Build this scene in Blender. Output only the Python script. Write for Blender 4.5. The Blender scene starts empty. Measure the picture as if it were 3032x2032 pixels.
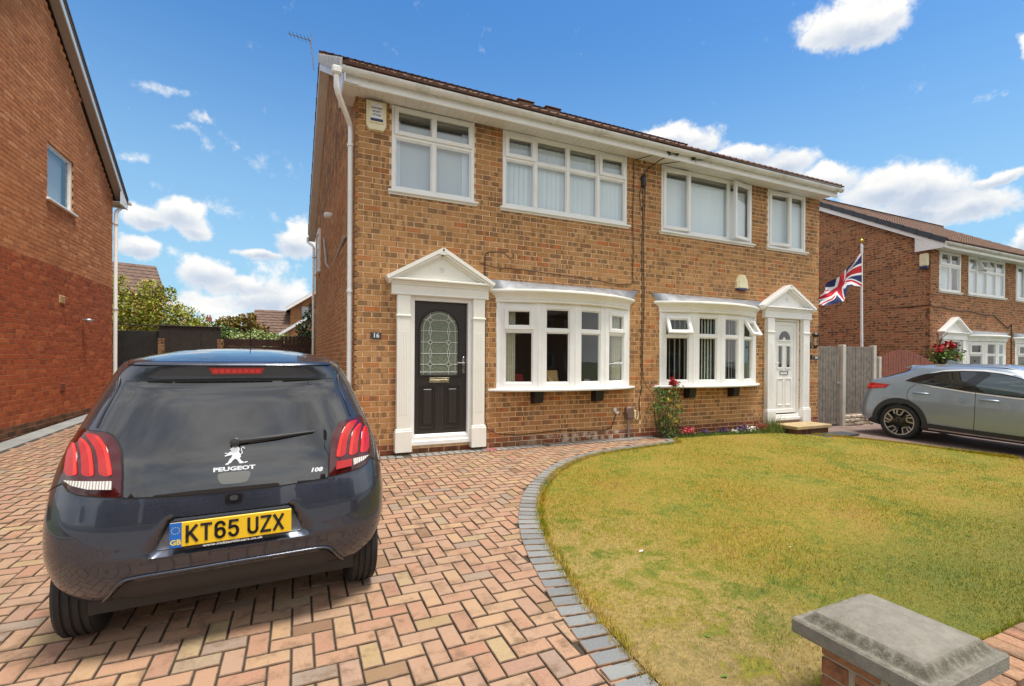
import bpy, bmesh, math, random
import numpy as np
from mathutils import Vector, Matrix
from mathutils.geometry import delaunay_2d_cdt
sc = bpy.context.scene
col = sc.collection
rnd = random.Random(7)
rs = np.random.RandomState(5)

# ------------------------------------------------------------------ camera
CAM = (-.678, -6.568, 1.320); YAW, PITCH, ROLL = .424076, -.00229, .006865
FPX, SHY = 1403.4, 52.5
_f = Vector((math.sin(YAW)*math.cos(PITCH), math.cos(YAW)*math.cos(PITCH), math.sin(PITCH)))
_r0 = Vector((math.cos(YAW), -math.sin(YAW), 0)); _u0 = _r0.cross(_f)
_r = _r0*math.cos(ROLL)+_u0*math.sin(ROLL); _u = -_r0*math.sin(ROLL)+_u0*math.cos(ROLL)
cam = bpy.data.cameras.new('camera'); camo = bpy.data.objects.new('camera', cam); col.objects.link(camo)
M4 = Matrix.Identity(4)
for i, v in enumerate((_r, _u, -_f)):
    for j in range(3): M4[j][i] = v[j]
M4.translation = Vector(CAM); camo.matrix_world = M4
cam.sensor_width = 36; cam.lens = FPX/3032*36; cam.shift_y = SHY/3032; cam.clip_end = 3000; cam.clip_start = .05
sc.camera = camo
def pxdir(a, b):
    d = _f+_r*((a-1516)/FPX)-_u*((b-1016-SHY)/FPX); return d.normalized()
def depth(p): return (Vector(p)-Vector(CAM)).dot(_f)

# ------------------------------------------------------------------ view
sc.view_settings.view_transform = 'Standard'; sc.view_settings.look = 'None'
sc.view_settings.gamma = 1; sc.view_settings.use_curve_mapping = False
sc.view_settings.exposure = 1.72
# ------------------------------------------------------------------ sun + sky
SUN_EL, SUN_AZ = math.radians(75), math.radians(140)      # azimuth clockwise from +Y
sun = bpy.data.lights.new('sun', 'SUN'); sun.energy = 1.5; sun.angle = math.radians(16); sun.color = (1, .955, .88)
suno = bpy.data.objects.new('sun', sun); col.objects.link(suno)
sd = Vector((math.sin(SUN_AZ)*math.cos(SUN_EL), math.cos(SUN_AZ)*math.cos(SUN_EL), math.sin(SUN_EL)))
suno.rotation_euler = sd.to_track_quat('Z', 'Y').to_euler(); suno.location = (0, -10, 20)
world = bpy.data.worlds.new('World'); sc.world = world; world.use_nodes = True
WN = world.node_tree; WN.nodes.clear()
def nd(t, typ, ins=None, **kw):
    n = t.nodes.new(typ)
    for k, v in kw.items(): setattr(n, k, v)
    if ins:
        for k, v in ins.items():
            if isinstance(v, bpy.types.NodeSocket): t.links.new(v, n.inputs[k])
            else: n.inputs[k].default_value = v
    return n
def math_(t, op, a, b=0.0, c=None, clamp=False):
    n = t.nodes.new('ShaderNodeMath'); n.operation = op; n.use_clamp = clamp
    for i, v in enumerate((a, b, c)):
        if v is None: continue
        if isinstance(v, bpy.types.NodeSocket): t.links.new(v, n.inputs[i])
        else: n.inputs[i].default_value = v
    return n.outputs[0]
def vmath(t, op, a, b=None, out=0):
    n = t.nodes.new('ShaderNodeVectorMath'); n.operation = op
    for i, v in enumerate((a, b)):
        if v is None: continue
        if isinstance(v, bpy.types.NodeSocket): t.links.new(v, n.inputs[i])
        else: n.inputs[i].default_value = v
    return n.outputs[out]
def mixc(t, fac, a, b, mode='MIX'):
    n = t.nodes.new('ShaderNodeMix'); n.data_type = 'RGBA'; n.blend_type = mode
    for i, v in ((0, fac), (6, a), (7, b)):
        if isinstance(v, bpy.types.NodeSocket): t.links.new(v, n.inputs[i])
        else: n.inputs[i].default_value = (*v, 1) if isinstance(v, tuple) and len(v) == 3 else v
    return n.outputs[2]
def smooth(t, v, a, b):
    n = t.nodes.new('ShaderNodeMapRange'); n.interpolation_type = 'SMOOTHSTEP'
    t.links.new(v, n.inputs[0]); n.inputs[1].default_value = a; n.inputs[2].default_value = b
    return n.outputs[0]
def noise(t, vec, scale, detail=4, rough=.55, out=0, dist=0.0):
    n = t.nodes.new('ShaderNodeTexNoise'); n.inputs['Scale'].default_value = scale
    n.inputs['Detail'].default_value = detail; n.inputs['Roughness'].default_value = rough; n.inputs['Distortion'].default_value = dist
    if vec is not None: t.links.new(vec, n.inputs['Vector'])
    return n.outputs[out]
def ramp(t, fac, stops, interp='LINEAR'):
    n = t.nodes.new('ShaderNodeValToRGB'); cr = n.color_ramp; cr.interpolation = interp
    while len(cr.elements) < len(stops): cr.elements.new(.5)
    for e, (p, c) in zip(cr.elements, stops): e.position = p; e.color = (*c, 1)
    t.links.new(fac, n.inputs[0]); return n.outputs[0]
skyn = nd(WN, 'ShaderNodeTexSky', sky_type='NISHITA', sun_disc=False, sun_elevation=SUN_EL, sun_rotation=SUN_AZ,
          air_density=1.0, dust_density=.6, ozone_density=2.2)
tc = nd(WN, 'ShaderNodeTexCoord'); DIR = tc.outputs['Generated']
sepd = nd(WN, 'ShaderNodeSeparateXYZ', {0: DIR})
# cumulus: soft blobs broken up by noise
warp = noise(WN, DIR, 9, 5, .6, 1)
wv = vmath(WN, 'SUBTRACT', warp, (.5, .5, .5))
wv = vmath(WN, 'MULTIPLY', wv, (.075, .075, .06))
D2 = vmath(WN, 'ADD', DIR, wv)
fine = math_(WN, 'ADD', math_(WN, 'MULTIPLY', noise(WN, DIR, 17, 7, .62), .55), math_(WN, 'MULTIPLY', noise(WN, DIR, 48, 5, .6), .45))
CL = [(1950,55,95,42,1),(2030,22,40,28,1),(1880,85,45,20,.8),(1530,312,85,22,1),(1590,325,60,28,1),(1700,358,75,24,1),(1780,380,75,26,1),
      (1895,412,55,34,1),(2010,430,80,40,1),(2110,430,95,48,1),(2200,470,90,34,1),(2080,480,130,26,.9),(2290,408,70,16,.95),(2345,120,22,38,1),(2335,545,34,28,1),
      (330,500,60,26,1),(400,490,60,32,1),(440,520,45,22,.9),(305,568,55,24,1),(480,622,60,36,1),(540,650,100,22,.8),(600,585,48,13,.9),
      (680,548,48,38,1),(640,680,110,45,.75),(480,700,120,30,.6),(560,735,200,30,.55),
      (375,212,75,11,.34),(395,222,30,8,.3),(405,292,45,7,.25),(470,283,30,10,.4),(290,352,60,14,.32),(2255,230,40,10,.3),(2310,470,40,14,.5),
      (1330,300,60,12,.3),(600,360,120,30,.16),(560,480,110,22,.2),(330,420,70,20,.2),(640,620,80,30,.35),(420,590,70,16,.3)]
dens = None; shade = None
k = 1.2957
for (cx, cy, rx, ry, amp) in CL:
    c = pxdir(cx*k, cy*k); s = math.sqrt(1+(cx-1170)**2/1083**2)
    ah, av = 1.14*rx*k/FPX/s**1.6, 1.22*ry*k/FPX/s**1.0
    dv = vmath(WN, 'SUBTRACT', D2, tuple(c))
    dv = vmath(WN, 'MULTIPLY', dv, (1/ah, 1/ah, 1/av))
    ln = vmath(WN, 'LENGTH', dv, None, 1)
    v = math_(WN, 'SUBTRACT', 1.25, ln); v = math_(WN, 'MULTIPLY', v, 1.0, None, True)
    v = math_(WN, 'MULTIPLY', v, amp)
    dens = v if dens is None else math_(WN, 'MAXIMUM', dens, v)
    if amp > .6:
        lo = nd(WN, 'ShaderNodeSeparateXYZ', {0: dv}).outputs[2]
        g = math_(WN, 'MULTIPLY', smooth(WN, lo, .45, -.7), v)
        shade = g if shade is None else math_(WN, 'MAXIMUM', shade, g)
# broken cloud over the rest of the sky (behind and beside the camera)
cn = noise(WN, vmath(WN, 'MULTIPLY', DIR, (1.6, 1.6, 3.2)), 1.9, 7, .58)
away = smooth(WN, vmath(WN, 'DOT_PRODUCT', DIR, tuple(_f), 1), .45, .1)
gen = math_(WN, 'MULTIPLY', math_(WN, 'ADD', .72, math_(WN, 'MULTIPLY', smooth(WN, cn, .35, .6), .28)), away)
dens = math_(WN, 'ADD', dens, math_(WN, 'MULTIPLY', math_(WN, 'SUBTRACT', fine, .5), 1.5))
cm = math_(WN, 'MAXIMUM', smooth(WN, dens, .14, .58), gen)
cshade = math_(WN, 'MULTIPLY', shade, 1.3, None, True)
cn2 = noise(WN, vmath(WN, 'MULTIPLY', D2, (1, 1, 1.5)), 11, 5, .6)
cshade = math_(WN, 'MULTIPLY', math_(WN, 'ADD', cshade, math_(WN, 'MULTIPLY', smooth(WN, cn2, .45, .7), .35)), 1, None, True)
cloudc = mixc(WN, cshade, (4.3, 4.25, 4.1), (2.3, 2.65, 3.2))
cloudc = mixc(WN, away, cloudc, mixc(WN, smooth(WN, noise(WN, DIR, 2.6, 6, .6), .35, .65), (3.0, 3.05, 3.15), (5.6, 5.55, 5.45)))
SKYGAIN = (.31, .60, .80)
blue = mixc(WN, 1.0, skyn.outputs[0], SKYGAIN, 'MULTIPLY')
hz = smooth(WN, sepd.outputs[2], .62, .02)
blue = mixc(WN, math_(WN, 'MULTIPLY', hz, .86), blue, (1.75, 2.85, 3.5))
skyc = mixc(WN, cm, blue, cloudc)
bg = nd(WN, 'ShaderNodeBackground', {0: skyc, 1: .075})
wo = nd(WN, 'ShaderNodeOutputWorld', {0: bg.outputs[0]})

# ------------------------------------------------------------------ helpers
MATS = {}
def newmat(name):
    m = bpy.data.materials.new(name); m.use_nodes = True; t = m.node_tree
    return m, t, t.nodes['Principled BSDF']
def setp(b, **kw):
    for k_, v in kw.items():
        n = k_.replace('_', ' ')
        i = b.inputs[n]
        i.default_value = (*v, 1) if isinstance(v, tuple) and len(v) == 3 else v
def bump(t, b, h, strength=.3, dist=.01):
    n = nd(t, 'ShaderNodeBump', {'Height': h, 'Strength': strength, 'Distance': dist}); t.links.new(n.outputs[0], b.inputs['Normal'])
def simple(name, c, rough=.6, metal=0.0, var=.0, vs=6, coat=0.0, bmp=0.0, bs=60, spec=.5, ior=None, dirt=0.0, dc=(.12,.1,.07)):
    if name in MATS: return MATS[name]
    m, t, b = newmat(name); setp(b, Base_Color=c, Roughness=rough, Metallic=metal, Coat_Weight=coat, Coat_Roughness=.04)
    b.inputs['Specular IOR Level'].default_value = spec
    if ior: b.inputs['IOR'].default_value = ior
    pos = nd(t, 'ShaderNodeNewGeometry').outputs['Position']
    colr = None
    if var:
        n = noise(t, pos, vs, 5, .6)
        colr = mixc(t, smooth(t, n, .3, .7), tuple(x*(1-var) for x in c), tuple(min(1, x*(1+var)) for x in c))
    if dirt:
        n = noise(t, pos, 3.1, 7, .65)
        src = colr if colr is not None else c
        colr = mixc(t, math_(t, 'MULTIPLY', smooth(t, n, .48, .75), dirt), src, dc)
    if colr is not None: t.links.new(colr, b.inputs['Base Color'])
    if bmp: bump(t, b, noise(t, pos, bs, 4, .6), bmp)
    MATS[name] = m; return m

class MB:
    def __init__(s): s.v = []; s.f = []; s.m = []
    def add(s, vs, fs, mi=0):
        o = len(s.v); s.v += [tuple(v) for v in vs]; s.f += [tuple(i+o for i in f) for f in fs]
        s.m += (list(mi) if isinstance(mi, (list, tuple)) else [mi]*len(fs)); return s
    def box(s, x0, x1, y0, y1, z0, z1, mi=0, M=None):
        vs = [(x, y, z) for z in (z0, z1) for y in (y0, y1) for x in (x0, x1)]
        if M is not None: vs = [tuple(M @ Vector(v)) for v in vs]
        return s.add(vs, [(0,2,3,1),(4,5,7,6),(0,1,5,4),(2,6,7,3),(0,4,6,2),(1,3,7,5)], mi)
    def bbox(s, x0, x1, y0, y1, z0, z1, b=.006, mi=0, M=None):
        """box with chamfered edges"""
        b = min(b, (x1-x0)*.4, (y1-y0)*.4, (z1-z0)*.4); vs = []; idx = {}
        for iz, z in enumerate((z0, z1)):
            for iy, y in enumerate((y0, y1)):
                for ix, x in enumerate((x0, x1)):
                    dx, dy, dz = (b if ix == 0 else -b), (b if iy == 0 else -b), (b if iz == 0 else -b)
                    for ax, p in (('x', (x, y+dy, z+dz)), ('y', (x+dx, y, z+dz)), ('z', (x+dx, y+dy, z))):
                        idx[(ix, iy, iz, ax)] = len(vs); vs.append(p)
        F = []
        for i in (0, 1):
            q = [(i,0,0),(i,1,0),(i,1,1),(i,0,1)]; F.append([idx[(a,b_,c,'x')] for a,b_,c in (q if i else q[::-1])])
            q = [(0,i,0),(0,i,1),(1,i,1),(1,i,0)]; F.append([idx[(a,b_,c,'y')] for a,b_,c in (q if i else q[::-1])])
            q = [(0,0,i),(1,0,i),(1,1,i),(0,1,i)]; F.append([idx[(a,b_,c,'z')] for a,b_,c in (q if i else q[::-1])])
        for a in (0,1):
            for b_ in (0,1):
                F.append([idx[(a,b_,0,'x')],idx[(a,b_,1,'x')],idx[(a,b_,1,'y')],idx[(a,b_,0,'y')]])
                F.append([idx[(a,0,b_,'x')],idx[(a,1,b_,'x')],idx[(a,1,b_,'z')],idx[(a,0,b_,'z')]])
                F.append([idx[(0,a,b_,'y')],idx[(1,a,b_,'y')],idx[(1,a,b_,'z')],idx[(0,a,b_,'z')]])
        for c in ((x_,y_,z_) for x_ in (0,1) for y_ in (0,1) for z_ in (0,1)): F.append([idx[(*c,'x')],idx[(*c,'y')],idx[(*c,'z')]])
        if M is not None: vs = [tuple(M @ Vector(v)) for v in vs]
        # orient outward
        cen = Vector((0,0,0))
        for v in vs: cen += Vector(v)
        cen /= len(vs); G = []
        for f in F:
            p = [Vector(vs[i]) for i in f]; n = (p[1]-p[0]).cross(p[2]-p[0])
            fc = sum(p, Vector((0,0,0)))/len(p)
            G.append(tuple(f) if n.dot(fc-cen) > 0 else tuple(f[::-1]))
        return s.add(vs, G, mi)
    def tube(s, pts, r, n=8, mi=0, caps=True):
        pts = [Vector(p) for p in pts]; rr = r if isinstance(r, (list, tuple)) else [r]*len(pts)
        vs = []; prev = None
        for i, p in enumerate(pts):
            d = (pts[min(i+1, len(pts)-1)]-pts[max(i-1, 0)]).normalized()
            a = prev if prev is not None else (Vector((0,0,1)) if abs(d.z) < .9 else Vector((1,0,0)))
            a = (a-d*a.dot(d)).normalized(); prev = a; b = d.cross(a)
            for k_ in range(n):
                t = 2*math.pi*k_/n; vs.append(p+(a*math.cos(t)+b*math.sin(t))*rr[i])
        fs = [(i*n+k_, i*n+(k_+1) % n, (i+1)*n+(k_+1) % n, (i+1)*n+k_) for i in range(len(pts)-1) for k_ in range(n)]
        if caps: fs += [tuple(range(n))[::-1], tuple((len(pts)-1)*n+k_ for k_ in range(n))]
        return s.add(vs, fs, mi)
    def prism(s, poly, axis, a, b, mi=0):
        """polygon in the two other axes extruded along axis from a to b"""
        def P(p, c):
            if axis == 'y': return (p[0], c, p[1])
            if axis == 'x': return (c, p[0], p[1])
            return (p[0], p[1], c)
        n = len(poly); vs = [P(p, a) for p in poly]+[P(p, b) for p in poly]
        area = sum(poly[i][0]*poly[(i+1) % n][1]-poly[(i+1) % n][0]*poly[i][1] for i in range(n))
        flip = (area > 0) ^ (axis == 'y') ^ (b < a)
        f1 = tuple(range(n)); f2 = tuple(range(n, 2*n))
        fs = [f1[::-1], f2]+[(i, (i+1) % n, n+(i+1) % n, n+i) for i in range(n)]
        if not flip: fs = [f[::-1] for f in fs]
        return s.add(vs, fs, mi)
    def sweep(s, path, prof, mi=0, closed=False):
        """path: list of (origin, outvec) ; prof: (d,z)"""
        vs = []; n = len(prof)
        for o, w in path:
            for d, z in prof: vs.append((o[0]+w[0]*d, o[1]+w[1]*d, z))
        fs = []
        for i in range(len(path)-1):
            for k_ in range(n-1+(1 if closed else 0)):
                a, b = i*n+k_, i*n+(k_+1) % n; fs.append((a, a+n, b+n, b))
        fs += [tuple(range(n))[::-1], tuple((len(path)-1)*n+k_ for k_ in range(n))]
        return s.add(vs, fs, mi)
    def lathe(s, prof, axis_o, axis_d, n=24, mi=0):
        """prof: (r, h)"""
        d = Vector(axis_d).normalized(); a = Vector((0,0,1)) if abs(d.z) < .9 else Vector((1,0,0)); a = (a-d*a.dot(d)).normalized(); b = d.cross(a)
        o = Vector(axis_o); vs = []
        for r, h in prof:
            for k_ in range(n):
                t = 2*math.pi*k_/n; vs.append(o+d*h+(a*math.cos(t)+b*math.sin(t))*r)
        m = len(prof)
        fs = [(i*n+k_, i*n+(k_+1) % n, (i+1)*n+(k_+1) % n, (i+1)*n+k_) for i in range(m-1) for k_ in range(n)]
        return s.add(vs, fs, mi)
    def build(s, name, mats, parent=None, smooth=False, loc=None, fix=True):
        me = bpy.data.meshes.new(name); me.from_pydata(s.v, [], s.f)
        for m in (mats if isinstance(mats, (list, tuple)) else [mats]): me.materials.append(m)
        if any(s.m): me.polygons.foreach_set('material_index', s.m)
        if fix:
            bm = bmesh.new(); bm.from_mesh(me); bmesh.ops.recalc_face_normals(bm, faces=bm.faces); bm.to_mesh(me); bm.free()
        if smooth is True: me.polygons.foreach_set('use_smooth', [True]*len(me.polygons))
        elif smooth: me.shade_smooth() if False else me.polygons.foreach_set('use_smooth', [True]*len(me.polygons)); 
        if smooth and smooth is not True:
            try: me.set_sharp_from_angle(angle=math.radians(smooth))
            except Exception: pass
        me.update(); o = bpy.data.objects.new(name, me); col.objects.link(o)
        if parent: o.parent = parent
        if loc: o.location = loc
        return o
def thing(name, label, cat, loc=(0,0,0), rz=0, group=None):
    o = bpy.data.objects.new(name, None); col.objects.link(o); o.location = loc; o.rotation_euler = (0,0,rz); o.empty_display_size = .2
    return tag(o, label, cat, group)
def tag(o, label, cat, group=None):
    o['label'] = label; o['category'] = cat
    if group: o['group'] = group
    return o
def kind(o, k_): o['kind'] = k_; return o
def part(name, mesh, mat, parent, loc=(0,0,0), rot=(0,0,0), scale=(1,1,1)):
    o = bpy.data.objects.new(name, mesh); col.objects.link(o); o.parent = parent; o.location = loc; o.rotation_euler = rot; o.scale = scale
    return o
def grid_mesh(name, verts, faces, mats, mi=None, parent=None, smooth=False):
    """numpy fast path; faces (n,k)"""
    me = bpy.data.meshes.new(name); nv = len(verts); nf, kf = faces.shape
    me.vertices.add(nv); me.vertices.foreach_set('co', np.asarray(verts, dtype=np.float32).ravel())
    me.loops.add(nf*kf); me.loops.foreach_set('vertex_index', faces.astype(np.int32).ravel())
    me.polygons.add(nf); me.polygons.foreach_set('loop_start', np.arange(nf, dtype=np.int32)*kf)
    me.polygons.foreach_set('loop_total', np.full(nf, kf, dtype=np.int32))
    for m in (mats if isinstance(mats, (list, tuple)) else [mats]): me.materials.append(m)
    if mi is not None: me.polygons.foreach_set('material_index', np.asarray(mi, dtype=np.int32))
    me.update(calc_edges=True); me.validate()
    if smooth: me.polygons.foreach_set('use_smooth', [True]*nf)
    o = bpy.data.objects.new(name, me); col.objects.link(o)
    if parent: o.parent = parent
    return o
def gz(x, y): return .027*y-.017*max(0., x-5)+(.045*min(1., max(0., (-2.6-x)/1.4)) if x < -2.6 else 0)

# ------------------------------------------------------------------ materials
def island_rand(t):
    g = nd(t, 'ShaderNodeNewGeometry'); o = nd(t, 'ShaderNodeObjectInfo')
    v = math_(t, 'ADD', g.outputs['Random Per Island'], math_(t, 'MULTIPLY', o.outputs['Random'], 7.31))
    return math_(t, 'FRACT', v), g.outputs['Position']
def brick_mat(name, stops, dark=(.08,.045,.02), dark_amt=.75, dscale=8, thr=(.50,.60), grime=.25, split=None):
    m, t, b = newmat(name); r, pos = island_rand(t)
    c = ramp(t, r, stops)
    sp = nd(t, 'ShaderNodeSeparateXYZ', {0: pos})
    hor = math_(t, 'ADD', sp.outputs[0], sp.outputs[1])
    row = math_(t, 'FLOOR', math_(t, 'DIVIDE', sp.outputs[2], .075))
    cv = nd(t, 'ShaderNodeCombineXYZ', {0: math_(t, 'MULTIPLY', hor, dscale), 1: math_(t, 'MULTIPLY', row, 3.7), 2: math_(t, 'MULTIPLY', r, 9)})
    dn = noise(t, cv.outputs[0], 1.6, 2, .5)
    dm = math_(t, 'MULTIPLY', smooth(t, dn, *thr), dark_amt)
    dm = math_(t, 'MULTIPLY', dm, smooth(t, math_(t, 'FRACT', math_(t, 'MULTIPLY', r, 5.7)), .15, .5))
    c = mixc(t, dm, c, dark)
    fn = noise(t, pos, 55, 4, .7)
    c = mixc(t, 1, c, ramp(t, fn, [(.25, (.68,.68,.68)), (.75, (1.28,1.26,1.22))]), 'MULTIPLY')
    big = noise(t, pos, .9, 5, .6)
    c = mixc(t, math_(t, 'MULTIPLY', smooth(t, big, .5, .8), grime), c, mixc(t, 1, c, (.55,.5,.48), 'MULTIPLY'))
    t.links.new(c, b.inputs['Base Color']); setp(b, Roughness=.88)
    b.inputs['Specular IOR Level'].default_value = .25
    bump(t, b, math_(t, 'ADD', noise(t, pos, 90, 4, .7), math_(t, 'MULTIPLY', noise(t, pos, 28, 3, .6), 1.2)), .55, .006)
    return m
M_BRICK = brick_mat('rustic_buff_brick', [(0,(.41,.202,.077)),(.3,(.485,.258,.106)),(.6,(.45,.232,.092)),(.82,(.53,.298,.132)),(.93,(.46,.175,.062)),(1,(.52,.18,.06))], dark=(.20,.115,.06), dark_amt=.78, grime=.4, dscale=9.5, thr=(.47,.55))
M_BRICK_R = brick_mat('rustic_brown_brick', [(0,(.30,.14,.07)),(.35,(.38,.185,.09)),(.7,(.43,.215,.108)),(1,(.44,.16,.075))], dark=(.10,.06,.04), dark_amt=.85, dscale=7, thr=(.48,.58))
M_BRICK_U = brick_mat('orange_facing_brick', [(0,(.44,.165,.062)),(.4,(.55,.23,.095)),(.75,(.50,.195,.075)),(1,(.64,.30,.14))], dark=(.32,.115,.05), dark_amt=.5, dscale=3, thr=(.48,.62), grime=.55)
M_BRICK_L = brick_mat('red_brown_facing_brick', [(0,(.30,.072,.026)),(.4,(.39,.098,.033)),(.75,(.35,.084,.03)),(1,(.46,.14,.05))], dark=(.18,.05,.025), dark_amt=.6, dscale=4, thr=(.52,.62))
M_BRICK_P = brick_mat('plinth_engineering_brick', [(0,(.10,.05,.028)),(.5,(.15,.075,.04)),(1,(.19,.08,.045))], dark=(.06,.035,.025), dscale=4)
M_BRICK_D = brick_mat('damp_course_brick', [(0,(.21,.065,.032)),(.5,(.27,.085,.04)),(1,(.24,.12,.06))], dark=(.12,.05,.03), dscale=5)
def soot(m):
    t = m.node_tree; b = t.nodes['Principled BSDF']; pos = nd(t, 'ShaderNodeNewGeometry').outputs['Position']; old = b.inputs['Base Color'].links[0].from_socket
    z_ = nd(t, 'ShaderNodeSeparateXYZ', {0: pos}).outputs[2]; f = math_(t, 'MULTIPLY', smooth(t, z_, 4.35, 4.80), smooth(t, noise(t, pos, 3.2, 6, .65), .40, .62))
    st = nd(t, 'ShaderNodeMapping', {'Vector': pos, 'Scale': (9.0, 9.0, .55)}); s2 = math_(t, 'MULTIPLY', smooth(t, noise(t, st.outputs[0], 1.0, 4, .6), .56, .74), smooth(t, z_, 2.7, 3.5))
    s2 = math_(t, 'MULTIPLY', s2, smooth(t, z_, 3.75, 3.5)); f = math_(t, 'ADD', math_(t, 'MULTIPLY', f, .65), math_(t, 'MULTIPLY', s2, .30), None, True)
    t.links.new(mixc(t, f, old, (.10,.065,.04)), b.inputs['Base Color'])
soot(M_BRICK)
def efflorescence(m):
    t = m.node_tree; b = t.nodes['Principled BSDF']; pos = nd(t, 'ShaderNodeNewGeometry').outputs['Position']; old = b.inputs['Base Color'].links[0].from_socket
    s3 = nd(t, 'ShaderNodeSeparateXYZ', {0: pos}); f = math_(t, 'MULTIPLY', smooth(t, s3.outputs[0], 2.0, 3.4), smooth(t, s3.outputs[0], 4.55, 4.2))
    f = math_(t, 'MULTIPLY', f, smooth(t, s3.outputs[2], .17, .12)); f = math_(t, 'MULTIPLY', f, smooth(t, noise(t, pos, 7, 5, .65), .44, .56))
    t.links.new(mixc(t, math_(t, 'MULTIPLY', f, .8), old, (.62,.54,.42)), b.inputs['Base Color'])
efflorescence(M_BRICK_D)
def mortar(name, c):
    m, t, b = newmat(name); pos = nd(t, 'ShaderNodeNewGeometry').outputs['Position']
    n = noise(t, pos, 9, 6, .65)
    cc = mixc(t, smooth(t, n, .3, .7), tuple(x*.8 for x in c), tuple(min(1, x*1.15) for x in c))
    t.links.new(cc, b.inputs['Base Color']); setp(b, Roughness=.95); bump(t, b, noise(t, pos, 160, 3, .7), .4, .003); return m
M_MORT = mortar('sand_mortar', (.80,.55,.33)); M_MORT_L = mortar('pale_mortar', (.50,.29,.16)); M_MORT_R = mortar('buff_mortar', (.58,.37,.21)); M_MORT_U = mortar('brown_mortar', (.25,.095,.04))
M_PVC = simple('white_upvc', (.86,.85,.82), .28, var=.03, vs=3, dirt=.16, dc=(.50,.47,.39))
M_PVCD = simple('weathered_white_upvc', (.74,.73,.69), .4, var=.06, vs=5, dirt=.75, dc=(.34,.32,.24))
M_SOFF = simple('soffit_board', (.72,.70,.66), .45, var=.04, vs=4)
M_GRP = simple('cream_grp', (.86,.835,.75), .35, var=.02, vs=3, dirt=.14, dc=(.52,.48,.38))
M_LEAD = simple('lead_flashing', (.27,.28,.30), .55, metal=.35, var=.25, vs=7, bmp=.25, bs=14)
M_DOORB = simple('black_composite_door', (.028,.022,.020), .38, var=.1, vs=30, bmp=.08, bs=120)
M_CHROME = simple('polished_chrome', (.75,.74,.70), .12, 1.0)
M_BLACK = simple('black_plastic', (.015,.015,.016), .45)
M_BLACKB = simple('black_bracket_paint', (.012,.011,.012), .5)
M_CABLE = simple('brown_cable', (.055,.028,.018), .6)
M_CABLEB = simple('black_cable', (.02,.02,.02), .5)
M_CREAM = simple('cream_plastic', (.80,.73,.48), .4, dirt=.25)
M_NAVY = simple('navy_print', (.03,.035,.12), .5)
M_WHITE = simple('white_paint', (.8,.8,.8), .5)
M_SLATE = simple('grey_slate', (.045,.05,.055), .6, var=.25, vs=20)
M_IRON = simple('rusty_iron', (.05,.025,.018), .65, .3, var=.3, vs=30)
M_ROOM = simple('dim_room_wall', (.50,.45,.38), .9)
M_CURT = simple('cream_curtain', (.60,.56,.42), .85, var=.05, vs=10)
M_BLIND = simple('pale_vertical_blind', (.82,.86,.88), .8)
M_BLIND2 = simple('grey_green_blind', (.58,.60,.50), .8)
M_GALV = simple('galvanised_steel', (.42,.43,.44), .4, .8, var=.15, vs=15)
def glass_mat(name, tint=(.9,.95,.95), spec=1.6, trans=.9):
    m, t, b = newmat(name); t.nodes.remove(b)
    fr = nd(t, 'ShaderNodeFresnel', {'IOR': spec}); gl = nd(t, 'ShaderNodeBsdfGlossy', {'Color': (1,1,1,1), 'Roughness': .015})
    tr = nd(t, 'ShaderNodeBsdfTransparent', {'Color': (*tint, 1)})
    fa = math_(t, 'ADD', fr.outputs[0], 1-trans, None, True)
    fa = math_(t, 'MULTIPLY', fa, math_(t, 'SUBTRACT', 1.0, nd(t, 'ShaderNodeNewGeometry').outputs['Backfacing']))
    mx = nd(t, 'ShaderNodeMixShader', {0: fa, 1: tr.outputs[0], 2: gl.outputs[0]})
    pos = nd(t, 'ShaderNodeNewGeometry').outputs['Position']
    bp = nd(t, 'ShaderNodeBump', {'Height': noise(t, pos, 1.3, 2, .5), 'Strength': .06, 'Distance': .05})
    t.links.new(bp.outputs[0], gl.inputs['Normal'])
    t.links.new(mx.outputs[0], t.nodes['Material Output'].inputs[0]); return m
M_GLASS = glass_mat('window_glass', tint=(.96,.98,.98), trans=.96, spec=1.45)
M_GLASSU = glass_mat('upstairs_window_glass', tint=(.95,.98,.99), trans=.95, spec=1.5)
M_DARKG = simple('dark_reflective_glass', (.012,.014,.015), .03, spec=.9, ior=1.6)
def tile_mat(name, stops):
    m, t, b = newmat(name); r, pos = island_rand(t); c = ramp(t, r, stops)
    c = mixc(t, 1, c, ramp(t, noise(t, pos, 18, 5, .7), [(.25,(.55,.55,.52)),(.75,(1.4,1.35,1.3))]), 'MULTIPLY')
    t.links.new(c, b.inputs['Base Color']); setp(b, Roughness=.85); bump(t, b, noise(t, pos, 70, 3, .7), .4, .01); return m
M_TILE = tile_mat('brown_concrete_tile', [(0,(.11,.06,.04)),(.5,(.16,.085,.055)),(1,(.13,.08,.06))])
M_TILER = tile_mat('red_brown_concrete_tile', [(0,(.13,.065,.048)),(.5,(.17,.085,.06)),(1,(.12,.08,.062))])
M_CAPD = simple('dark_grey_verge_cap', (.055,.06,.068), .55, var=.12, vs=10)
M_CAPW = simple('white_verge_cap', (.66,.68,.70), .5, var=.12, vs=12, dirt=.4, dc=(.3,.3,.3))
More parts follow.
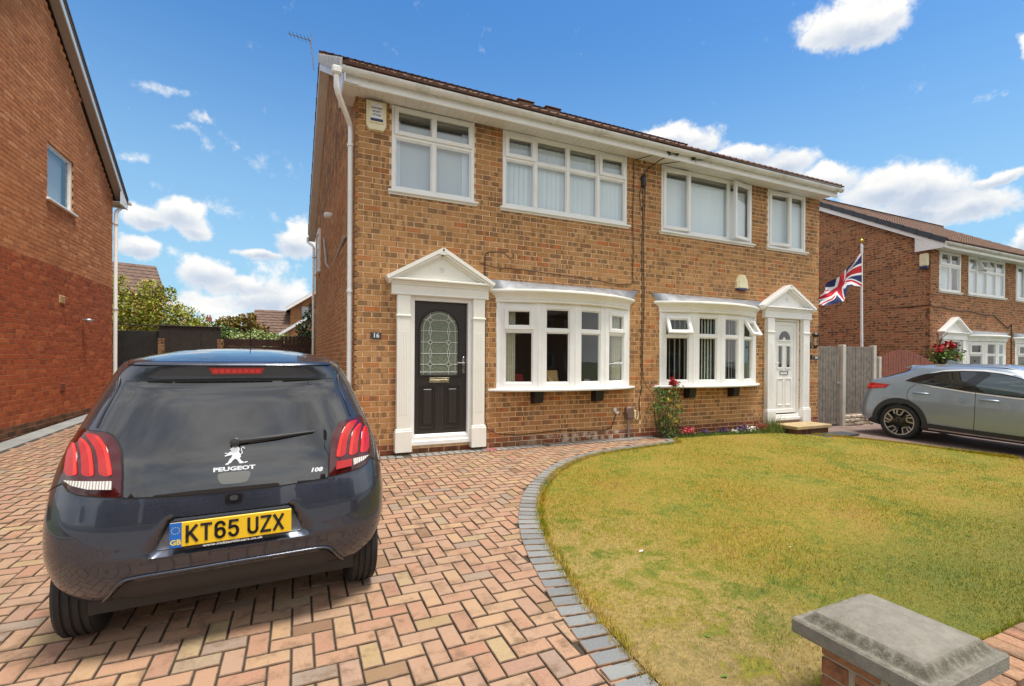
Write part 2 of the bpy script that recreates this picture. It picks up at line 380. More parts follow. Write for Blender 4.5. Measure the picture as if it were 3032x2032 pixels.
# ================================================================== masonry walls
BH, BL, BG = .075, .225, .010
def unit_brick(mat):
    b = MB(); h, l, j = (BH-BG)/2, (BL-BG)/2, .003
    v = [(-l,0,-h),(l,0,-h),(l,0,h),(-l,0,h)]; w = [(x, .032, z) for x, y, z in v]
    fr = [(-l+j,0,-h+j),(l-j,0,-h+j),(l-j,0,h-j),(-l+j,0,h-j)]; sd_ = [(x, .003, z) for x, y, z in v]
    fs = [(0,1,2,3)]+[(4+i,4+(i+1)%4,(i+1)%4,i) for i in range(4)]+[(8+i,8+(i+1)%4,4+(i+1)%4,4+i) for i in range(4)]
    b.add(fr+sd_+w, fs)
    me = bpy.data.meshes.new('brick'); me.from_pydata(b.v, [], b.f); me.materials.append(mat); return me
UNIT = {}
def brick_wall(house, O, D, L, z0, z1, openings, mats, mort, nind=300, topf=None, phase=0., kinks=(), base=None, rseed=1, wname='wall', thick=.10, trim=(0, 0)):
    """O (x,y) start; D direction so that inward is D rotated +90 degrees; mats: list of (zmax, material)"""
    R = random.Random(rseed)
    D = Vector((D[0], D[1], 0)).normalized(); I = Vector((-D.y, D.x, 0)); O3 = Vector((O[0], O[1], 0)); ang = math.atan2(D.y, D.x)
    tf = topf or (lambda s: z1)
    def W(s, d, z): return tuple(O3+D*s+I*d+Vector((0,0,z)))
    cuts = sorted(set([0., L]+[c for o in openings for c in o[:2] if 0 < c < L]+list(kinks)))
    wb = MB()
    for a, b in zip(cuts[:-1], cuts[1:]):
        if b-a < 1e-6: continue
        mid = (a+b)/2; segs = []; z = z0
        for o in sorted([o for o in openings if o[0] < mid < o[1]], key=lambda o: o[2]):
            if o[2] > z: segs.append((z, o[2]))
            z = max(z, o[3])
        ta, tb = tf(a), tf(b)
        a, b = max(a, trim[0]), min(b, L-trim[1])
        def slab(za, zb, zta, ztb):
            vs = [W(a,.0048,za),W(b,.0048,za),W(b,.0048,ztb),W(a,.0048,zta),W(a,thick,za),W(b,thick,za),W(b,thick,ztb),W(a,thick,zta)]
            wb.add(vs, [(0,1,2,3),(7,6,5,4),(0,4,5,1),(2,6,7,3),(0,3,7,4),(1,5,6,2)])
        for za, zb in segs: slab(za, zb, zb, zb)
        if min(ta, tb) > z+.005: slab(z, z, ta, tb)
    wall = wb.build(wname, mort, house)
    rows = []
    nz = int(round((max(z1, max(tf(c) for c in cuts))-z0)/BH))
    for r in range(nz):
        za = z0+r*BH+BG/2; zb = za+BH-BG; zm = (za+zb)/2
        s = -(BL/2 if r % 2 else 0)-phase
        while s < L:
            a, b = max(s, 0), min(s+BL-BG, L); s += BL
            iv = [(a, b)]
            for o in openings:
                if o[2]-.01 < zm < o[3]+.01:
                    n = []
                    for p, q in iv:
                        if q <= o[0] or p >= o[1]: n.append((p, q)); continue
                        if p < o[0]: n.append((p, o[0]))
                        if q > o[1]: n.append((o[1], q))
                    iv = n
            for p, q in iv:
                if q-p < .03: continue
                if topf and (tf((p+q)/2) < zm-.02): continue
                rows.append((p, q, za, zb))
    def score(t):
        c = Vector(W((t[0]+t[1])/2, 0, (t[2]+t[3])/2)); dd = c-Vector(CAM); dz = dd.dot(_f)
        if dz < .2: return 1e9
        u = 1516+FPX*dd.dot(_r)/dz; v = 1016+SHY-FPX*dd.dot(_u)/dz
        if not (-20 < u < 3052 and -20 < v < 2052): return 1e9
        return dd.length**3/abs(dd.dot(I))
    full = [t for t in rows if abs(t[1]-t[0]-(BL-BG)) < .001]
    full.sort(key=score); ind = set(id(t) for t in full[:nind] if score(t) < 1e8)
    def midx(z):
        for i, (zm, m) in enumerate(mats):
            if z < zm: return i
        return len(mats)-1
    bm_ = MB()
    for t in rows:
        p, q, za, zb = t; zc = (za+zb)/2; j = R.uniform(-.0020, .0016); mi = midx(zc); sk = R.uniform(-.0012, .0012)
        if id(t) in ind:
            m = mats[mi][1]
            if m.name not in UNIT: UNIT[m.name] = unit_brick(m)
            c = W((p+q)/2, j, zc); part('brick', UNIT[m.name], None, wall, c, (0, sk*3, ang))
        else:
            e = .003
            f = [W(p+e,j,za+e),W(q-e,j,za+e),W(q-e,j,zb-e),W(p+e,j,zb-e),W(p,j+.004,za),W(q,j+.004,za),W(q,j+.004,zb),W(p,j+.004,zb),W(p,.02,za),W(q,.02,za),W(q,.02,zb),W(p,.02,zb)]
            bm_.add(f, [(0,1,2,3)]+[(4+i,4+(i+1)%4,(i+1)%4,i) for i in range(4)]+[(8+i,8+(i+1)%4,4+(i+1)%4,4+i) for i in range(4)], mi)
    if bm_.v: kind(bm_.build('brickwork', [m for _, m in mats], wall, fix=False), 'stuff')
    return wall

# ================================================================== windows
def ring(mb, s0, s1, z0, z1, w, y0, y1, M=None, wb=None):
    wb = wb or w
    mb.bbox(s0, s0+w, y0, y1, z0, z1, .005, 0, M); mb.bbox(s1-w, s1, y0, y1, z0, z1, .005, 0, M)
    mb.bbox(s0+w, s1-w, y0+.0015, y1-.0015, z1-w, z1, .005, 0, M); mb.bbox(s0+w, s1-w, y0+.0015, y1-.0015, z0, z0+wb, .005, 0, M)
def window(parent, s0, s1, z0, z1, cols, M=None, tz=None, sash=(), open_=(), y=0.0, frame=.055, sill=True, blind=None, glass=None, low=(), mat=None, sill_over=.05):
    """cols: inner mullion centres; tz: dict col->transom z (or float for all); sash: set of (col,row) opening lights ; row 0 = bottom, 1 = top"""
    M = M or Matrix.Identity(4); mat = mat or M_PVC; glass = glass or M_GLASSU
    f = MB(); ring(f, s0, s1, z0, z1, frame, y, y+.07, M)
    xs = [s0+frame-.0275]+list(cols)+[s1-frame+.0275]
    for c in cols: f.bbox(c-.0275, c+.0275, y+.003, y+.067, z0+frame-.003, z1-frame+.003, .005, 0, M)
    cells = []
    for i, (a, b) in enumerate(zip(xs[:-1], xs[1:])):
        t = tz.get(i) if isinstance(tz, dict) else tz
        a2, b2 = a+.0275, b-.0275
        if t: 
            f.bbox(a2-.002, b2+.002, y+.005, y+.065, t-.027, t+.027, .005, 0, M); cells += [(i, 0, a2, b2, z0+frame, t-.027), (i, 1, a2, b2, t+.027, z1-frame)]
        else: cells.append((i, 0, a2, b2, z0+frame, z1-frame))
    # glazing beads
    for (i, r, a, b, c, d) in cells:
        if (i, r) not in sash: ring(f, a-.002, b+.002, c-.002, d+.002, .018, y+.016, y+.05, M)
    win = f.build('window', mat, parent)
    for (i, r, a, b, c, d) in cells:
        Mo = M; e = .0
        if (i, r) in sash:
            e = .016; rot = dict(((o[0], o[1]), o) for o in open_).get((i, r))
            if rot:
                side, ang = rot[2], math.radians(rot[3])
                if side == 'top': Mo = M @ Matrix.Translation((0, y, d+e)) @ Matrix.Rotation(-ang, 4, 'X') @ Matrix.Translation((0, -y, -d-e))
                elif side == 'left': Mo = M @ Matrix.Translation((a-e, y, 0)) @ Matrix.Rotation(-ang, 4, 'Z') @ Matrix.Translation((-(a-e), -y, 0))
                else: Mo = M @ Matrix.Translation((b+e, y, 0)) @ Matrix.Rotation(ang, 4, 'Z') @ Matrix.Translation((-(b+e), -y, 0))
            sm = MB(); ring(sm, a-e, b+e, c-e, d+e, .058, y-.02, y+.035, Mo); ring(sm, a-e+.056, b+e-.056, c-e+.056, d+e-.056, .012, y-.008, y+.03, Mo)
            sm.build('sash', mat, win); a, b, c, d = a+.048, b-.048, c+.048, d-.048
        p = MB(); p.box(a-.004, b+.004, y+.026, y+.04, c-.004, d+.004, 0, Mo); p.build('pane', glass, win)
    if sill:
        sl = MB(); o = sill_over
        sl.bbox(s0-o, s1+o, y-.055, y+.03, z0-.034, z0-.002, .006, 0, M); sl.bbox(s0-o+.01, s1+o-.01, y-.02, y+.03, z0-.06, z0-.034, .003, 0, M); sl.build('sill', M_PVC, win)
    if blind:
        mat_b, w, rot, gap, droptop = blind; x = s0+.09; k_ = 0
        sm = MB().box(-w/2, w/2, -.0008, .0008, z0+.06, z1-droptop)
        me = bpy.data.meshes.new('blind_slat'); me.from_pydata(sm.v, [], sm.f); me.materials.append(mat_b)
        while x < s1-.06:
            c = M @ Vector((x, y+.10, 0)); ang = math.atan2(M[1][0], M[0][0]); part('blind_slat', me, None, win, c, (0, 0, ang+math.radians(rot+rnd.uniform(-4, 4)))); x += gap
    return win

# ================================================================== roof pieces
def tile_mesh(mat, w=.30, l=.36, prof=True):
    """interlocking tile seen from above: local x across, local y up the slope"""
    n = 8 if prof else 2; vs = []; 
    for yy, zz in ((0,0.028),(l+.04,0.006)):
        for i in range(n+1):
            u = i/n; z = zz+(.020*max(0, math.sin(u*4*math.pi)) if prof else 0); vs.append((u*w-.002*(u > .99), yy, z))
    for i in range(n+1): vs.append((i/n*w, 0, 0))
    fs = [(i, i+1, n+2+i, n+1+i) for i in range(n)]+[(2*(n+1)+i, 2*(n+1)+i+1, i+1, i) for i in range(n)]
    me = bpy.data.meshes.new('roof_tile'); me.from_pydata(vs, [], fs); me.materials.append(mat); return me
def tiled_slope(house, x0f, x1f, ye, ze, yr, zr, mat, up=1, nind=300, seed=3, rname='roof', kx=.0):
    """slope from eave (ye,ze) to ridge (yr,zr), spans x0f(t)..x1f(t)"""
    R = random.Random(seed); L = math.hypot(yr-ye, zr-ze); dy, dz = (yr-ye)/L, (zr-ze)/L
    d = MB(); n = Vector((0, -dz, dy)) if dy > 0 else Vector((0, dz*1.0, -dy)); n = Vector((0, -dz, dy)) if dy > 0 else Vector((0, dz, -dy))
    def P(x, t, h): return (x, ye+dy*t+n.y*h, ze+dz*t+n.z*h)
    a0, b0, a1, b1 = x0f(0), x1f(0), x0f(1), x1f(1)
    vs = [P(a0,0,-.05),P(b0,0,-.05),P(b1,L,-.05),P(a1,L,-.05),P(a0,0,0),P(b0,0,0),P(b1,L,0),P(a1,L,0)]
    d.add(vs, [(0,1,2,3),(4,5,6,7),(0,1,5,4),(1,2,6,5),(2,3,7,6),(3,0,4,7)])
    roof = d.build(rname, mat, house)
    me = tile_mesh(mat); tl, tw = .345, .30; rows = []
    nr = int(L/tl)+1
    slope = math.atan2(dz, abs(dy)); rz = 0 if dy > 0 else math.pi
    for r in range(nr):
        t = r*tl; 
        if t > L-.1: break
        f = t/L; xa, xb = x0f(f), x1f(f); nc = int(round((xb-xa)/tw))
        for c in range(nc):
            x = xa+(xb-xa)*c/nc
            if dy < 0: x += (xb-xa)/nc
            rows.append((P(x, t-.03*(r == 0), .004), (xb-xa)/nc/tw))
    rows.sort(key=lambda q: (Vector(q[0])-Vector(CAM)).length)
    for (p, sx) in rows[:nind]:
        part('roof_tile', me, None, roof, p, (slope+R.uniform(-.006, .006), 0, rz), (sx, 1, 1))
    rest = rows[nind:]
    if rest:
        V = np.array([v.co[:] for v in me.vertices]); F = [tuple(p.vertices) for p in me.polygons]; mb = MB()
        rm = Matrix.Rotation(rz, 3, 'Z') @ Matrix.Rotation(slope, 3, 'X'); rmn = np.array(rm)
        for (p, sx) in rest: mb.add([tuple(v) for v in (V*[sx,1,1]) @ rmn.T+np.array(p)], F)
        kind(mb.build('tiling', mat, roof, fix=False), 'stuff')
    return roof
def gutter(parent, x0, x1, y, z, r=.058, brackets=True, mat=None, ends=(1,1)):
    mat = mat or M_PVCD; g = MB(); n = 10
    path = [((x0, y), (0,-1)), ((x1, y), (0,-1))]
    prof = [(-r*math.cos(math.pi*i/n), z-r*math.sin(math.pi*i/n)) for i in range(n+1)]
    prof += [(p[0]*.86, z-(z-p[1])*.86) for p in prof[::-1]]
    vs = []
    for (o, w) in path:
        for d_, zz in prof: vs.append((o[0], o[1]-d_, zz))
    m = len(prof); fs = [(i, (i+1) % m, m+(i+1) % m, m+i) for i in range(m)]+[tuple(range(m)), tuple(range(m, 2*m))]
    g.add(vs, fs)
    for e, x in ((ends[0], x0), (ends[1], x1)):
        if e: g.prism([(y-r*math.cos(math.pi*i/n)*1.05, z-r*math.sin(math.pi*i/n)*1.05) for i in range(n+1)], 'x', x-.006, x+.006)
    o = g.build('gutter', mat, parent, smooth=35)
    if brackets:
        bm_ = MB(); prof2 = [(y-r*1.1*math.cos(math.pi*i/n), z-r*1.1*math.sin(math.pi*i/n)) for i in range(n+1)]
        bm_.prism(prof2, 'x', -.012, .012); bm_.box(-.012, .012, y+r*.9, y+r+.02, z-.07, z+.01)
        me = bpy.data.meshes.new('gutter_bracket'); me.from_pydata(bm_.v, [], bm_.f); me.materials.append(mat)
        x = x0+.35
        while x < x1-.1: part('gutter_bracket', me, None, o, (x, 0, 0)); x += .86
    return o

# ================================================================== ground
M_SUB = simple('bedding_sand_joint', (.055,.04,.026), .95, var=.3, vs=18, bmp=.4, bs=200)
def poly_sheet(name, pts, zf, mat, k_='structure', cell=.25, parent=None, jit=0):
    P2 = [Vector(p) for p in pts]; xs = [p[0] for p in pts]; ys = [p[1] for p in pts]
    def ins(x, y):
        c = False; n = len(pts); j = n-1
        for i in range(n):
            (xi, yi), (xj, yj) = pts[i], pts[j]
            if (yi > y) != (yj > y) and x < (xj-xi)*(y-yi)/(yj-yi)+xi: c = not c
            j = i
        return c
    edge = []; n = len(pts)
    for i in range(n):
        a, b = P2[i], P2[(i+1) % n]; m = max(1, int((b-a).length/cell))
        edge += [a+(b-a)*(q/m) for q in range(m)]
    V = list(edge); ne = len(V)
    x = min(xs)+cell/2
    while x < max(xs):
        y = min(ys)+cell/2
        while y < max(ys):
            if ins(x, y): V.append(Vector((x+rnd.uniform(-jit, jit), y+rnd.uniform(-jit, jit))))
            y += cell
        x += cell
    r = delaunay_2d_cdt(V, [], [list(range(ne))], 1, 1e-6)
    me = bpy.data.meshes.new(name); me.from_pydata([(v.x, v.y, zf(v.x, v.y)) for v in r[0]], [], [tuple(f) for f in r[2]]); me.materials.append(mat)
    bm = bmesh.new(); bm.from_mesh(me); bmesh.ops.recalc_face_normals(bm, faces=bm.faces)
    for f in bm.faces:
        if f.normal.z < 0: f.normal_flip()
    bm.to_mesh(me); bm.free()
    o = bpy.data.objects.new(name, me); col.objects.link(o); 
    if k_: o['kind'] = k_
    if parent: o.parent = parent
    return o
# far ground sheet
M_EARTH = simple('distant_ground', (.10,.12,.05), .95, var=.3, vs=.5)
g = MB(); g.add([(-900,-900,-.42),(900,-900,-.42),(900,900,-.42),(-900,900,-.42)], [(0,1,2,3)]); kind(g.build('ground', M_EARTH), 'structure')
# back gardens, under everything behind the house fronts
M_SOIL = simple('garden_soil', (.06,.042,.025), .95, var=.35, vs=25, bmp=.6, bs=60)
poly_sheet('back_garden_ground', [(-14,-.1),(26,-.1),(26,34),(-14,34)], lambda x, y: gz(x, min(y, 8))-.10, M_SOIL, cell=2.5)
# road + pavements in front
M_TARMAC = simple('road_asphalt', (.05,.05,.052), .85, var=.2, vs=2, bmp=.5, bs=150)
M_FLAG = simple('pavement_concrete', (.27,.255,.23), .85, var=.15, vs=3, bmp=.3, bs=90, dirt=.3)
poly_sheet('road', [(-45,-15.2),(45,-15.2),(45,-8.6),(-45,-8.6)], lambda x, y: -.36, M_TARMAC, cell=6)
poly_sheet('pavement', [(-45,-8.45),(45,-8.45),(45,-5.72),(-45,-5.72)], lambda x, y: -.205+.012*(y+5.7), M_FLAG, cell=3)
g = MB(); g.box(-45,45,-8.6,-8.45,-.37,-.235); kind(g.build('kerb', M_FLAG), 'structure')
g = MB(); g.box(-45,45,-15.35,-15.2,-.37,-.235); kind(g.build('kerb', M_FLAG), 'structure')
poly_sheet('far_pavement', [(-45,-17.5),(45,-17.5),(45,-15.35),(-45,-15.35)], lambda x, y: -.24, M_FLAG, cell=6)
# neighbour's driveway on the right
M_DRT = simple('pinkish_tarmac', (.20,.135,.115), .9, var=.16, vs=2.5, bmp=.5, bs=140, dirt=.35, dc=(.10,.075,.06))
poly_sheet('neighbour_driveway', [(7.6,-.02),(7.6,-.75),(8.2,-.72),(8.55,-1.28),(8.9,-1.92),(9.15,-2.64),(9.35,-3.2),(9.4,-5.9),(14.6,-5.9),(15.9,.9),(15.9,9),(9.5,9),(9.47,-.02)], lambda x, y: gz(x, y)-.012, M_DRT, cell=.6)
# driveway bed
KIN = [(4.97,-.46),(4.61,-.52),(3.85,-.60),(3.29,-.72),(2.88,-.88),(2.47,-1.11),(2.14,-1.37),(1.84,-1.68),(1.58,-1.98),(1.38,-2.26),(1.21,-2.56),(1.06,-2.85),(.92,-3.22),(.83,-3.52),(.76,-3.82),(.71,-4.05),(.67,-4.24),(.64,-4.45),(.62,-4.63),(.605,-4.84),(.60,-5.2),(.60,-5.7)]
drive = poly_sheet('driveway', [(-4.42,-5.72),(.72,-5.72),(.72,-4.0),(1.3,-2.6),(2.3,-1.4),(3.3,-.8),(5.0,-.55),(5.0,.01),(-.02,.01),(-.26,8.2),(-4.42,8.2)], lambda x, y: gz(x, y)-.012, M_SUB, cell=.4)
M_PAVE, t, b = newmat('brindle_block_paving'); r_, pos = island_rand(t)
c = ramp(t, r_, [(0,(.36,.198,.124)),(.2,(.395,.228,.138)),(.4,(.375,.232,.150)),(.55,(.42,.268,.150)),(.68,(.36,.228,.160)),(.80,(.365,.182,.110)),(.88,(.27,.21,.165)),(.95,(.385,.275,.14)),(1,(.19,.10,.055))])
fn = noise(t, pos, 240, 3, .75); c = mixc(t, 1, c, ramp(t, fn, [(.3,(.66,.66,.66)),(.72,(1.35,1.33,1.3))]), 'MULTIPLY')
st = noise(t, pos, 7, 6, .7); c = mixc(t, math_(t, 'MULTIPLY', smooth(t, st, .48, .70), .78), c, (.15,.085,.045))
st2 = noise(t, pos, 1.1, 4, .6); c = mixc(t, math_(t, 'MULTIPLY', smooth(t, st2, .42, .7), .42), c, (.30,.19,.12))
t.links.new(c, b.inputs['Base Color']); setp(b, Roughness=.8); bump(t, b, noise(t, pos, 260, 3, .7), .5, .003)
M_EDGE, t, b = newmat('charcoal_block_paving'); r_, pos = island_rand(t)
c = ramp(t, r_, [(0,(.17,.175,.175)),(.5,(.215,.22,.215)),(.95,(.25,.25,.24)),(.98,(.055,.05,.045)),(1,(.06,.055,.05))])
c = mixc(t, 1, c, ramp(t, noise(t, pos, 240, 3, .75), [(.3,(.62,.62,.62)),(.72,(1.35,1.35,1.33))]), 'MULTIPLY')
c = mixc(t, math_(t, 'MULTIPLY', smooth(t, noise(t, pos, 8, 6, .7), .55, .78), .6), c, (.08,.06,.035))
t.links.new(c, b.inputs['Base Color']); setp(b, Roughness=.82); bump(t, b, noise(t, pos, 260, 3, .7), .5, .003)
M_PGRIME = simple('grimy_paver_edge', (.19,.12,.075), .9, var=.3, vs=20)
PW, PG = .1, .008
def paver_faces(lx, ly, h=.0, z0=-.03, b=.0042):
    x, y = lx/2-PG/2, ly/2-PG/2
    vs = [(-x+b,-y+b,h),(x-b,-y+b,h),(x-b,y-b,h),(-x+b,y-b,h),(-x,-y,h-b*.8),(x,-y,h-b*.8),(x,y,h-b*.8),(-x,y,h-b*.8),(-x,-y,z0),(x,-y,z0),(x,y,z0),(-x,y,z0)]
    fs = [(0,1,2,3)]+[(4+i,4+(i+1)%4,(i+1)%4,i) for i in range(4)]+[(8+i,8+(i+1)%4,4+(i+1)%4,4+i) for i in range(4)]
    return vs, fs
pv, pf = paver_faces(.2, .1)
pme = bpy.data.meshes.new('paver'); pme.from_pydata(pv, [], pf); pme.materials.append(M_PAVE); pme.materials.append(M_PGRIME); pme.polygons.foreach_set('material_index', [0]+[1]*8)
eme = bpy.data.meshes.new('edging_block'); eme.from_pydata(pv, [], pf); eme.materials.append(M_EDGE); eme.materials.append(M_PGRIME); eme.polygons.foreach_set('material_index', [0]+[1]*8)
def right_limit(y):
    if y > -.46: return 5.0 if y < 0 else -.02-.03*y
    for (a, b2) in zip(KIN[:-1], KIN[1:]):
        if b2[1] <= y <= a[1]: return a[0]+(b2[0]-a[0])*(y-a[1])/(b2[1]-a[1])
    return .6
pav = []
for j in range(-57, 82):
    for i in range(-46, 52):
        k_ = (i-j) % 4
        if k_ == 0: cx, cy, rot = (i+1)*PW, (j+.5)*PW, 0
        elif k_ == 3: cx, cy, rot = (i+.5)*PW, (j+1)*PW, math.pi/2
        else: continue
        if cx < -4.14 or cy < -5.68 or cy > 7.9: continue
        if cx > right_limit(cy)+.07: continue
        if cx > -.05 and cy > -.12: continue
        pav.append((cx, cy, rot))
def seen(q):
    d = Vector((q[0], q[1], gz(q[0], q[1])))-Vector(CAM); z = d.dot(_f)
    if z < .3: return 1e9
    u = 1516+FPX*d.dot(_r)/z; v = 1068-FPX*d.dot(_u)/z
    if not (-10 < u < 3040 and 900 < v < 2030): return 1e9
    # hidden below the parked car
    if -1.75 < q[0] < -.25 and -3.4 < q[1] < -.6: return 1e9
    return d.length
pav.sort(key=seen); rest = MB()
for n_, (cx, cy, rot) in enumerate(pav):
    zz = gz(cx, cy)+rnd.uniform(-.0018, .0018); tx, ty = rnd.uniform(-.006, .006), rnd.uniform(-.006, .006)+0
    ex = .027
    if n_ < 300: part('paver', pme, None, drive, (cx, cy, zz), (ex+tx, ty, rot) if rot == 0 else (tx, ty-0, rot))
    else:
        M = Matrix.Translation((cx, cy, zz)) @ Matrix.Rotation(rot+rnd.uniform(-.008, .008), 4, 'Z')
        rest.add([tuple(M @ Vector(v)) for v in pv], pf, [0]+[1]*8)
kind(rest.build('block_paving', [M_PAVE, M_PGRIME], drive, fix=False), 'stuff')
# curved charcoal edging and the course along the wall
cum = [0]
for a, b2 in zip(KIN[:-1], KIN[1:]): cum.append(cum[-1]+math.hypot(b2[0]-a[0], b2[1]-a[1]))
def kin_at(s):
    for i in range(len(cum)-1):
        if s <= cum[i+1]:
            f = (s-cum[i])/(cum[i+1]-cum[i]); a, b2 = KIN[i], KIN[i+1]
            return Vector((a[0]+(b2[0]-a[0])*f, a[1]+(b2[1]-a[1])*f))
    return Vector(KIN[-1])
s = .05
while s < cum[-1]-.03:
    p = kin_at(s); tg = (kin_at(s+.12)-kin_at(max(0, s-.12))).normalized(); nr = Vector((-tg.y, tg.x))
    c_ = p+nr*.1; part('edging_block', eme, None, drive, (c_.x, c_.y, gz(c_.x, c_.y)+.0085+rnd.uniform(-.0015, .0015)), (.02*1, 0, math.atan2(nr.y, nr.x)+rnd.uniform(-.012, .012))); s += .108
x = .06
while x < 4.95:
    part('edging_block', eme, None, drive, (x, -.128, gz(x, -.1)+.0085+rnd.uniform(-.0015, .0015)), (0, 0, math.pi/2+rnd.uniform(-.01, .01))); x += .1025
y = -.26
while y > -.47: part('edging_block', eme, None, drive, (5.06, y, gz(5, y)+.005), (0, 0, rnd.uniform(-.01, .01))); y -= .1025
# concrete strip along the neighbour's wall on the left
g = MB(); n = 26
for i in range(n):
    y0, y1 = -5.7+i*.53, -5.7+(i+1)*.53-.006
    vs = [(xx, yy, gz(xx, yy)+zz) for zz in (-.05, .016) for yy in (y0, y1) for xx in (-4.42, -4.135)]
    g.add(vs, [(0,2,3,1),(4,5,7,6),(0,1,5,4),(2,6,7,3),(0,4,6,2),(1,3,7,5)])
kind(g.build('concrete_edging_strip', simple('grey_concrete_strip', (.25,.255,.24), .85, var=.15, vs=4, bmp=.3, bs=120, dirt=.3)), 'structure')
# lawn
KOUT = [(5.16,-.40),(4.99,-.66),(4.69,-.69),(4.2,-.76),(3.66,-.84),(3.24,-.93),(2.94,-1.05),(2.55,-1.27),(2.24,-1.51),(1.98,-1.78),(1.78,-2.02),(1.59,-2.3),(1.40,-2.62),(1.25,-2.95),(1.11,-3.3),(1.02,-3.59),(.95,-3.88),(.90,-4.08),(.865,-4.27),(.84,-4.45),(.82,-4.65),(.80,-4.9),(.80,-5.37)]
LAWN = KOUT+[(9.6,-5.37),(9.5,-3.1),(9.32,-2.64),(9.08,-1.92),(8.74,-1.28),(8.3,-.72),(8.0,-.62),(7.7,-.32),(5.16,-.28)]
def lz(x, y): return gz(x, y)+.004+.012*math.sin(x*1.3+y*.7)*math.cos(y*1.9)
def grass_color(t, pos):
    a = noise(t, pos, 1.0, 6, .64, 0, .6); b_ = noise(t, pos, 6.5, 6, .68, 0, .5); d = noise(t, pos, 38, 4, .7)
    v = math_(t, 'ADD', math_(t, 'MULTIPLY', a, .48), math_(t, 'MULTIPLY', b_, .52))
    c = ramp(t, v, [(.33,(.11,.165,.012)),(.41,(.205,.235,.014)),(.48,(.32,.275,.021)),(.56,(.40,.290,.036)),(.66,(.36,.225,.042))])
    sp = nd(t, 'ShaderNodeSeparateXYZ', {0: pos})
    dist = math_(t, 'ADD', smooth(t, sp.outputs[1], -4.15, -5.1), 0)
    bare = math_(t, 'MULTIPLY', math_(t, 'MULTIPLY', smooth(t, sp.outputs[0], 2.3, 1.1), dist), smooth(t, b_, .38, .52))
    c = mixc(t, math_(t, 'MULTIPLY', bare, .92), c, (.21,.14,.075))
    dry = math_(t, 'MULTIPLY', math_(t, 'MULTIPLY', smooth(t, sp.outputs[0], 2.6, 1.2), smooth(t, sp.outputs[1], -2.4, -3.4)), smooth(t, b_, .40, .58)); c = mixc(t, math_(t, 'MULTIPLY', dry, .75), c, (.50,.36,.13))
    far = smooth(t, sp.outputs[0], 1.6, 3.2); fg = math_(t, 'MULTIPLY', math_(t, 'MULTIPLY', smooth(t, sp.outputs[1], -3.9, -4.9), far), .65)
    c = mixc(t, fg, c, (.13,.17,.016))
    return mixc(t, 1, c, ramp(t, d, [(.25,(.55,.6,.5)),(.75,(1.4,1.35,1.3))]), 'MULTIPLY'), b_
M_TURF, t, b = newmat('dry_turf'); pos = nd(t, 'ShaderNodeNewGeometry').outputs['Position']
c, _b = grass_color(t, pos); c = mixc(t, .32, c, (.10,.075,.03)); t.links.new(c, b.inputs['Base Color']); setp(b, Roughness=.95); bump(t, b, noise(t, pos, 90, 4, .75), .8, .02)
poly_sheet('lawn', LAWN, lz, M_TURF, cell=.2, jit=.03)
M_BLADE, t, b = newmat('grass_blade'); gg = nd(t, 'ShaderNodeNewGeometry'); pos = gg.outputs['Position']
c, _b = grass_color(t, pos); c = mixc(t, 1, c, ramp(t, gg.outputs['Random Per Island'], [(0,(.55,.62,.5)),(.5,(1,1,.95)),(.85,(1.35,1.25,1.05)),(1,(1.7,1.45,1.25))]), 'MULTIPLY')
t.links.new(c, b.inputs['Base Color']); setp(b, Roughness=.85); b.inputs['Specular IOR Level'].default_value = .08
def in_poly(pts, x, y):
    c = np.zeros(len(x), bool); n = len(pts); j = n-1
    for i in range(n):
        (xi, yi), (xj, yj) = pts[i], pts[j]
        cond = ((yi > y) != (yj > y)) & (x < (xj-xi)*(y-yi)/((yj-yi) or 1e-9)+xi); c ^= cond; j = i
    return c
def blades(name, x, y, z, h, w, mat, lean=.6, parent=None):
    n = len(x); a = rs.rand(n)*2*math.pi; l = rs.rand(n)*lean*h; la = rs.rand(n)*2*math.pi
    dx, dy = np.cos(a)*w/2, np.sin(a)*w/2
    V = np.empty((n, 3, 3)); V[:,0] = np.stack([x-dx, y-dy, z-.004], 1); V[:,1] = np.stack([x+dx, y+dy, z-.004], 1)
    V[:,2] = np.stack([x+np.cos(la)*l, y+np.sin(la)*l, z+h], 1)
    return grid_mesh(name, V.reshape(-1, 3), np.arange(n*3).reshape(-1, 3), mat, parent=parent)
N = 560000
X = rs.rand(N)*9+.7; Y = rs.rand(N)*5.1-5.4
dc = np.hypot(X+.678, Y+6.568); keep = in_poly(LAWN, X, Y) & (rs.rand(N) < np.clip(6.0/(dc**1.35), .10, 1))
X, Y, dc = X[keep], Y[keep], dc[keep]
Z = .027*Y-.017*np.maximum(0, X-5)+.004+.012*np.sin(X*1.3+Y*.7)*np.cos(Y*1.9)
bare = np.clip((2.3-X)/1.2, 0, 1)*np.clip((-4.15-Y)/.9, 0, 1)
k2 = rs.rand(len(X)) > bare*.8
X, Y, Z, dc = X[k2], Y[k2], Z[k2], dc[k2]
H = (.007+.017*rs.rand(len(X))**2.2)*(1+.4*np.sin(X*3.1)*np.sin(Y*2.7)); Wd = .0022+.0011*dc/3
kind(blades('lawn_grass', X, Y, Z, H, Wd, M_BLADE, lean=1.2), 'stuff')
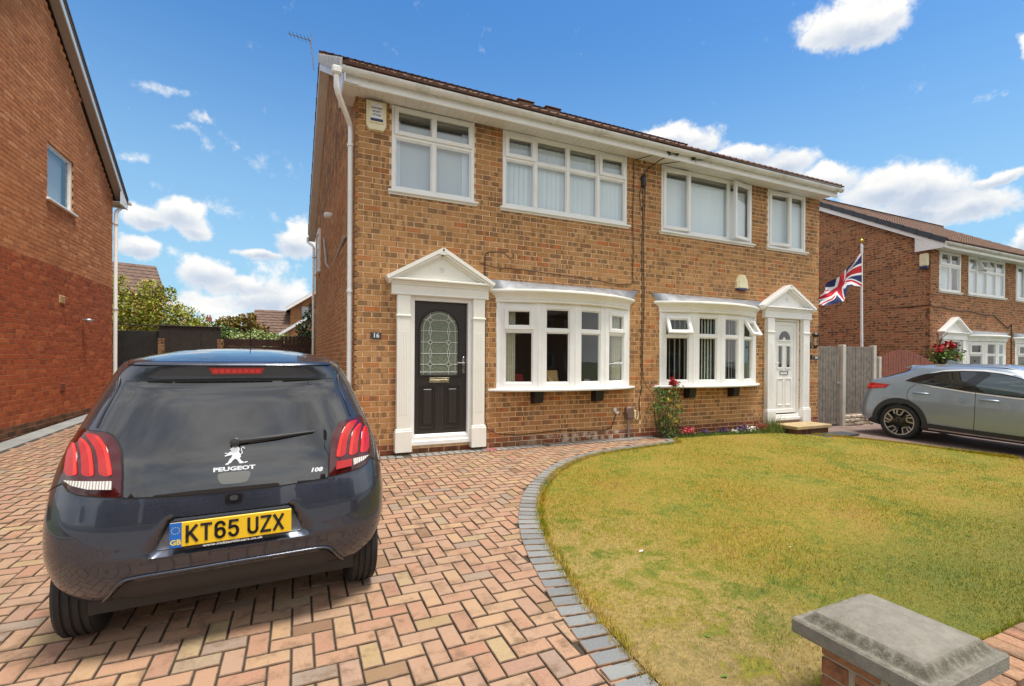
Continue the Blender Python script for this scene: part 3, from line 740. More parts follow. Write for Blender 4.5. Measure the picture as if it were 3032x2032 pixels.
# tufts overhanging the edging and the far edge
TX, TY = [], []
def edge_pts(P, n, spread):
    for i in range(n):
        k_ = rnd.randrange(len(P)-1); f = rnd.random(); a, b2 = P[k_], P[k_+1]
        L_ = math.hypot(b2[0]-a[0], b2[1]-a[1])
        if rnd.random() > L_/.6: continue
        TX.append(a[0]+(b2[0]-a[0])*f+rnd.gauss(0, spread)); TY.append(a[1]+(b2[1]-a[1])*f+rnd.gauss(0, spread))
edge_pts(KOUT, 22000, .024); edge_pts([(9.5,-3.1),(9.32,-2.64),(9.08,-1.92),(8.74,-1.28),(8.3,-.72)], 12000, .03); edge_pts([(1.75,-5.36),(3,-5.36),(4.5,-5.36),(6,-5.36)], 9000, .02)
TX, TY = np.array(TX), np.array(TY); TZ = .027*TY-.017*np.maximum(0, TX-5)
kind(blades('lawn_edge_grass', TX, TY, TZ+.003, .015+.045*rs.rand(len(TX))**1.6, .004, M_BLADE, lean=1.2), 'stuff')
# broad-leaved weeds in the lawn
M_WEED = simple('weed_leaf', (.13,.20,.02), .7, var=.3, vs=20)
def weed_mesh(n=9, r=.05):
    mb = MB()
    for i in range(n):
        a = i*2.4; l = r*(.6+.5*rnd.random()); ca, sa = math.cos(a), math.sin(a); w = l*.32
        p = [(0,0,.004),(ca*l*.5-sa*w, sa*l*.5+ca*w, .016),(ca*l, sa*l, .012),(ca*l*.5+sa*w, sa*l*.5-ca*w, .016)]
        mb.add(p, [(0,1,2,3)])
    me = bpy.data.meshes.new('weed'); me.from_pydata(mb.v, [], mb.f); me.materials.append(M_WEED); return me
wm = MB(); 
for (wx, wy, sc_) in [(1.27,-4.75,.35),(1.1,-5.0,.4)]+[(rnd.uniform(1.4,6), rnd.uniform(-4.9,-1.4), rnd.uniform(.25,.5)) for _ in range(7)]:
    if not in_poly(LAWN, np.array([wx]), np.array([wy]))[0]: continue
    m_ = weed_mesh(); R_ = Matrix.Translation((wx, wy, lz(wx, wy))) @ Matrix.Rotation(rnd.random()*6, 4, 'Z') @ Matrix.Scale(sc_, 4)
    wm.add([tuple(R_ @ v.co) for v in m_.vertices], [tuple(p.vertices) for p in m_.polygons])
kind(wm.build('lawn_weeds', M_WEED, fix=False), 'stuff')
M_LIT = simple('white_litter', (.8,.8,.82), .7)
for i, (lx, ly, lab) in enumerate([(1.62,-3.78,'small white feather lying on the dry grass near the curved edging'),(2.75,-4.15,'tiny white scrap on the green grass behind the stone capped pier')]):
    m_ = MB()
    for q in range(5): m_.add([(q*.008, math.sin(q)*.006, .012),(q*.008+.012, .010+math.sin(q)*.004, .02),(q*.008+.016, .0, .022),(q*.008+.006, -.008, .012)], [(0,1,2,3)])
    o = m_.build('feather' if i == 0 else 'paper_scrap', M_LIT, fix=False); o.location = (lx, ly, lz(lx, ly)+.008); o.scale = (.7,.7,.7) if i == 0 else (.35,.35,.35); tag(o, lab, 'litter')
# ================================================================== the semi-detached houses
def rebase(root, loc):
    root.location = loc; T = Matrix.Translation(-Vector(loc))
    for ch in root.children: ch.matrix_parent_inverse = T
HW, RD = 9.5, 7.9                    # width of the pair, depth
EZ, PT = 4.79, .586                   # soffit level, pitch
def T3(x, y, z=0): return Matrix.Translation((x, y, z))
def bow(xc, c, s, d, n=24):
    """bow curve of half chord c and rise s pushed out by d"""
    return [((xc+(c+d)*t), -(s+d)*(1-t*t)) for t in [(-1+2*i/n) for i in range(n+1)]]
def surround(house, O, xl0, xl1, xr0, xr1, flutes=True, nm=True, pc=0, ph=.75):
    """door surround: two pilasters, entablature and pediment"""
    X, Y, Z = O; y = lambda v: Y+v; G = M_GRP if nm else M_PVC
    for (a, b) in ((xl0, xl1), (xr0, xr1)):
        p = MB(); m = (a+b)/2
        p.bbox(X+a+.012, X+b-.012, y(-.085), y(.03), Z+.34, Z+2.19, .004)
        p.bbox(X+a-.012, X+b+.012, y(-.105), y(.03), Z+.045, Z+.335, .005); p.bbox(X+a-.004, X+b+.004, y(-.097), y(.03), Z+.335, Z+.362, .006)
        p.bbox(X+a, X+b, y(-.097), y(.03), Z+1.895, Z+1.925, .008)
        if flutes:
            for i in range(5):
                fx = X+m+(i-2)*.023; p.bbox(fx-.0055, fx+.0055, y(-.0885), y(-.08), Z+.55, Z+1.70, .0035)
        p.build('pilaster', G, house)
    a, b = xl0-.015, xr1+.015
    e = MB()
    e.sweep([((X+a, y(0)), (-1, -1)), ((X+a-0, y(0)), (-1, -1))], [(0,0),(0,.01),(.01,.01)])  # tiny start piece
    e = MB(); prof = [(0,2.19),(.075,2.19),(.095,2.20),(.095,2.212),(.085,2.222),(.085,2.325),(.10,2.335),(.10,2.350),(.12,2.362),(.12,2.378),(.13,2.386),(0,2.386)]
    prof = [(d, Z+z) for d, z in prof]
    path = [((X+a, y(.02)), (-.55, 0)), ((X+a, y(0)), (-.55, -1)), ((X+b, y(0)), (.3, -1)), ((X+b, y(.02)), (.3, 0))]
    e.sweep(path, prof, closed=True); e.build('entablature', G, house)
    cx = X+pc; hw = ph; zb, za = Z+2.388, Z+2.842
    p = MB(); p.prism([(cx-hw+.05, zb),(cx+hw-.05, zb),(cx, za-.035)], 'y', y(-.075), y(.0)); 
    sl = math.hypot(hw, za-zb)
    for sg in (-1, 1):
        ang = math.atan2(za-zb-.02, hw)
        M = T3(cx+sg*hw, 0, zb) @ Matrix.Rotation(-sg*(-ang) if sg > 0 else -ang, 4, 'Y')
        for (w0, w1, yy) in ((-.002, .045, -.175), (-.035, -.002, -.155), (-.060, -.035, -.118)):
            if sg < 0: q = [(0.0, w0),(sl+w1*.2, w0),(sl+w1*.2, w1),(0.0, w1)]
            else: q = [(0.0, w0),(-sl-w1*.2, w0),(-sl-w1*.2, w1),(0.0, w1)]
            o = len(p.v); k_ = MB(); k_.prism(q, 'y', y(yy), y(.001)); p.add([tuple(M @ Vector(v)) for v in k_.v], k_.f)
    p.bbox(cx-hw, cx+hw, y(-.165), y(.0), zb-.001, zb+.028, .006)
    p.prism([(cx-.075, za-.068),(cx+.075, za-.068),(cx, za-.004)], 'y', y(-.172), y(.0)); ped = p.build('pediment', G, house)
    ro = MB(); ro.lathe([(.0,-.004),(.018,-.008),(.022,-.003),(.022,.004)], (cx, y(-.077), zb+.185), (0,-1,0), 10)
    for i in range(5):
        an = math.pi/2+i*2*math.pi/5; ro.lathe([(.0,-.0),(.014,.004),(.016,.0)], (cx+.026*math.cos(an), y(-.076), zb+.185+.026*math.sin(an)), (0,-1,0), 8)
    ro.build('rosette', G, ped, smooth=True)
def canopy(house, O, xc, c, s, x0l, x1l, nm=True, mat=None):
    X, Y, Z = O; mat = mat or (M_GRP if nm else M_PVC); mb = MB()
    prof = [(-.03,2.178),(.018,2.178),(.034,2.188),(.038,2.204),(.028,2.216),(.034,2.25),(.062,2.285),(.094,2.305),(.10,2.315),(.122,2.318),(.138,2.332),(.140,2.352),(.132,2.366),(.10,2.374),(-.03,2.384)]
    n = 30; m = len(prof); vs = []
    for i in range(n+1):
        t = -1+2*i/n
        for d, z in prof:
            dd = max(d, -.03); vs.append((X+xc+(c+dd*1.0)*t, Y+min(.004, -(s+dd)*(1-t*t)-(.0)), Z+z))
    fs = [(i*m+k_, i*m+(k_+1) % m, (i+1)*m+(k_+1) % m, (i+1)*m+k_) for i in range(n) for k_ in range(m)]
    fs += [tuple(range(m))[::-1], tuple(n*m+k_ for k_ in range(m))]
    mb.add(vs, fs); can = mb.build('bay_canopy', mat, house, smooth=40)
    # dentils along the frieze
    dm = MB(); nn = 74
    for i in range(nn):
        t = -1+2*(i+.5)/nn*.995+.0025; x = X+xc+(c+.036)*t; y = Y-(s+.036)*(1-t*t)
        if y > Y-.03: continue
        dm.box(x-.009, x+.009, y-.008, y+.01, Z+2.222, Z+2.25)
    kind(dm.build('dentil_course', mat, can), 'stuff')
    # filled deck + lead
    top = MB(); n = 24; vs = []
    for i in range(n+1):
        t = -1+2*i/n; vs += [(X+xc+(c+.10)*t, Y-(s+.10)*(1-t*t), Z+2.374), (X+x0l+(x1l-x0l)*(i/n), Y-.012, Z+2.512)]
    top.add(vs, [(2*i, 2*i+2, 2*i+3, 2*i+1) for i in range(n)])
    top.add([(X+x0l, Y-.012, Z+2.512),(X+x1l, Y-.012, Z+2.512),(X+x1l, Y+.004, Z+2.515),(X+x0l, Y+.004, Z+2.515)], [(0,1,2,3)])
    lead = top.build('lead_flashing', M_LEAD, can, smooth=True)
    und = MB(); vs = [(X+xc+(c-.02)*(-1+2*i/n), Y-(s-.02)*(1-(-1+2*i/n)**2), Z+2.186) for i in range(n+1)]; und.add(vs, [tuple(range(n+1))])
    und.build('bay_ceiling', mat, can)
    return can
def bay(house, O, xc, c, s, opens=(), blinds=None, lab=None, br=(0,0), spec='A'):
    X, Y, Z = O; pts = [(xc+c*t, -s*(1-t*t)) for t in (-1, -.5, 0, .5, 1)]; pts = [(X+x, Y+y) for x, y in pts]
    z0, z1 = Z+.885, Z+2.18; root = None; out = []
    for i in range(4):
        a, b = Vector(pts[i]), Vector(pts[i+1]); d = b-a; L = d.length; ang = math.atan2(d.y, d.x)
        M = T3(a.x, a.y, 0) @ Matrix.Rotation(ang, 4, 'Z')
        sash = {(0,1)} if i in (0, 3) else set()
        op = [o for o in opens if o[0] == i]
        w = window(house, .022, L-.022, z0, z1, [], M, tz=Z+1.765, sash=sash, open_=[(0,1,'top',o[1]) for o in op], frame=.085, sill=False, glass=M_GLASS,
                   blind=(blinds[i] if blinds else None))
        out.append(w)
    pb = MB()
    for i, (x, y) in enumerate(pts):
        if i in (0, 4): pb.bbox(x-.03, x+.03, y-.012, y+.085, z0, z1, .006)
        else: pb.lathe([(0,z0),(.040,z0),(.040,z1),(0,z1)], (x, y+.035, 0), (0,0,1), 14)
    pb.build('bay_post', M_PVC, house, smooth=40)
    sl = MB(); n = 24; prof = [(.02,.846),(.055,.846),(.060,.852),(.060,.872),(.052,.880),(.02,.884),(-.12,.886),(-.12,.846)]
    m = len(prof); vs = []
    for i in range(n+1):
        t = -1+2*i/n
        for d, z in prof: vs.append((X+xc+(c+.10+d)*t, Y+min(.003, -(s+.02+d)*(1-abs(t)**2.6)), Z+z))
    fs = [(i*m+k_, i*m+(k_+1) % m, (i+1)*m+(k_+1) % m, (i+1)*m+k_) for i in range(n) for k_ in range(m)]+[tuple(range(m))[::-1], tuple(n*m+k_ for k_ in range(m))]
    sl.add(vs, fs); sl.build('bay_sill', M_PVC, house, smooth=40)
    fl = MB(); vs = [(X+xc+(c)*(-1+2*i/n), Y-(s)*(1-(-1+2*i/n)**2), Z+.866) for i in range(n+1)]
    fl.add(vs+[(X+xc+c, Y+.22, Z+.866), (X+xc-c, Y+.22, Z+.866)], [tuple(range(n+3))]); fl.build('window_board', M_WHITE, house)
    for bx in br:
        b_ = MB(); b_.prism([(Y-.0, Z+.845),(Y-.165, Z+.845),(Y-.135, Z+.66),(Y-.0, Z+.64)], 'x', X+bx-.075, X+bx+.075); b_.build('bay_bracket', M_BLACKB, house)
    return out
def shell(house, O, W, side=None):
    """party / rear walls, floors and roof space so that the rooms are dark"""
    X, Y, Z = O; s = MB()
    s.box(X+.01, X+W-.01, Y+3.4, Y+3.48, Z+.1, Z+4.7); s.box(X+W-.09, X+W-.01, Y+.11, Y+3.4, Z, Z+4.75); s.box(X+.11, X+.16, Y+.11, Y+3.4, Z, Z+4.75)
    s.box(X+.02, X+W-.02, Y+.11, Y+3.4, Z+2.45, Z+2.65); s.box(X+.02, X+W-.02, Y+.11, Y+3.4, Z+4.70, Z+4.76); s.box(X+.02, X+W-.02, Y+.11, Y+3.4, Z+.0, Z+.12)
    s.build('room_lining', M_ROOM, house)
def eaves(house, O, xa, xb, ends=(1,1), dirty=True):
    X, Y, Z = O
    nb = int((xb-xa)/.1); s = MB()
    s.box(X+xa, X+xb, Y-.345, Y+.0, Z+EZ, Z+EZ+.012)
    for i in range(nb): s.box(X+xa+i*.1+.003, X+xa+(i+1)*.1-.003, Y-.340, Y-.002, Z+EZ-.005, Z+EZ+.002)
    s.build('soffit', M_SOFF, house)
    f = MB(); f.bbox(X+xa, X+xb, Y-.362, Y-.345, Z+EZ-.055, Z+EZ+.13, .004); f.bbox(X+xa, X+xb, Y-.369, Y-.340, Z+EZ-.062, Z+EZ-.040, .008); f.build('fascia', M_PVC, house)
    return gutter(house, X+xa-.02*ends[0], X+xb+.02*ends[1], Y-.425, Z+EZ+.085, mat=M_PVCD if dirty else M_PVC, ends=ends)
def semi_roof(house, O, xa, xb, skew=0, mat=None, nind=300, seed=3):
    X, Y, Z = O; ye, ze = Y-.44, Z+EZ+.13; yr = Y+RD/2; zr = ze+(yr-ye)*PT
    r = tiled_slope(house, lambda f: X+xa+skew*f, lambda f: X+xb, ye, ze, yr, zr, mat or M_TILER, nind=nind, seed=seed)
    tiled_slope(house, lambda f: X+xa+skew*(2-f), lambda f: X+xb, Y+RD+.44, ze, yr, zr, mat or M_TILER, nind=0, seed=seed+1)
    rt = MB(); x = X+xa+skew; n = 10
    while x < X+xb-.05:
        l = min(.45, X+xb-x); vs = []
        for xx, g_ in ((x, .0), (x+l-.012, .006)):
            for i in range(n+1):
                a = math.pi*i/n; vs.append((xx, yr-.125*math.cos(a), zr-.02+(.105+g_)*math.sin(a)))
        rt.add(vs, [(i, i+1, n+2+i, n+1+i) for i in range(n)]+[tuple(range(n+1)), tuple(range(n+1, 2*n+2))]); x += l
    kind(rt.build('ridge_tiles', mat or M_TILER, r), 'stuff')
    return r, (ye, ze, yr, zr)
def verge_caps(house, O, x, ye, ze, yr, zr, mat, n=13, w=.12, skew=0, right=False):
    L = math.hypot(yr-ye, zr-ze); dy, dz = (yr-ye)/L, (zr-ze)/L; sg = 1 if right else -1
    for i in range(n):
        l = L/n; t0 = i*l; m = MB(); f = (i+.5)/n
        # local: u along slope, v up normal
        p = [(0,-.085),(l+.03,-.095),(l+.03,.045),(0,.062)]
        xo = x+skew*f
        def Q(u, v, xx): return (xo+xx, ye+dy*(t0+u)-dz*v, ze+dz*(t0+u)+dy*v)
        vs = [Q(u, v, sg*.018) for u, v in p]+[Q(u, v, 0) for u, v in p]+[Q(0,.062,-sg*w),Q(l+.03,.045,-sg*w)]
        m.add(vs, [(0,1,2,3),(4,5,6,7),(0,1,5,4),(1,2,6,5),(2,3,7,6),(3,0,4,7),(7,6,9,8)])
        k_ = int(l/.04)
        for q in range(1, k_):
            u = q*.04; vv = [Q(u-.005,-.08,sg*.024),Q(u+.005,-.08,sg*.024),Q(u+.005,.05,sg*.024),Q(u-.005,.05,sg*.024),Q(u-.005,-.08,sg*.01),Q(u+.005,-.08,sg*.01),Q(u+.005,.05,sg*.01),Q(u-.005,.05,sg*.01)]
            if mat is M_CAPW: m.add(vv, [(0,1,2,3),(0,1,5,4),(1,2,6,5),(2,3,7,6),(3,0,4,7)])
        m.build('verge_cap', mat, house)
def pipe(house, pts, r=.034, mat=None, clips=(), name='downpipe', back=(0,.06)):
    mat = mat or M_PVC; p = MB(); p.tube(pts, r, 12); o = p.build(name, mat, house, smooth=40)
    for (x, y, z) in clips:
        c = MB(); c.lathe([(r+.001,-.016),(r+.012,-.016),(r+.012,.016),(r+.001,.016)], (x, y, z), (0,0,1), 12); c.bbox(x-.045+back[0], x+.045+back[0], y+.02, y+.02+back[1], z-.014, z+.014, .003)
        c.build('pipe_clip', mat, o, smooth=40)
    return o

def house_A(name, label, O, nind=300, main=True, BM=None, MM=None, rseed=1):
    """left half: door on the left, bow window on the right"""
    X, Y, Z = O; h = thing(name, label, 'house'); BM = BM or M_BRICK; MM = MM or M_MORT
    ops = [(.465,1.665,3.62,4.80), (2.11,4.42,3.62,4.80), (.735,1.63,.115,2.20), (2.06,4.45,.885,2.19)]
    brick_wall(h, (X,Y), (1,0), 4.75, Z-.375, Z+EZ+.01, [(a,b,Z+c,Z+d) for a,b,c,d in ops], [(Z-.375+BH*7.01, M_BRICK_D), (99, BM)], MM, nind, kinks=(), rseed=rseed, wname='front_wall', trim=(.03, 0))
    sk = -.24
    D = Vector((-sk, -RD, 0)).normalized(); L = math.hypot(sk, RD)
    tf = lambda s: Z+EZ+.17+PT*(RD/2-abs(s-L/2))
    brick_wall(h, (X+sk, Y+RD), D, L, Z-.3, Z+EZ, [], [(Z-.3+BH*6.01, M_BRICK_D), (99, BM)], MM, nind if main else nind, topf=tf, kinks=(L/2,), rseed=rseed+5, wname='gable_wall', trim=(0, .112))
    r = MB(); r.box(X+sk, X+4.75, Y+RD-.01, Y+RD+.09, Z-.3, Z+EZ); r.build('rear_wall', BM, h)
    shell(h, O, 4.75); eaves(h, O, -.18, 4.75, (1,0))
    rf, (ye, ze, yr, zr) = semi_roof(h, O, -.20, 4.75, sk*.5, nind=60 if main else 300, mat=M_TILER if main else M_TILE, seed=rseed)
    verge_caps(h, O, X-.20, ye, ze, yr, zr, M_CAPW if main else M_CAPD, 13, skew=sk*.5)
    # barge board and verge soffit, both slopes
    for (ya, za, yb, zb, s0, s1) in ((ye, ze, yr, zr, 0, .5), (Y+RD+.44, ze, yr, zr, 1, .5)):
        b_ = MB(); q = [(ya, za-.06),(yb, zb-.06),(yb, zb-.26),(ya, za-.21)]
        vs = [(X-.185+sk*s0, *q[0]),(X-.185+sk*s1, *q[1]),(X-.185+sk*s1, *q[2]),(X-.185+sk*s0, *q[3])]; vs += [(v[0]+.02, v[1], v[2]) for v in vs]
        b_.add(vs, [(0,1,2,3),(4,5,6,7),(0,1,5,4),(1,2,6,5),(2,3,7,6),(3,0,4,7)]); b_.build('bargeboard', M_CAPW if main else M_PVC, h)
        so = MB(); nS = 40
        for i in range(nS):
            f0, f1 = i/nS, (i+.94)/nS
            P_ = lambda f, xx: (X+xx+sk*(s0+(s1-s0)*f), ya+(yb-ya)*f, za-.225+(zb-za-.03)*f)
            so.add([P_(f0,-.17),P_(f1,-.17),P_(f1,.0),P_(f0,.0)], [(0,1,2,3)])
        vs = [(X-.17+sk*s0,ya,za-.219),(X-.17+sk*s1,yb,zb-.249),(X+sk*s1,yb,zb-.249),(X+sk*s0,ya,za-.219)]; so.add(vs, [(0,1,2,3)])
        so.build('verge_soffit', M_SOFF, h)
    # box end
    bx = MB(); bx.prism([(Y-.44, Z+EZ+.06),(Y-.36, Z+EZ-.06),(Y+.30, Z+EZ-.06),(Y+.30, Z+EZ+.42),(Y-.44, Z+EZ+.12)], 'x', X-.192, X-.175); bx.build('box_end', M_PVC, h)
    bx = MB(); bx.box(X-.18, X-.0, Y-.345, Y+.30, Z+EZ-.002, Z+EZ+.01); bx.build('box_end_soffit', M_SOFF, h)
    T = T3(X, Y, 0)
    # upstairs windows
    w1 = window(h, .467, 1.663, Z+3.622, Z+4.785, [1.057], T, tz=Z+4.37, sash={(0,1),(1,1)} if False else set(), blind=None)
    sa = MB(); ring(sa, .467+.035, 1.663-.035, Z+4.385, Z+4.765, .058, -.02, .035, T); sa.bbox(1.057-.036, 1.057+.036, -.02, .035, Z+4.44, Z+4.71, .005, 0, T); sa.build('sash', M_PVC, w1)
    if main:
        cu = MB(); cu.box(.50, 1.63, .11, .12, Z+3.66, Z+4.60, 0, T); cu.build('net_curtain', simple('pale_grey_net', (.50,.54,.58), .9), w1)
        for (ca, cb2) in ((.50,.60),(1.50,1.62)):
            cu = MB(); cu.box(ca, cb2, .095, .108, Z+3.66, Z+4.62, 0, T); cu.build('curtain_edge', simple('pale_blue_curtain', (.66,.72,.80), .9), w1)
    else:
        cu = MB(); cu.box(.52, 1.61, .19, .20, Z+3.66, Z+4.58, 0, T); cu.build('blind', M_BLIND, w1)
    w2 = window(h, 2.112, 4.418, Z+3.622, Z+4.785, [2.672, 3.255, 3.835], T, tz=Z+4.375, sash={(0,1),(3,1)} if main else {(1,1)}, open_=() if main else [(1,1,'top',22)],
                blind=(M_BLIND, .089, -20, .082, .13))
    # bay
    slat = None
    wins = bay(h, O, 3.255, 1.2, .27, br=(2.68, 3.79))
    canopy(h, O, 3.255, 1.21, .29, 1.835, 4.65, nm=main)
    surround(h, O, .53, .735, 1.62, 1.825, nm=main, pc=1.160, ph=.758)
    # door frame + door
    G = M_PVC; f = MB(); ring(f, X+.733, X+1.632, Z+.18, Z+2.195, .060, Y-.03, Y+.09); f.bbox(X+.735, X+1.62, Y-.05, Y+.10, Z+.118, Z+.182, .006); f.bbox(X+.742, X+1.612, Y-.02, Y+.08, Z+.182, Z+.235, .006)
    df = f.build('door_frame', G, h)
    d = MB(); x0, x1, z0, z1 = X+.786, X+1.568, Z+.262, Z+2.152; y0 = Y+.035
    if main:
        # leaf with an arched light: build as quads round the arch
        cx = (x0+x1)/2-.01; rw = .275; zc = Z+1.735; zb = Z+1.10; n = 24
        arch = [(cx+rw, zb)]+[(cx+rw*math.cos(math.pi*i/n), zc+rw*math.sin(math.pi*i/n)) for i in range(n+1)]+[(cx-rw, zb)]
        outer = [(x1, z0)]+[(x1, z1) if i == 0 else None for i in range(1)]
        def ring_faces(inner, outr, ya):
            return None
        bmd = bmesh.new(); 
        ov = [(x0,z0),(x1,z0),(x1,z1),(x0,z1)]; al = [Vector(p) for p in ov]+[Vector(p) for p in arch]
        ne = len(ov); edges = [(i, (i+1) % ne) for i in range(ne)]+[(ne+i, ne+(i+1) % len(arch)) for i in range(len(arch))]
        r_ = delaunay_2d_cdt(al, edges, [], 0, 1e-7); vv = r_[0]
        def inarch(x, z): return abs(x-cx) < rw-1e-5 and z > zb+1e-5 and (z < zc or math.hypot(x-cx, z-zc) < rw-1e-5)
        fs = []
        for fce in r_[2]:
            mx = sum(vv[i].x for i in fce)/len(fce); mz = sum(vv[i].y for i in fce)/len(fce)
            if not inarch(mx, mz): fs.append(tuple(fce))
        d.add([(v.x, y0, v.y) for v in vv], fs); d.add([(v.x, y0+.045, v.y) for v in vv], fs)
        na = len(arch); av = [(p[0], y0, p[1]) for p in arch]+[(p[0], y0+.045, p[1]) for p in arch]
        d.add(av, [(i, (i+1) % na, na+(i+1) % na, na+i) for i in range(na)])
        # moulding round the arch
        def mould(pts, r=.012, closed=False): d.tube([(p[0], y0-.002, p[1]) for p in pts], r, 6)
        am = [(cx+(rw+.018), zb-.015)]+[(cx+(rw+.018)*math.cos(math.pi*i/n), zc+(rw+.018)*math.sin(math.pi*i/n)) for i in range(n+1)]+[(cx-(rw+.018), zb-.015), (cx+(rw+.018), zb-.015)]
        mould(am, .013)
        for (a, b) in ((x0+.10, x0+.315), (x1-.315, x1-.10)):
            for k_, (e, rr) in enumerate(((0,.010),(.03,.006))):
                mould([(a+e, Z+.35+e),(b-e, Z+.35+e),(b-e, Z+.945-e),(a+e, Z+.945-e),(a+e, Z+.35+e)], rr)
            d.bbox(a+.045, b-.045, y0-.012, y0+.01, Z+.40, Z+.895, .018)
        leaf = d.build('door', M_DOORB, h, fix=True)
        gm = MB(); gp = [(cx+rw, zb)]+[(cx+rw*math.cos(math.pi*i/n), zc+rw*math.sin(math.pi*i/n)) for i in range(n+1)]+[(cx-rw, zb)]
        gm.prism(gp, 'y', y0+.018, y0+.026)
        mg, t, b = newmat('textured_leaded_glass'); pos = nd(t, 'ShaderNodeNewGeometry').outputs['Position']
        c = mixc(t, smooth(t, noise(t, pos, 60, 4, .7), .35, .65), (.10,.125,.08), (.23,.26,.19)); t.links.new(c, b.inputs['Base Color']); setp(b, Roughness=.12); bump(t, b, noise(t, pos, 70, 3, .6), .5, .01)
        gl = gm.build('door_glass', mg, leaf)
        lm = MB(); yl = y0+.014
        def ln(a, b2, r=.0035): lm.tube([(a[0], yl, a[1]), (b2[0], yl, b2[1])], r, 5)
        xi, xo = .135, .235
        for sg in (-1, 1):
            X1 = cx+sg*xi; Xo = cx+sg*xo
            lm.tube([(Xo, yl, zb)]+[(Xo, yl, zb+.1), (Xo, yl, zc)], .0032, 5)
            for (zq, rx, rz) in ((Z+1.875,.048,.065),(Z+1.245,.048,.065)):
                P_ = [(X1+rx*q[0], yl, zq+rz*q[1]) for q in ((0,1),(.28,.35),(1,0),(.28,-.35),(0,-1),(-.28,-.35),(-1,0),(-.28,.35),(0,1))]; lm.tube(P_, .0042, 5)
            for zq in (Z+1.72, Z+1.40):
                P_ = [(X1+.018*math.sin(a), yl, zq+.058*math.cos(a)) for a in [i*math.pi/6 for i in range(13)]]; lm.tube(P_, .0038, 5)
            P_ = [(X1+.028*math.sin(a), yl, Z+1.56+.028*math.cos(a)) for a in [i*math.pi/6 for i in range(13)]]; lm.tube(P_, .0042, 5)
            for (a, b2) in ((Z+1.10,Z+1.18),(Z+1.31,Z+1.342),(Z+1.458,Z+1.532),(Z+1.588,Z+1.662),(Z+1.778,Z+1.81),(Z+1.94,Z+1.975)): ln((X1, a), (X1, b2))
            for zq, gap in ((Z+1.875,.048),(Z+1.72,.0),(Z+1.56,.028),(Z+1.40,.0),(Z+1.245,.048),(Z+1.135,0)):
                xe = math.sqrt(max(0, rw*rw-max(0, zq-zc)**2)); ln((cx+sg*xe, zq), (X1+sg*gap, zq)); ln((X1-sg*gap, zq), (cx, zq))
        lm.tube([(cx+xo*math.cos(math.pi*i/16), yl, zc+xo*math.sin(math.pi*i/16)) for i in range(17)], .0042, 5)
        kind(lm.build('leading', simple('silver_lead_came', (.75,.76,.74), .35, .3), gl), 'stuff')
        lt = MB(); lt.bbox(cx-.145, cx+.145, y0-.012, y0+.006, Z+.985, Z+1.055, .004); lt.bbox(cx-.132, cx+.132, y0-.018, y0-.006, Z+.999, Z+1.028, .004)
        lt.build('letterbox', simple('brass_letterbox', (.72,.64,.42), .15, 1.0), leaf)
        hd = MB(); hd.bbox(x1-.058, x1-.022, y0-.012, y0+.005, Z+1.12, Z+1.36, .005); hd.tube([(x1-.04, y0-.01, Z+1.27),(x1-.04, y0-.055, Z+1.27),(x1-.155, y0-.058, Z+1.268)], .010, 8); hd.lathe([(.0,.008),(.011,.008),(.011,0)], (x1-.04, y0-.012, Z+1.165), (0,-1,0), 10)
        hd.build('door_handle', M_CHROME, leaf, smooth=40)
        wb_ = MB(); wb_.bbox(x0, x1, y0-.03, y0+.01, Z+.238, Z+.262, .004); wb_.build('weather_bar', M_PVC, df)
    else:
        d.bbox(x0, x1, y0, y0+.045, z0, z1, .004); leaf = d.build('door', simple('grey_blue_door', (.10,.13,.17), .4), h)
    # front downpipe at the corner with its swan neck
    if main:
        pipe(h, [(X-.27,Y-.43,Z+4.80),(X-.27,Y-.43,Z+4.62),(X-.25,Y-.40,Z+4.56),(X-.10,Y+.0,Z+4.47),(X-.06,Y+.085,Z+4.42),(X-.055,Y+.09,Z+4.33),(X-.055,Y+.09,Z+.1)], .034, M_PVC, clips=[(X-.055,Y+.09,Z+4.16),(X-.055,Y+.09,Z+2.22)], back=(.03,.0))
        hop = MB(); hop.bbox(X-.325, X-.215, Y-.49, Y-.37, Z+4.76, Z+4.86, .02); hop.build('gutter_outlet', M_PVCD, h)
        pipe(h, [(X+sk-.2,Y+RD+.42,Z+4.80),(X+sk-.2,Y+RD+.42,Z+4.66),(X+sk-.10,Y+RD+.02,Z+4.50),(X+sk-.055,Y+RD-.05,Z+4.42),(X+sk-.055,Y+RD-.06,Z+.2)], .034, M_PVC, clips=[(X+sk-.055,Y+RD-.06,Z+v) for v in (4.15,3.0,1.9)], back=(.03,0))
        # landing window and waste pipes on the gable
        yq = Y+6.0; Mg = Matrix.Translation((X+sk*6.75/RD, Y+6.75, 0)) @ Matrix.Rotation(math.atan2(D.y, D.x), 4, 'Z')
        lw = MB(); ring(lw, 0, .65, Z+3.5, Z+4.55, .06, -.045, .02, Mg); lw.bbox(.05, .60, -.04, .01, Z+4.12, Z+4.18, .005, 0, Mg); wn = lw.build('window', M_PVC, h)
        pp = MB(); pp.box(.05, .6, -.012, -.002, Z+3.55, Z+4.5, 0, Mg); pp.build('pane', M_DARKG, wn)
        ss = MB(); ss.bbox(-.05, .70, -.09, .0, Z+3.46, Z+3.495, .006, 0, Mg); ss.build('sill', M_PVC, wn)
        pipe(h, [(X-.10-.075, Y+4.6, Z+3.95),(X-.10-.055, Y+3.9, Z+3.25),(X-.075, Y+3.7, Z+3.12),(X-.05, Y+.9, Z+3.14)], .022, simple('grey_waste_pipe', (.40,.38,.34), .5), name='waste_pipe')
    rebase(h, (X+2.4, Y, gz(X, Y)))
    return h
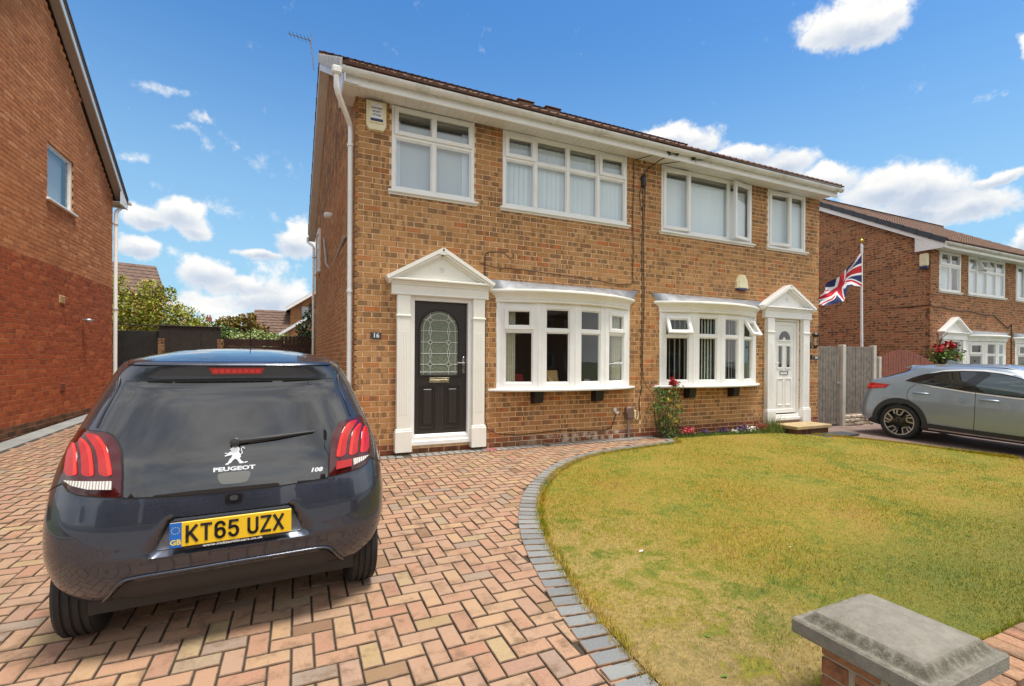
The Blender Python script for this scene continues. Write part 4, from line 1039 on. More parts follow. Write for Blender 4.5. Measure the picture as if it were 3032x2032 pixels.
def house_B(name, label, O, nind=300, main=True, BM=None, MM=None, rseed=2):
    """right half: bow window on the left, white door on the right"""
    X, Y, Z = O; h = thing(name, label, 'house'); BM = BM or M_BRICK; MM = MM or M_MORT
    s = lambda v: v-4.75
    ops = [(s(5.165),s(7.445),3.62,4.80), (s(7.895),s(9.05),3.62,4.80), (s(5.175),s(7.545),.885,2.19), (s(8.06),s(8.87),.115,2.20)]
    X1 = X+4.75
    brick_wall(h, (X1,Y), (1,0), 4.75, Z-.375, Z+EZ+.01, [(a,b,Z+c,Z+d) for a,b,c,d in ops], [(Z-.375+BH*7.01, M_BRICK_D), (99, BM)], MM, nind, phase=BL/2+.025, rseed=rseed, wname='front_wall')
    g = MB(); g.prism([(Y+.11, Z-.3),(Y+RD, Z-.3),(Y+RD, Z+EZ),(Y+RD/2, Z+EZ+PT*RD/2+.1),(Y+.11, Z+EZ)], 'x', X+HW-.01, X+HW-.11); g.build('gable_wall', BM, h)
    r = MB(); r.box(X1, X+HW-.11, Y+RD-.09, Y+RD, Z-.3, Z+EZ); r.build('rear_wall', BM, h)
    shell(h, (X1, Y, Z), 4.64); eaves(h, O, 4.75, 9.5+.02, (0,1), dirty=main)
    rf, (ye, ze, yr, zr) = semi_roof(h, O, 4.75, 9.5+.05, 0, nind=60 if main else 200, mat=M_TILER if main else M_TILE, seed=rseed)
    T = T3(X, Y, 0)
    w3 = window(h, 5.168, 7.442, Z+3.622, Z+4.785, [5.815, 6.83], T, sash={(0,0),(2,0)}, open_=[(0,0,'left',4),(2,0,'right',11)] if main else (), blind=(M_BLIND, .089, -10, .082, .16))
    w4 = window(h, 7.898, 9.048, Z+3.622, Z+4.785, [8.535], T, sash={(0,0)}, open_=[(0,0,'left',5)] if main else (), blind=(M_BLIND, .089, -10, .082, .14))
    bl = (M_BLIND2, .085, 78, .095, .06); bl2 = (M_BLIND2, .085, 32, .066, .06)
    bay(h, O, 6.36, 1.19, .27, opens=[(0,24),(3,30)] if main else (), blinds=[bl, bl2, (M_CURT,.085,30,.08,.06), bl2], br=(5.79, 6.89))
    canopy(h, O, 6.36, 1.20, .29, 4.945, 7.735, nm=main)
    surround(h, O, 7.81, 8.03, 8.885, 9.105, flutes=True, nm=False, pc=8.385, ph=.775)
    f = MB(); ring(f, X+8.045, X+8.875, Z+.18, Z+2.195, .05, Y+.0, Y+.09); f.bbox(X+8.045, X+8.875, Y-.05, Y+.1, Z+.118, Z+.182, .006); f.bbox(X+8.045, X+8.875, Y-.02, Y+.08, Z+.182, Z+.235, .006); df = f.build('door_frame', M_PVC, h)
    d = MB(); x0, x1, z0, z1 = X+8.098, X+8.822, Z+.262, Z+2.142; y0 = Y+.035; d.bbox(x0, x1, y0, y0+.045, z0, z1, .004)
    ring(d, x0+.005, x1-.005, z0+.005, z1-.005, .075, y0-.012, y0+.01); cx = (x0+x1)/2
    for (a, b, c_, e) in ((cx-.215, cx-.03, Z+.42, Z+.98),(cx+.03, cx+.215, Z+.42, Z+.98),(cx-.215, cx-.03, Z+1.17, Z+1.66),(cx+.03, cx+.215, Z+1.17, Z+1.66)):
        ring(d, a, b, c_, e, .018, y0-.014, y0+.01)
    n = 16; d.tube([(cx+.19, y0-.004, Z+1.745)]+[(cx+.19*math.cos(math.pi*i/n), y0-.004, Z+1.765+.19*math.sin(math.pi*i/n)) for i in range(n+1)]+[(cx-.19, y0-.004, Z+1.745),(cx+.19, y0-.004, Z+1.745)], .014, 6)
    leaf = d.build('door', M_PVC, h)
    gm = MB(); gm.prism([(cx+r_*math.cos(a), Z+1.775+r_*math.sin(a)) for r_, a in [(.165, math.pi*i/12) for i in range(13)]+[(.055, math.pi*(1-i/8)) for i in range(9)]], 'y', y0-.012, y0-.002); gm.build('fan_light', M_DARKG, leaf)
    for sx in (-1, 1):
        gm = MB(); c0 = cx+sx*.122; gm.box(c0-.045, c0+.045, y0-.006, y0+.0, Z+1.21, Z+1.63); gm.build('door_glass', M_DARKG, leaf)
    lt = MB(); ring(lt, cx-.13, cx+.12, Z+1.045, Z+1.125, .012, y0-.01, y0+.01); lt.build('letterbox', M_NAVY, leaf)
    hd = MB(); hd.bbox(x0+.03, x0+.055, y0-.02, y0, Z+1.18, Z+1.36, .004); hd.tube([(x0+.042, y0-.02, Z+1.29),(x0+.042, y0-.05, Z+1.29),(x0+.14, y0-.052, Z+1.29)], .009, 8); hd.build('door_handle', M_WHITE, leaf)
    rebase(h, (X+7.1, Y, gz(X+7, Y)))
    return h

h16 = house_A('semi_detached_house', 'left half of the buff brick pair with black arched glass door and number 16 plaque', (0,0,0), 300, True)
h14 = house_B('semi_detached_house', 'right half of the buff brick pair with white door and opened window lights', (0,0,0), 300, True)
hR = house_A('semi_detached_house', 'brown brick house behind the flagpole, dark grey verge caps, small pedimented porch', (15.86,.9,-.2), 200, False, M_BRICK_R, M_MORT_R, 11)
hR2 = house_B('semi_detached_house', 'brown brick house half cut off by the right edge of the photo', (15.86,.9,-.2), 60, False, M_BRICK_R, M_MORT_R, 12)

# ---- house on the left edge of the photo
hL = thing('detached_house', 'tall orange brick gable with darker red lower wall at the left edge', 'house')
XL, YL0, YL1 = -4.46, .0, 6.74; PL = .73; zr_ = 4.79+PL*(YL1-YL0)/2
tfL = lambda s: 4.86+PL*((YL1-YL0)/2-abs(s-(YL1-YL0)/2))
brick_wall(hL, (XL, YL0), (0,1), YL1-YL0, -.075, 4.80, [(3.73,4.72,3.93,4.90)], [(.30, M_BRICK_P), (2.85, M_BRICK_L), (99, M_BRICK_U)], M_MORT_L, 300, topf=tfL, kinks=((YL1-YL0)/2,), rseed=21, wname='gable_wall')
m_ = MB(); m_.box(XL-5.5, XL-.11, YL0, YL0+.1, -.1, 4.8); m_.box(XL-5.5, XL-.11, YL1-.1, YL1, -.1, 4.8); m_.box(XL-5.5, XL-5.4, YL0, YL1, -.1, 7.2); m_.build('outer_wall', M_BRICK_U, hL)
ML = Matrix.Translation((XL, YL0+3.73, 0)) @ Matrix.Rotation(math.pi/2, 4, 'Z')
wl = window(hL, .0, .99, 3.94, 4.895, [], ML, y=.03, frame=.045, sill=False, glass=M_GLASSU)
sl = MB(); sl.bbox(-.05, 1.06, -.05, .06, 3.905, 3.94, .006, 0, ML); sl.build('sill', M_PVC, wl)
cu = MB(); cu.box(.05, .94, .16, .17, 3.97, 4.86, 0, ML); cu.build('net_curtain', simple('pale_grey_net', (.56,.60,.64), .9), wl)
yrL = (YL0+YL1)/2; ye2 = YL1+.40; zeL = 4.79+.12; zrL = zeL+(ye2-yrL)*PL
tiled_slope(hL, lambda f: XL-5.6, lambda f: XL+.17, ye2, zeL, yrL, zrL, M_TILE, nind=40, seed=8)
tiled_slope(hL, lambda f: XL-5.6, lambda f: XL+.17, YL0-.40, zeL, yrL, zrL, M_TILE, nind=40, seed=9)
M_BARGEP = simple('pale_blue_white_bargeboard', (.62,.70,.73), .35); M_BEIGE = simple('beige_soffit_board', (.42,.36,.30), .6)
for (ya, yb) in ((ye2, yrL), (YL0-.40, yrL)):
    b_ = MB(); q = [(ya, zeL+.02),(yb, zrL+.02),(yb, zrL-.20),(ya, zeL-.19)]
    vs = [(XL+.16, *p) for p in q]+[(XL+.14, *p) for p in q]; b_.add(vs, [(0,1,2,3),(4,5,6,7),(0,1,5,4),(1,2,6,5),(2,3,7,6),(3,0,4,7)]); b_.build('bargeboard', M_BARGEP, hL)
    so = MB(); nS = 44
    for i in range(nS):
        f0, f1 = i/nS, (i+.94)/nS; P_ = lambda f, xx: (XL+xx, ya+(yb-ya)*f, zeL-.172+(zrL-zeL)*f)
        so.add([P_(f0,.0),P_(f1,.0),P_(f1,.14),P_(f0,.14)], [(0,1,2,3)])
    so.add([(XL,ya,zeL-.166),(XL,yb,zrL-.166),(XL+.145,yb,zrL-.166),(XL+.145,ya,zeL-.166)], [(0,1,2,3)]); so.build('verge_soffit', M_BEIGE, hL)
    b_ = MB(); q = [(ya, zeL+.075),(yb, zrL+.075),(yb, zrL+.02),(ya, zeL+.02)]; vs = [(XL+.178, *p) for p in q]+[(XL+.10, *p) for p in q]; b_.add(vs, [(0,1,2,3),(4,5,6,7),(0,1,5,4),(1,2,6,5),(2,3,7,6),(3,0,4,7)]); b_.build('verge_undercloak', simple('dark_verge_strip', (.05,.06,.07), .6), hL)  # dark strip along the verge, just above the bargeboard
e = MB(); e.box(XL-5.5, XL+.14, YL1, YL1+.34, 4.785, 4.80); e.build('soffit', M_SOFF, hL)
e = MB(); e.bbox(XL-5.5, XL+.15, YL1+.34, YL1+.358, 4.74, 4.92, .004); e.build('fascia', M_PVC, hL)
e = MB(); e.prism([(YL1+.36, 4.74),(YL1-.05, 4.74),(YL1-.05, 5.02),(YL1+.36, 4.90)], 'x', XL+.145, XL+.162); e.build('box_end', M_PVC, hL)
gg_ = gutter(hL, XL-5.5, XL+.22, YL1+.42, 4.90, mat=M_PVC)
pipe(hL, [(XL+.05,YL1+.36,4.86),(XL+.05,YL1+.34,4.74),(XL+.045,YL1+.10,4.60),(XL+.045,YL1+.045,4.5),(XL+.045,YL1+.045,.1)], .038, M_PVC, clips=[(XL+.045,YL1+.045,v) for v in (4.3,2.4)], back=(-.04,0))
for (vy, vz, m_) in ((4.16, 2.255, simple('cream_terracotta_vent', (.55,.38,.20), .8)), (4.2, .72, simple('red_terracotta_vent', (.22,.06,.035), .8))):
    v = MB(); v.bbox(XL-.005, XL+.012, vy, vy+.19, vz, vz+.135, .004)
    for i in range(5): v.bbox(XL+.008, XL+.024, vy+.015, vy+.175, vz+.012+i*.024, vz+.026+i*.024, .003)
    v.build('air_vent', m_, hL)
rebase(hL, (XL-2.7, 3.4, 0))
cw = MB(); cw.lathe([(.07,0),(.07,.25),(.12,.27),(.12,.31),(.04,.36)], (-4.35, yrL+.2, zrL-.12), (0,0,1), 12); 
for i in range(4): cw.tube([(-4.35+.13*math.cos(i*1.57), yrL+.2+.13*math.sin(i*1.57), zrL+.12),(-4.35+.15*math.cos(i*1.57), yrL+.2+.15*math.sin(i*1.57), zrL+.34)], .012, 5)
tag(cw.build('flue_cowl', M_IRON, smooth=40), 'rusty flue cowl cut off by the top edge above the left gable', 'flue cowl')
sc_l = MB(); sc_l.tube([(-4.46,5.15,2.03),(-4.38,5.12,2.01)], .018, 8); sc_l.bbox(-4.42,-4.30,5.05,5.17,1.99,2.05,.02)
tag(sc_l.build('security_light', M_GALV, smooth=40), 'small metal security light on the red brick wall at left', 'security light')

# ================================================================== fittings on the pair
def alarm_box(x, z, lab, tall=.375, w=.255):
    a = MB(); a.prism([(x,z+.06),(x+.035,z),(x+w-.035,z),(x+w,z+.06),(x+w,z+tall),(x,z+tall)], 'y', -.07, .0); a.prism([(x+.035,z+.085),(x+w-.035,z+.085),(x+w-.03,z+tall-.02),(x+.03,z+tall-.02)], 'y', -.085, -.06)
    o = a.build('alarm_box', M_CREAM); tag(o, lab, 'alarm box')
    p = MB(); p.box(x+.06, x+w-.055, -.0875, -.08, z+.12, z+tall-.03); p.build('label_panel', M_WHITE, o)
    p = MB(); p.box(x+.05, x+w-.045, -.089, -.082, z+.105, z+.14); p.build('blue_band', M_NAVY, o)
    return o
def text(s, size, loc, rot, mat, name, parent=None, ext=.001, align='CENTER', sx=1, bold=0, shear=0):
    c = bpy.data.curves.new(name, 'FONT'); c.body = s; c.size = size; c.extrude = ext; c.align_x = align; c.align_y = 'CENTER'; c.offset = bold; c.shear = shear; c.resolution_u = 2
    t_ = bpy.data.objects.new('tmp', c); col.objects.link(t_); dg = bpy.context.evaluated_depsgraph_get(); me = bpy.data.meshes.new_from_object(t_.evaluated_get(dg)); bpy.data.objects.remove(t_)
    me.materials.clear(); me.materials.append(mat); o = bpy.data.objects.new(name, me); col.objects.link(o)
    o.location = loc; o.rotation_euler = rot; o.scale = (sx, 1, 1)
    if parent: o.parent = parent
    return o
FR = (math.pi/2, 0, 0)
ab = alarm_box(.128, 4.365, 'cream alarm box with printed label under the eaves beside the pipe')
M_PRINT = simple('dark_print', (.07,.07,.08), .6)
for i, s_ in enumerate(('NORTHERN','SECURITY','FITTINGS')): text(s_, .034, (.257, -.0885, 4.64-i*.045), FR, M_PRINT, 'lettering', ab, sx=.75, bold=.0006)
a = MB(); a.prism([(6.98,2.722),(7.30,2.722),(7.275,2.86),(7.21,2.985),(7.07,2.985),(7.0,2.86)], 'y', -.055, 0); a.prism([(7.02,2.735),(7.26,2.735),(7.235,2.86),(7.185,2.965),(7.09,2.965),(7.04,2.86)], 'y', -.075, -.05)
o = a.build('alarm_box', M_CREAM); tag(o, 'round topped cream alarm box above the right hand bow window', 'alarm box')
p = MB(); p.prism([(6.985,2.722),(7.295,2.722),(7.24,2.69),(7.04,2.69)], 'y', -.07, 0); p.build('blue_base', M_NAVY, o)
a = MB(); a.bbox(15.72,15.83,.92,1.12,4.10,4.46,.02); o = a.build('alarm_box', M_CREAM); tag(o, 'cream alarm box on the corner of the brown brick house', 'alarm box')
p = MB(); p.bbox(15.725,15.825,.925,1.115,4.02,4.10,.015); p.build('blue_base', M_NAVY, o)
def plaque(x0, x1, z0, z1, s_, lab, size):
    a = MB(); a.bbox(x0, x1, -.016, 0, z0, z1, .003); o = a.build('house_number_sign', M_SLATE); tag(o, lab, 'sign')
    text(s_, size, ((x0+x1)/2, -.018, (z0+z1)/2), FR, M_WHITE, 'numeral', o, bold=.002); return o
plaque(.205, .345, 1.585, 1.675, '16', 'slate plaque reading 16 on the wall left of the black door', .085)
plaque(9.335, 9.475, 1.36, 1.445, '14', 'slate plaque reading 14 below the black wall lantern', .08)
a = MB(); a.bbox(9.24,9.28,-.03,0,1.37,1.47,.008); o = a.build('doorbell', M_BLACK); tag(o, 'small dark doorbell beside the 14 plaque', 'doorbell')
la = MB(); la.lathe([(.0,.0),(.055,.02),(.075,.06),(.02,.11),(.0,.13)], (9.22,-.12,1.83), (0,0,1), 8); la.lathe([(.0,-.06),(.03,-.045),(.05,-.01),(.055,.0)], (9.22,-.12,1.66), (0,0,1), 8)
for i in range(6):
    an = i*math.pi/3; la.tube([(9.22+.052*math.cos(an), -.12+.052*math.sin(an), 1.655),(9.22+.068*math.cos(an), -.12+.068*math.sin(an), 1.85)], .005, 5)
la.bbox(9.19,9.25,-.02,0,1.60,1.74,.006); la.tube([(9.22,-.015,1.66),(9.22,-.07,1.60),(9.22,-.12,1.62)], .008, 6)
o = la.build('wall_lantern', M_BLACK, smooth=40); tag(o, 'black coach lantern on the wall right of the white door', 'wall lantern')
p = MB(); p.lathe([(.045,0),(.06,.17)], (9.22,-.12,1.66), (0,0,1), 6); p.build('lantern_glass', M_GLASS, o)
# cables, hook, meter box
cb = MB(); z = lambda a_, b_, n_: [a_+(b_-a_)*i/n_ for i in range(n_+1)]
cb.tube([(4.735+.008*math.sin(i*.9), -.012, 4.42-i*.24) for i in range(16)]+[(4.70,-.012,.62),(4.72,-.012,.35)], .0075, 6)
cb.tube([(4.775+.012*math.sin(i*.8+1), -.013, 4.42-i*.24) for i in range(15)]+[(4.85,-.02,.86),(5.02,-.03,.70)], .0065, 6)
cb.tube([(4.54+.008*math.sin(i*1.1), -.011, 4.74-i*.22) for i in range(10)]+[(4.56,-.011,2.68),(4.50,-.011,2.62),(4.2,-.011,2.60),(3.9,-.011,2.63),(3.5,-.011,2.66),(3.1,-.011,2.67),(2.7,-.011,2.69),(2.4,-.011,2.70),(2.0,-.011,2.69),(1.75,-.011,2.74)], .0055, 6)
o = cb.build('telephone_cables', M_CABLE, smooth=40); tag(o, 'brown cables running down the brickwork between the two bow windows', 'cable')
cb = MB(); cb.bbox(4.70,4.79,-.06,0,4.32,4.52,.02); cb.tube([(4.745,-.03,4.5),(4.80,-.05,4.62),(4.93,-.20,4.74),(5.0,-.37,4.78),(5.02,-.49,4.98)], .009, 6); cb.tube([(4.72,-.02,4.33),(4.66,-.02,4.2),(4.68,-.02,4.05),(4.735,-.012,3.9)], .007, 6)
cb.tube([(4.58,-.02,4.76),(4.75,-.28,4.775),(5.05,-.38,4.80),(5.5,-.47,4.93)], .006, 6); cb.tube([(5.1,-.02,4.77),(5.5,-.37,4.79),(5.9,-.40,4.85)], .006, 6)
for q in ((4.98,-.38,4.83),(5.15,-.39,4.82),(5.52,-.39,4.82)): cb.lathe([(0,-.03),(.028,-.02),(.034,.02),(0,.035)], q, (0,-.6,.8), 8)
cb.tube([(5.62+.05*math.cos(a_), -.385, 4.80+.07*math.sin(a_)) for a_ in [i*.5 for i in range(9)]], .004, 5)
o = cb.build('cable_junction', M_CABLEB, smooth=40); tag(o, 'black cable joint and looped wires under the gutter at the party wall', 'cable junction')
cb = MB(); cb.tube([(1.845,-.012,2.15),(1.848,-.012,1.3),(1.85,-.012,.45),(1.90,-.012,.28),(2.05,-.012,.205),(2.4,-.012,.17),(2.8,-.012,.185),(3.2,-.012,.20),(3.6,-.012,.175),(4.0,-.012,.155),(4.12,-.012,.20),(4.2,-.012,.38),(4.2,-.03,.47)], .0055, 6)
o = cb.build('wall_cable', M_CABLEB, smooth=40); tag(o, 'thin black cable clipped along the bottom bricks below the left bow window', 'cable')
cb = MB(); cb.bbox(4.15,4.21,-.05,0,.45,.53,.02); cb.bbox(4.18,4.25,-.06,-.01,.42,.46,.015); o = cb.build('cable_entry_cover', M_WHITE, smooth=40); tag(o, 'white plastic cable cover low on the wall by the meter box', 'cable cover')
mb_ = MB(); mb_.bbox(4.385,4.545,-.09,0,.32,.535,.022); o = mb_.build('meter_box', simple('brown_plastic_box', (.17,.10,.075), .5), smooth=40); tag(o, 'small brown plastic box on a grey duct low on the wall', 'meter box')
p = MB(); p.tube([(4.45,-.045,.33),(4.45,-.045,.02)], .018, 8); p.build('duct', M_GALV, o)
p = MB(); p.bbox(4.56,4.60,-.06,-.005,.33,.47,.012); p.tube([(4.58,-.05,.34),(4.62,-.05,.31),(4.66,-.04,.36),(4.67,-.03,.44)], .006, 6); p.build('cable_box', M_CREAM, o)
hk = MB(); hk.tube([(1.832,-.02,2.50),(1.828,-.022,2.70),(1.827,-.022,2.85),(1.84,-.05,2.885),(1.87,-.09,2.895),(1.98,-.17,2.89),(2.06,-.22,2.87),(2.10,-.245,2.82),(2.13,-.26,2.79),(2.165,-.275,2.80),(2.175,-.28,2.84),(2.16,-.275,2.86)], .0085, 7)
tag(hk.build('hanging_basket_bracket', M_IRON, smooth=40), 'rusty iron hanging basket hook between porch pediment and bow window', 'bracket')
cm_ = MB(); cm_.tube([(-.14,5.0,4.63),(-.26,4.9,4.62)], .05, 12); cm_.bbox(-.14,-.10,4.9,5.1,4.5,4.6,.01)
cm_ = MB(); cm_.bbox(-.25,-.08,3.0,3.12,3.98,4.08,.03); cm_.tube([(-.09,3.06,3.98),(-.09,3.06,3.9)], .012, 6)
tag(cm_.build('security_light', M_WHITE, smooth=40), 'white security light high on the narrow gable wall', 'security light')
def aerial(base, top, boom, n, lab, r=.012):
    a = MB(); a.tube([base, top], r, 6); d = Vector(boom[1])-Vector(boom[0]); L = d.length; d.normalize(); side = d.cross(Vector((0,0,1))).normalized(); a.tube([boom[0], boom[1]], .008, 5)
    for i in range(n):
        p_ = Vector(boom[0])+d*L*(i+.5)/n; w = .13-.05*i/n; up = Vector((0,0,1)); a.tube([p_-side*w, p_+side*w], .005, 4); 
        a.tube([p_-side*w*.6-up*.03, p_+side*w*.6+up*.03], .003, 4)
    a.tube([Vector(boom[0])-Vector((0,0,.16)), Vector(boom[0])+Vector((0,0,.16))], .006, 4)
    return tag(a.build('tv_aerial', simple('weathered_aluminium', (.22,.22,.23), .5, .6)), lab, 'aerial')
aerial((-.41,4.1,7.30),(-.48,4.1,7.95),((-.47,4.1,7.88),(-.90,4.2,7.97)), 6, 'thin television aerial on a leaning pole above the left ridge end')
aerial((22.9,6.2,6.5),(22.9,6.2,8.0),((22.9,6.2,8.0),(22.2,6.0,8.05)), 5, 'small television aerial on the far right roof')
# two raised gas-flue ridge tiles
yrR, zrR = RD/2, EZ+.13+(RD/2+.44)*PT
for i, (cx, lab) in enumerate(((4.34,'raised brown ridge vent, left one of two on the roofline'),(5.10,'raised brown ridge vent, right one of two on the roofline'))):
    m_ = MB(); m_.bbox(cx-.21, cx+.21, yrR-.14, yrR+.14, zrR-.02, zrR+.11, .03); m_.bbox(cx-.23, cx+.23, yrR-.16, yrR+.16, zrR+.11, zrR+.135, .01)
    tag(m_.build('ridge_vent', M_TILE), lab, 'ridge vent')
# front step of 14 and slab
M_STONE = simple('buff_stone_step', (.40,.29,.15), .8, var=.12, vs=6, bmp=.2, dirt=.3)
st_ = MB(); st_.bbox(7.95,8.98,-.62,-.13,.02,.085,.008); o = st_.build('door_step', M_STONE); tag(o, 'buff stone slab step on brick in front of the white door', 'step')
p = MB(); p.box(8.0,8.94,-.57,-.13,-.10,.02); p.build('step_base', M_BRICK_P, o)
st_ = MB(); st_.bbox(8.25,9.25,-.98,-.64,-.10,-.065,.008); o = st_.build('paving_slab', M_SLATE); tag(o, 'dark grey paving slab on the ground before the buff step', 'paving slab')
# things on the window board of 16
M_WOODP = simple('pine_backboard', (.50,.32,.13), .6, var=.1, vs=30)
pf_ = MB(); Mx = T3(2.93,-.045,.89) @ Matrix.Rotation(math.radians(8), 4, 'Z') @ Matrix.Rotation(math.radians(-12), 4, 'X')
ring(pf_, -.17, .17, 0, .27, .02, -.01, .012, Mx); pf_.box(-.155, .155, -.003, .006, .012, .255, 0, Mx); pf_.prism([(-.05,.02),(.05,.02),(.0,.16)], 'y', -.10, -.01)
pf_ = MB(); ring(pf_, -.17, .17, 0, .27, .02, -.01, .012, Mx); pf_.box(-.155, .155, -.003, .006, .012, .255, 0, Mx); k_ = MB(); k_.add([(-.03,-.005,.17),(.03,-.005,.17),(.045,-.09,.0),(-.045,-.09,.0),(-.03,.0,.17),(.03,.0,.17),(.045,-.085,.0),(-.045,-.085,.0)], [(0,1,2,3),(4,5,6,7),(0,1,5,4),(1,2,6,5),(2,3,7,6),(3,0,4,7)]); pf_.add([tuple(Mx @ Vector(v)) for v in k_.v], k_.f)
tag(pf_.build('picture_frame', M_WOODP), 'back of a wooden picture frame standing inside the left bow window', 'picture frame')
for i, (fx, fy, lab) in enumerate(((3.40,-.05,'small silver photo frame inside, left of two behind the third bow pane'),(3.62,-.03,'small silver photo frame inside, right of two behind the third bow pane'))):
    pf_ = MB(); Mx = T3(fx, fy, .89) @ Matrix.Rotation(math.radians(-6), 4, 'X'); ring(pf_, -.055, .055, 0, .12, .012, -.006, .006, Mx); o = pf_.build('photo_frame', M_GALV); tag(o, lab, 'photo frame', None)
    p = MB(); p.box(-.045,.045,-.002,.004,.01,.11,0,Mx); p.build('photo', M_ROOM, o)
rb = MB(); rb.bbox(2.30,2.62,.28,.50,.90,1.09,.01); tag(rb.build('storage_box', simple('red_card_box', (.42,.045,.03), .6)), 'red box behind the leftmost bow pane', 'box')
M_CURT2 = M_CURT
def curtain(x0, x1, y, lab):
    mb = MB(); n = 40; vs = []
    for i in range(n+1):
        x = x0+(x1-x0)*i/n; yy = y+.022*math.sin(i*1.15); vs += [(x, yy, .92), (x, yy, 2.16)]
    mb.add(vs, [(2*i, 2*i+2, 2*i+3, 2*i+1) for i in range(n)]); vs2 = [(v[0], v[1]+.01, v[2]) for v in vs]; mb.add(vs2, [(2*i, 2*i+1, 2*i+3, 2*i+2) for i in range(n)])
    return tag(mb.build('curtain', M_CURT2, smooth=True, fix=False), lab, 'curtain')
curtain(2.10, 2.36, .03, 'cream curtain hanging at the left end of the left bow window'); curtain(4.12, 4.40, .03, 'cream curtain hanging at the right end of the left bow window')

# ================================================================== plants
def leaf_mat(name, stops, trans=.0):
    m, t, b = newmat(name); g = nd(t, 'ShaderNodeNewGeometry'); c = ramp(t, g.outputs['Random Per Island'], stops)
    c = mixc(t, 1, c, ramp(t, noise(t, g.outputs['Position'], 2.2, 3, .6), [(.3,(.7,.72,.7)),(.7,(1.25,1.25,1.15))]), 'MULTIPLY')
    t.links.new(c, b.inputs['Base Color']); setp(b, Roughness=.55); b.inputs['Specular IOR Level'].default_value = .25; return m
def leaves(name, C, S, mat, parent=None, aspect=.5, up=.3):
    """C centres (n,3); S sizes"""
    n = len(C); a = rs.randn(n, 3); a /= np.linalg.norm(a, axis=1)[:,None]; b = rs.randn(n, 3); b[:,2] += up; b -= a*np.sum(a*b, 1)[:,None]; b /= np.linalg.norm(b, axis=1)[:,None]
    nrm = np.cross(a, b); S = S[:,None]
    V = np.empty((n, 4, 3)); V[:,0] = C-a*S; V[:,1] = C+b*S*aspect+nrm*S*.15; V[:,2] = C+a*S; V[:,3] = C-b*S*aspect+nrm*S*.15
    return grid_mesh(name, V.reshape(-1, 3), np.arange(n*4).reshape(-1, 4), mat, parent=parent)
def shrub(name, label, cat, base, clumps, n, size, mat, stems=8, stemmat=None, sparse=.0):
    """clumps: list of (x,y,z,r) relative to base"""
    root = thing(name, label, cat, base); w = np.array([c[3]**2 for c in clumps]); w = w/w.sum(); idx = rs.choice(len(clumps), n, p=w)
    cc = np.array(clumps)[idx]; d = rs.randn(n, 3); d /= np.linalg.norm(d, axis=1)[:,None]; r = cc[:,3]*(.35+.75*rs.rand(n)**.6)
    C = cc[:,:3]+d*r[:,None]*np.array([1,1,.85]); C[:,2] = np.maximum(C[:,2], .02)
    leaves('crown', C, size*(.6+.8*rs.rand(n)), mat, root)
    tm = MB()
    for i in range(stems):
        c = clumps[i % len(clumps)]; a_ = rnd.uniform(-.1, .1), rnd.uniform(-.1, .1)
        tm.tube([(a_[0]*.4, a_[1]*.4, -.15), (c[0]*.35+a_[0], c[1]*.35+a_[1], c[2]*.45), (c[0]+a_[0], c[1]+a_[1], c[2]+c[3]*.4)], [.02*size/.04, .014*size/.04, .005*size/.04], 6)
    tm.build('stem', stemmat or simple('brown_stem', (.09,.055,.03), .9), root); return root
def clumps_box(n, x, y, z, r, seed=0):
    R = random.Random(seed); return [(R.uniform(*x), R.uniform(*y), R.uniform(*z), R.uniform(*r)) for _ in range(n)]
L_YG = leaf_mat('yellow_green_leaf', [(0,(.15,.20,.02)),(.4,(.30,.34,.035)),(.75,(.46,.44,.06)),(.93,(.42,.25,.05)),(1,(.50,.27,.07))])
L_GR = leaf_mat('mid_green_leaf', [(0,(.05,.10,.015)),(.5,(.10,.17,.03)),(1,(.20,.26,.05))])
L_RG = leaf_mat('russet_green_leaf', [(0,(.08,.09,.015)),(.5,(.20,.15,.03)),(.8,(.30,.13,.035)),(1,(.16,.19,.03))])
L_LT = leaf_mat('pale_green_leaf', [(0,(.16,.22,.06)),(.5,(.28,.34,.12)),(1,(.42,.46,.22))])
L_DK = leaf_mat('dark_conifer_leaf', [(0,(.012,.028,.010)),(.5,(.025,.05,.015)),(1,(.045,.075,.02))])
L_ROSE = leaf_mat('rose_leaf', [(0,(.035,.085,.02)),(.5,(.075,.16,.035)),(.85,(.14,.24,.06)),(1,(.30,.30,.06))])
shrub('ornamental_tree', 'yellow green feathery tree behind the charcoal fence at left', 'tree', (-4.9,11.0,.2), [(-.9,0,2.2,.75),(-.2,.2,2.6,.7),(.5,0,2.35,.65),(-1.3,.3,2.9,.55),(.15,0,3.2,.32),(.95,.1,2.2,.6),(.55,.0,3.05,.28),(-.75,0,3.3,.35),(1.35,0,1.9,.45),(-1.6,0,1.6,.8),(.1,.3,1.5,.9),(1.0,.2,1.4,.6),(-.3,.2,.9,.7)], 15000, .045, L_YG)
shrub('garden_bush', 'green bush peeping over the dark gate', 'bush', (-3.3,12.5,.2), [(.0,0,2.0,.4),(.45,0,1.95,.3),(-.5,0,2.1,.4),(.1,0,1.3,.7)], 1800, .055, L_GR)
shrub('garden_tree', 'russet green tree behind the right end of the dark gate', 'tree', (-2.75,15.0,.2), [(-.5,0,2.35,.42),(.1,0,2.45,.45),(.6,0,2.2,.4),(1.0,0,1.85,.35),(.2,0,1.5,.8),(-.7,0,1.5,.5),(.35,0,2.75,.2)], 4000, .075, L_RG)
shrub('garden_bush', 'pale green bush showing above the brown fence', 'bush', (-1.65,12.0,.2), [(-.9,0,1.75,.32),(-.4,0,1.8,.35),(.1,0,1.78,.3),(.55,0,1.72,.28),(0,0,1.1,.6),(-.8,0,1.1,.5)], 3600, .05, L_LT)
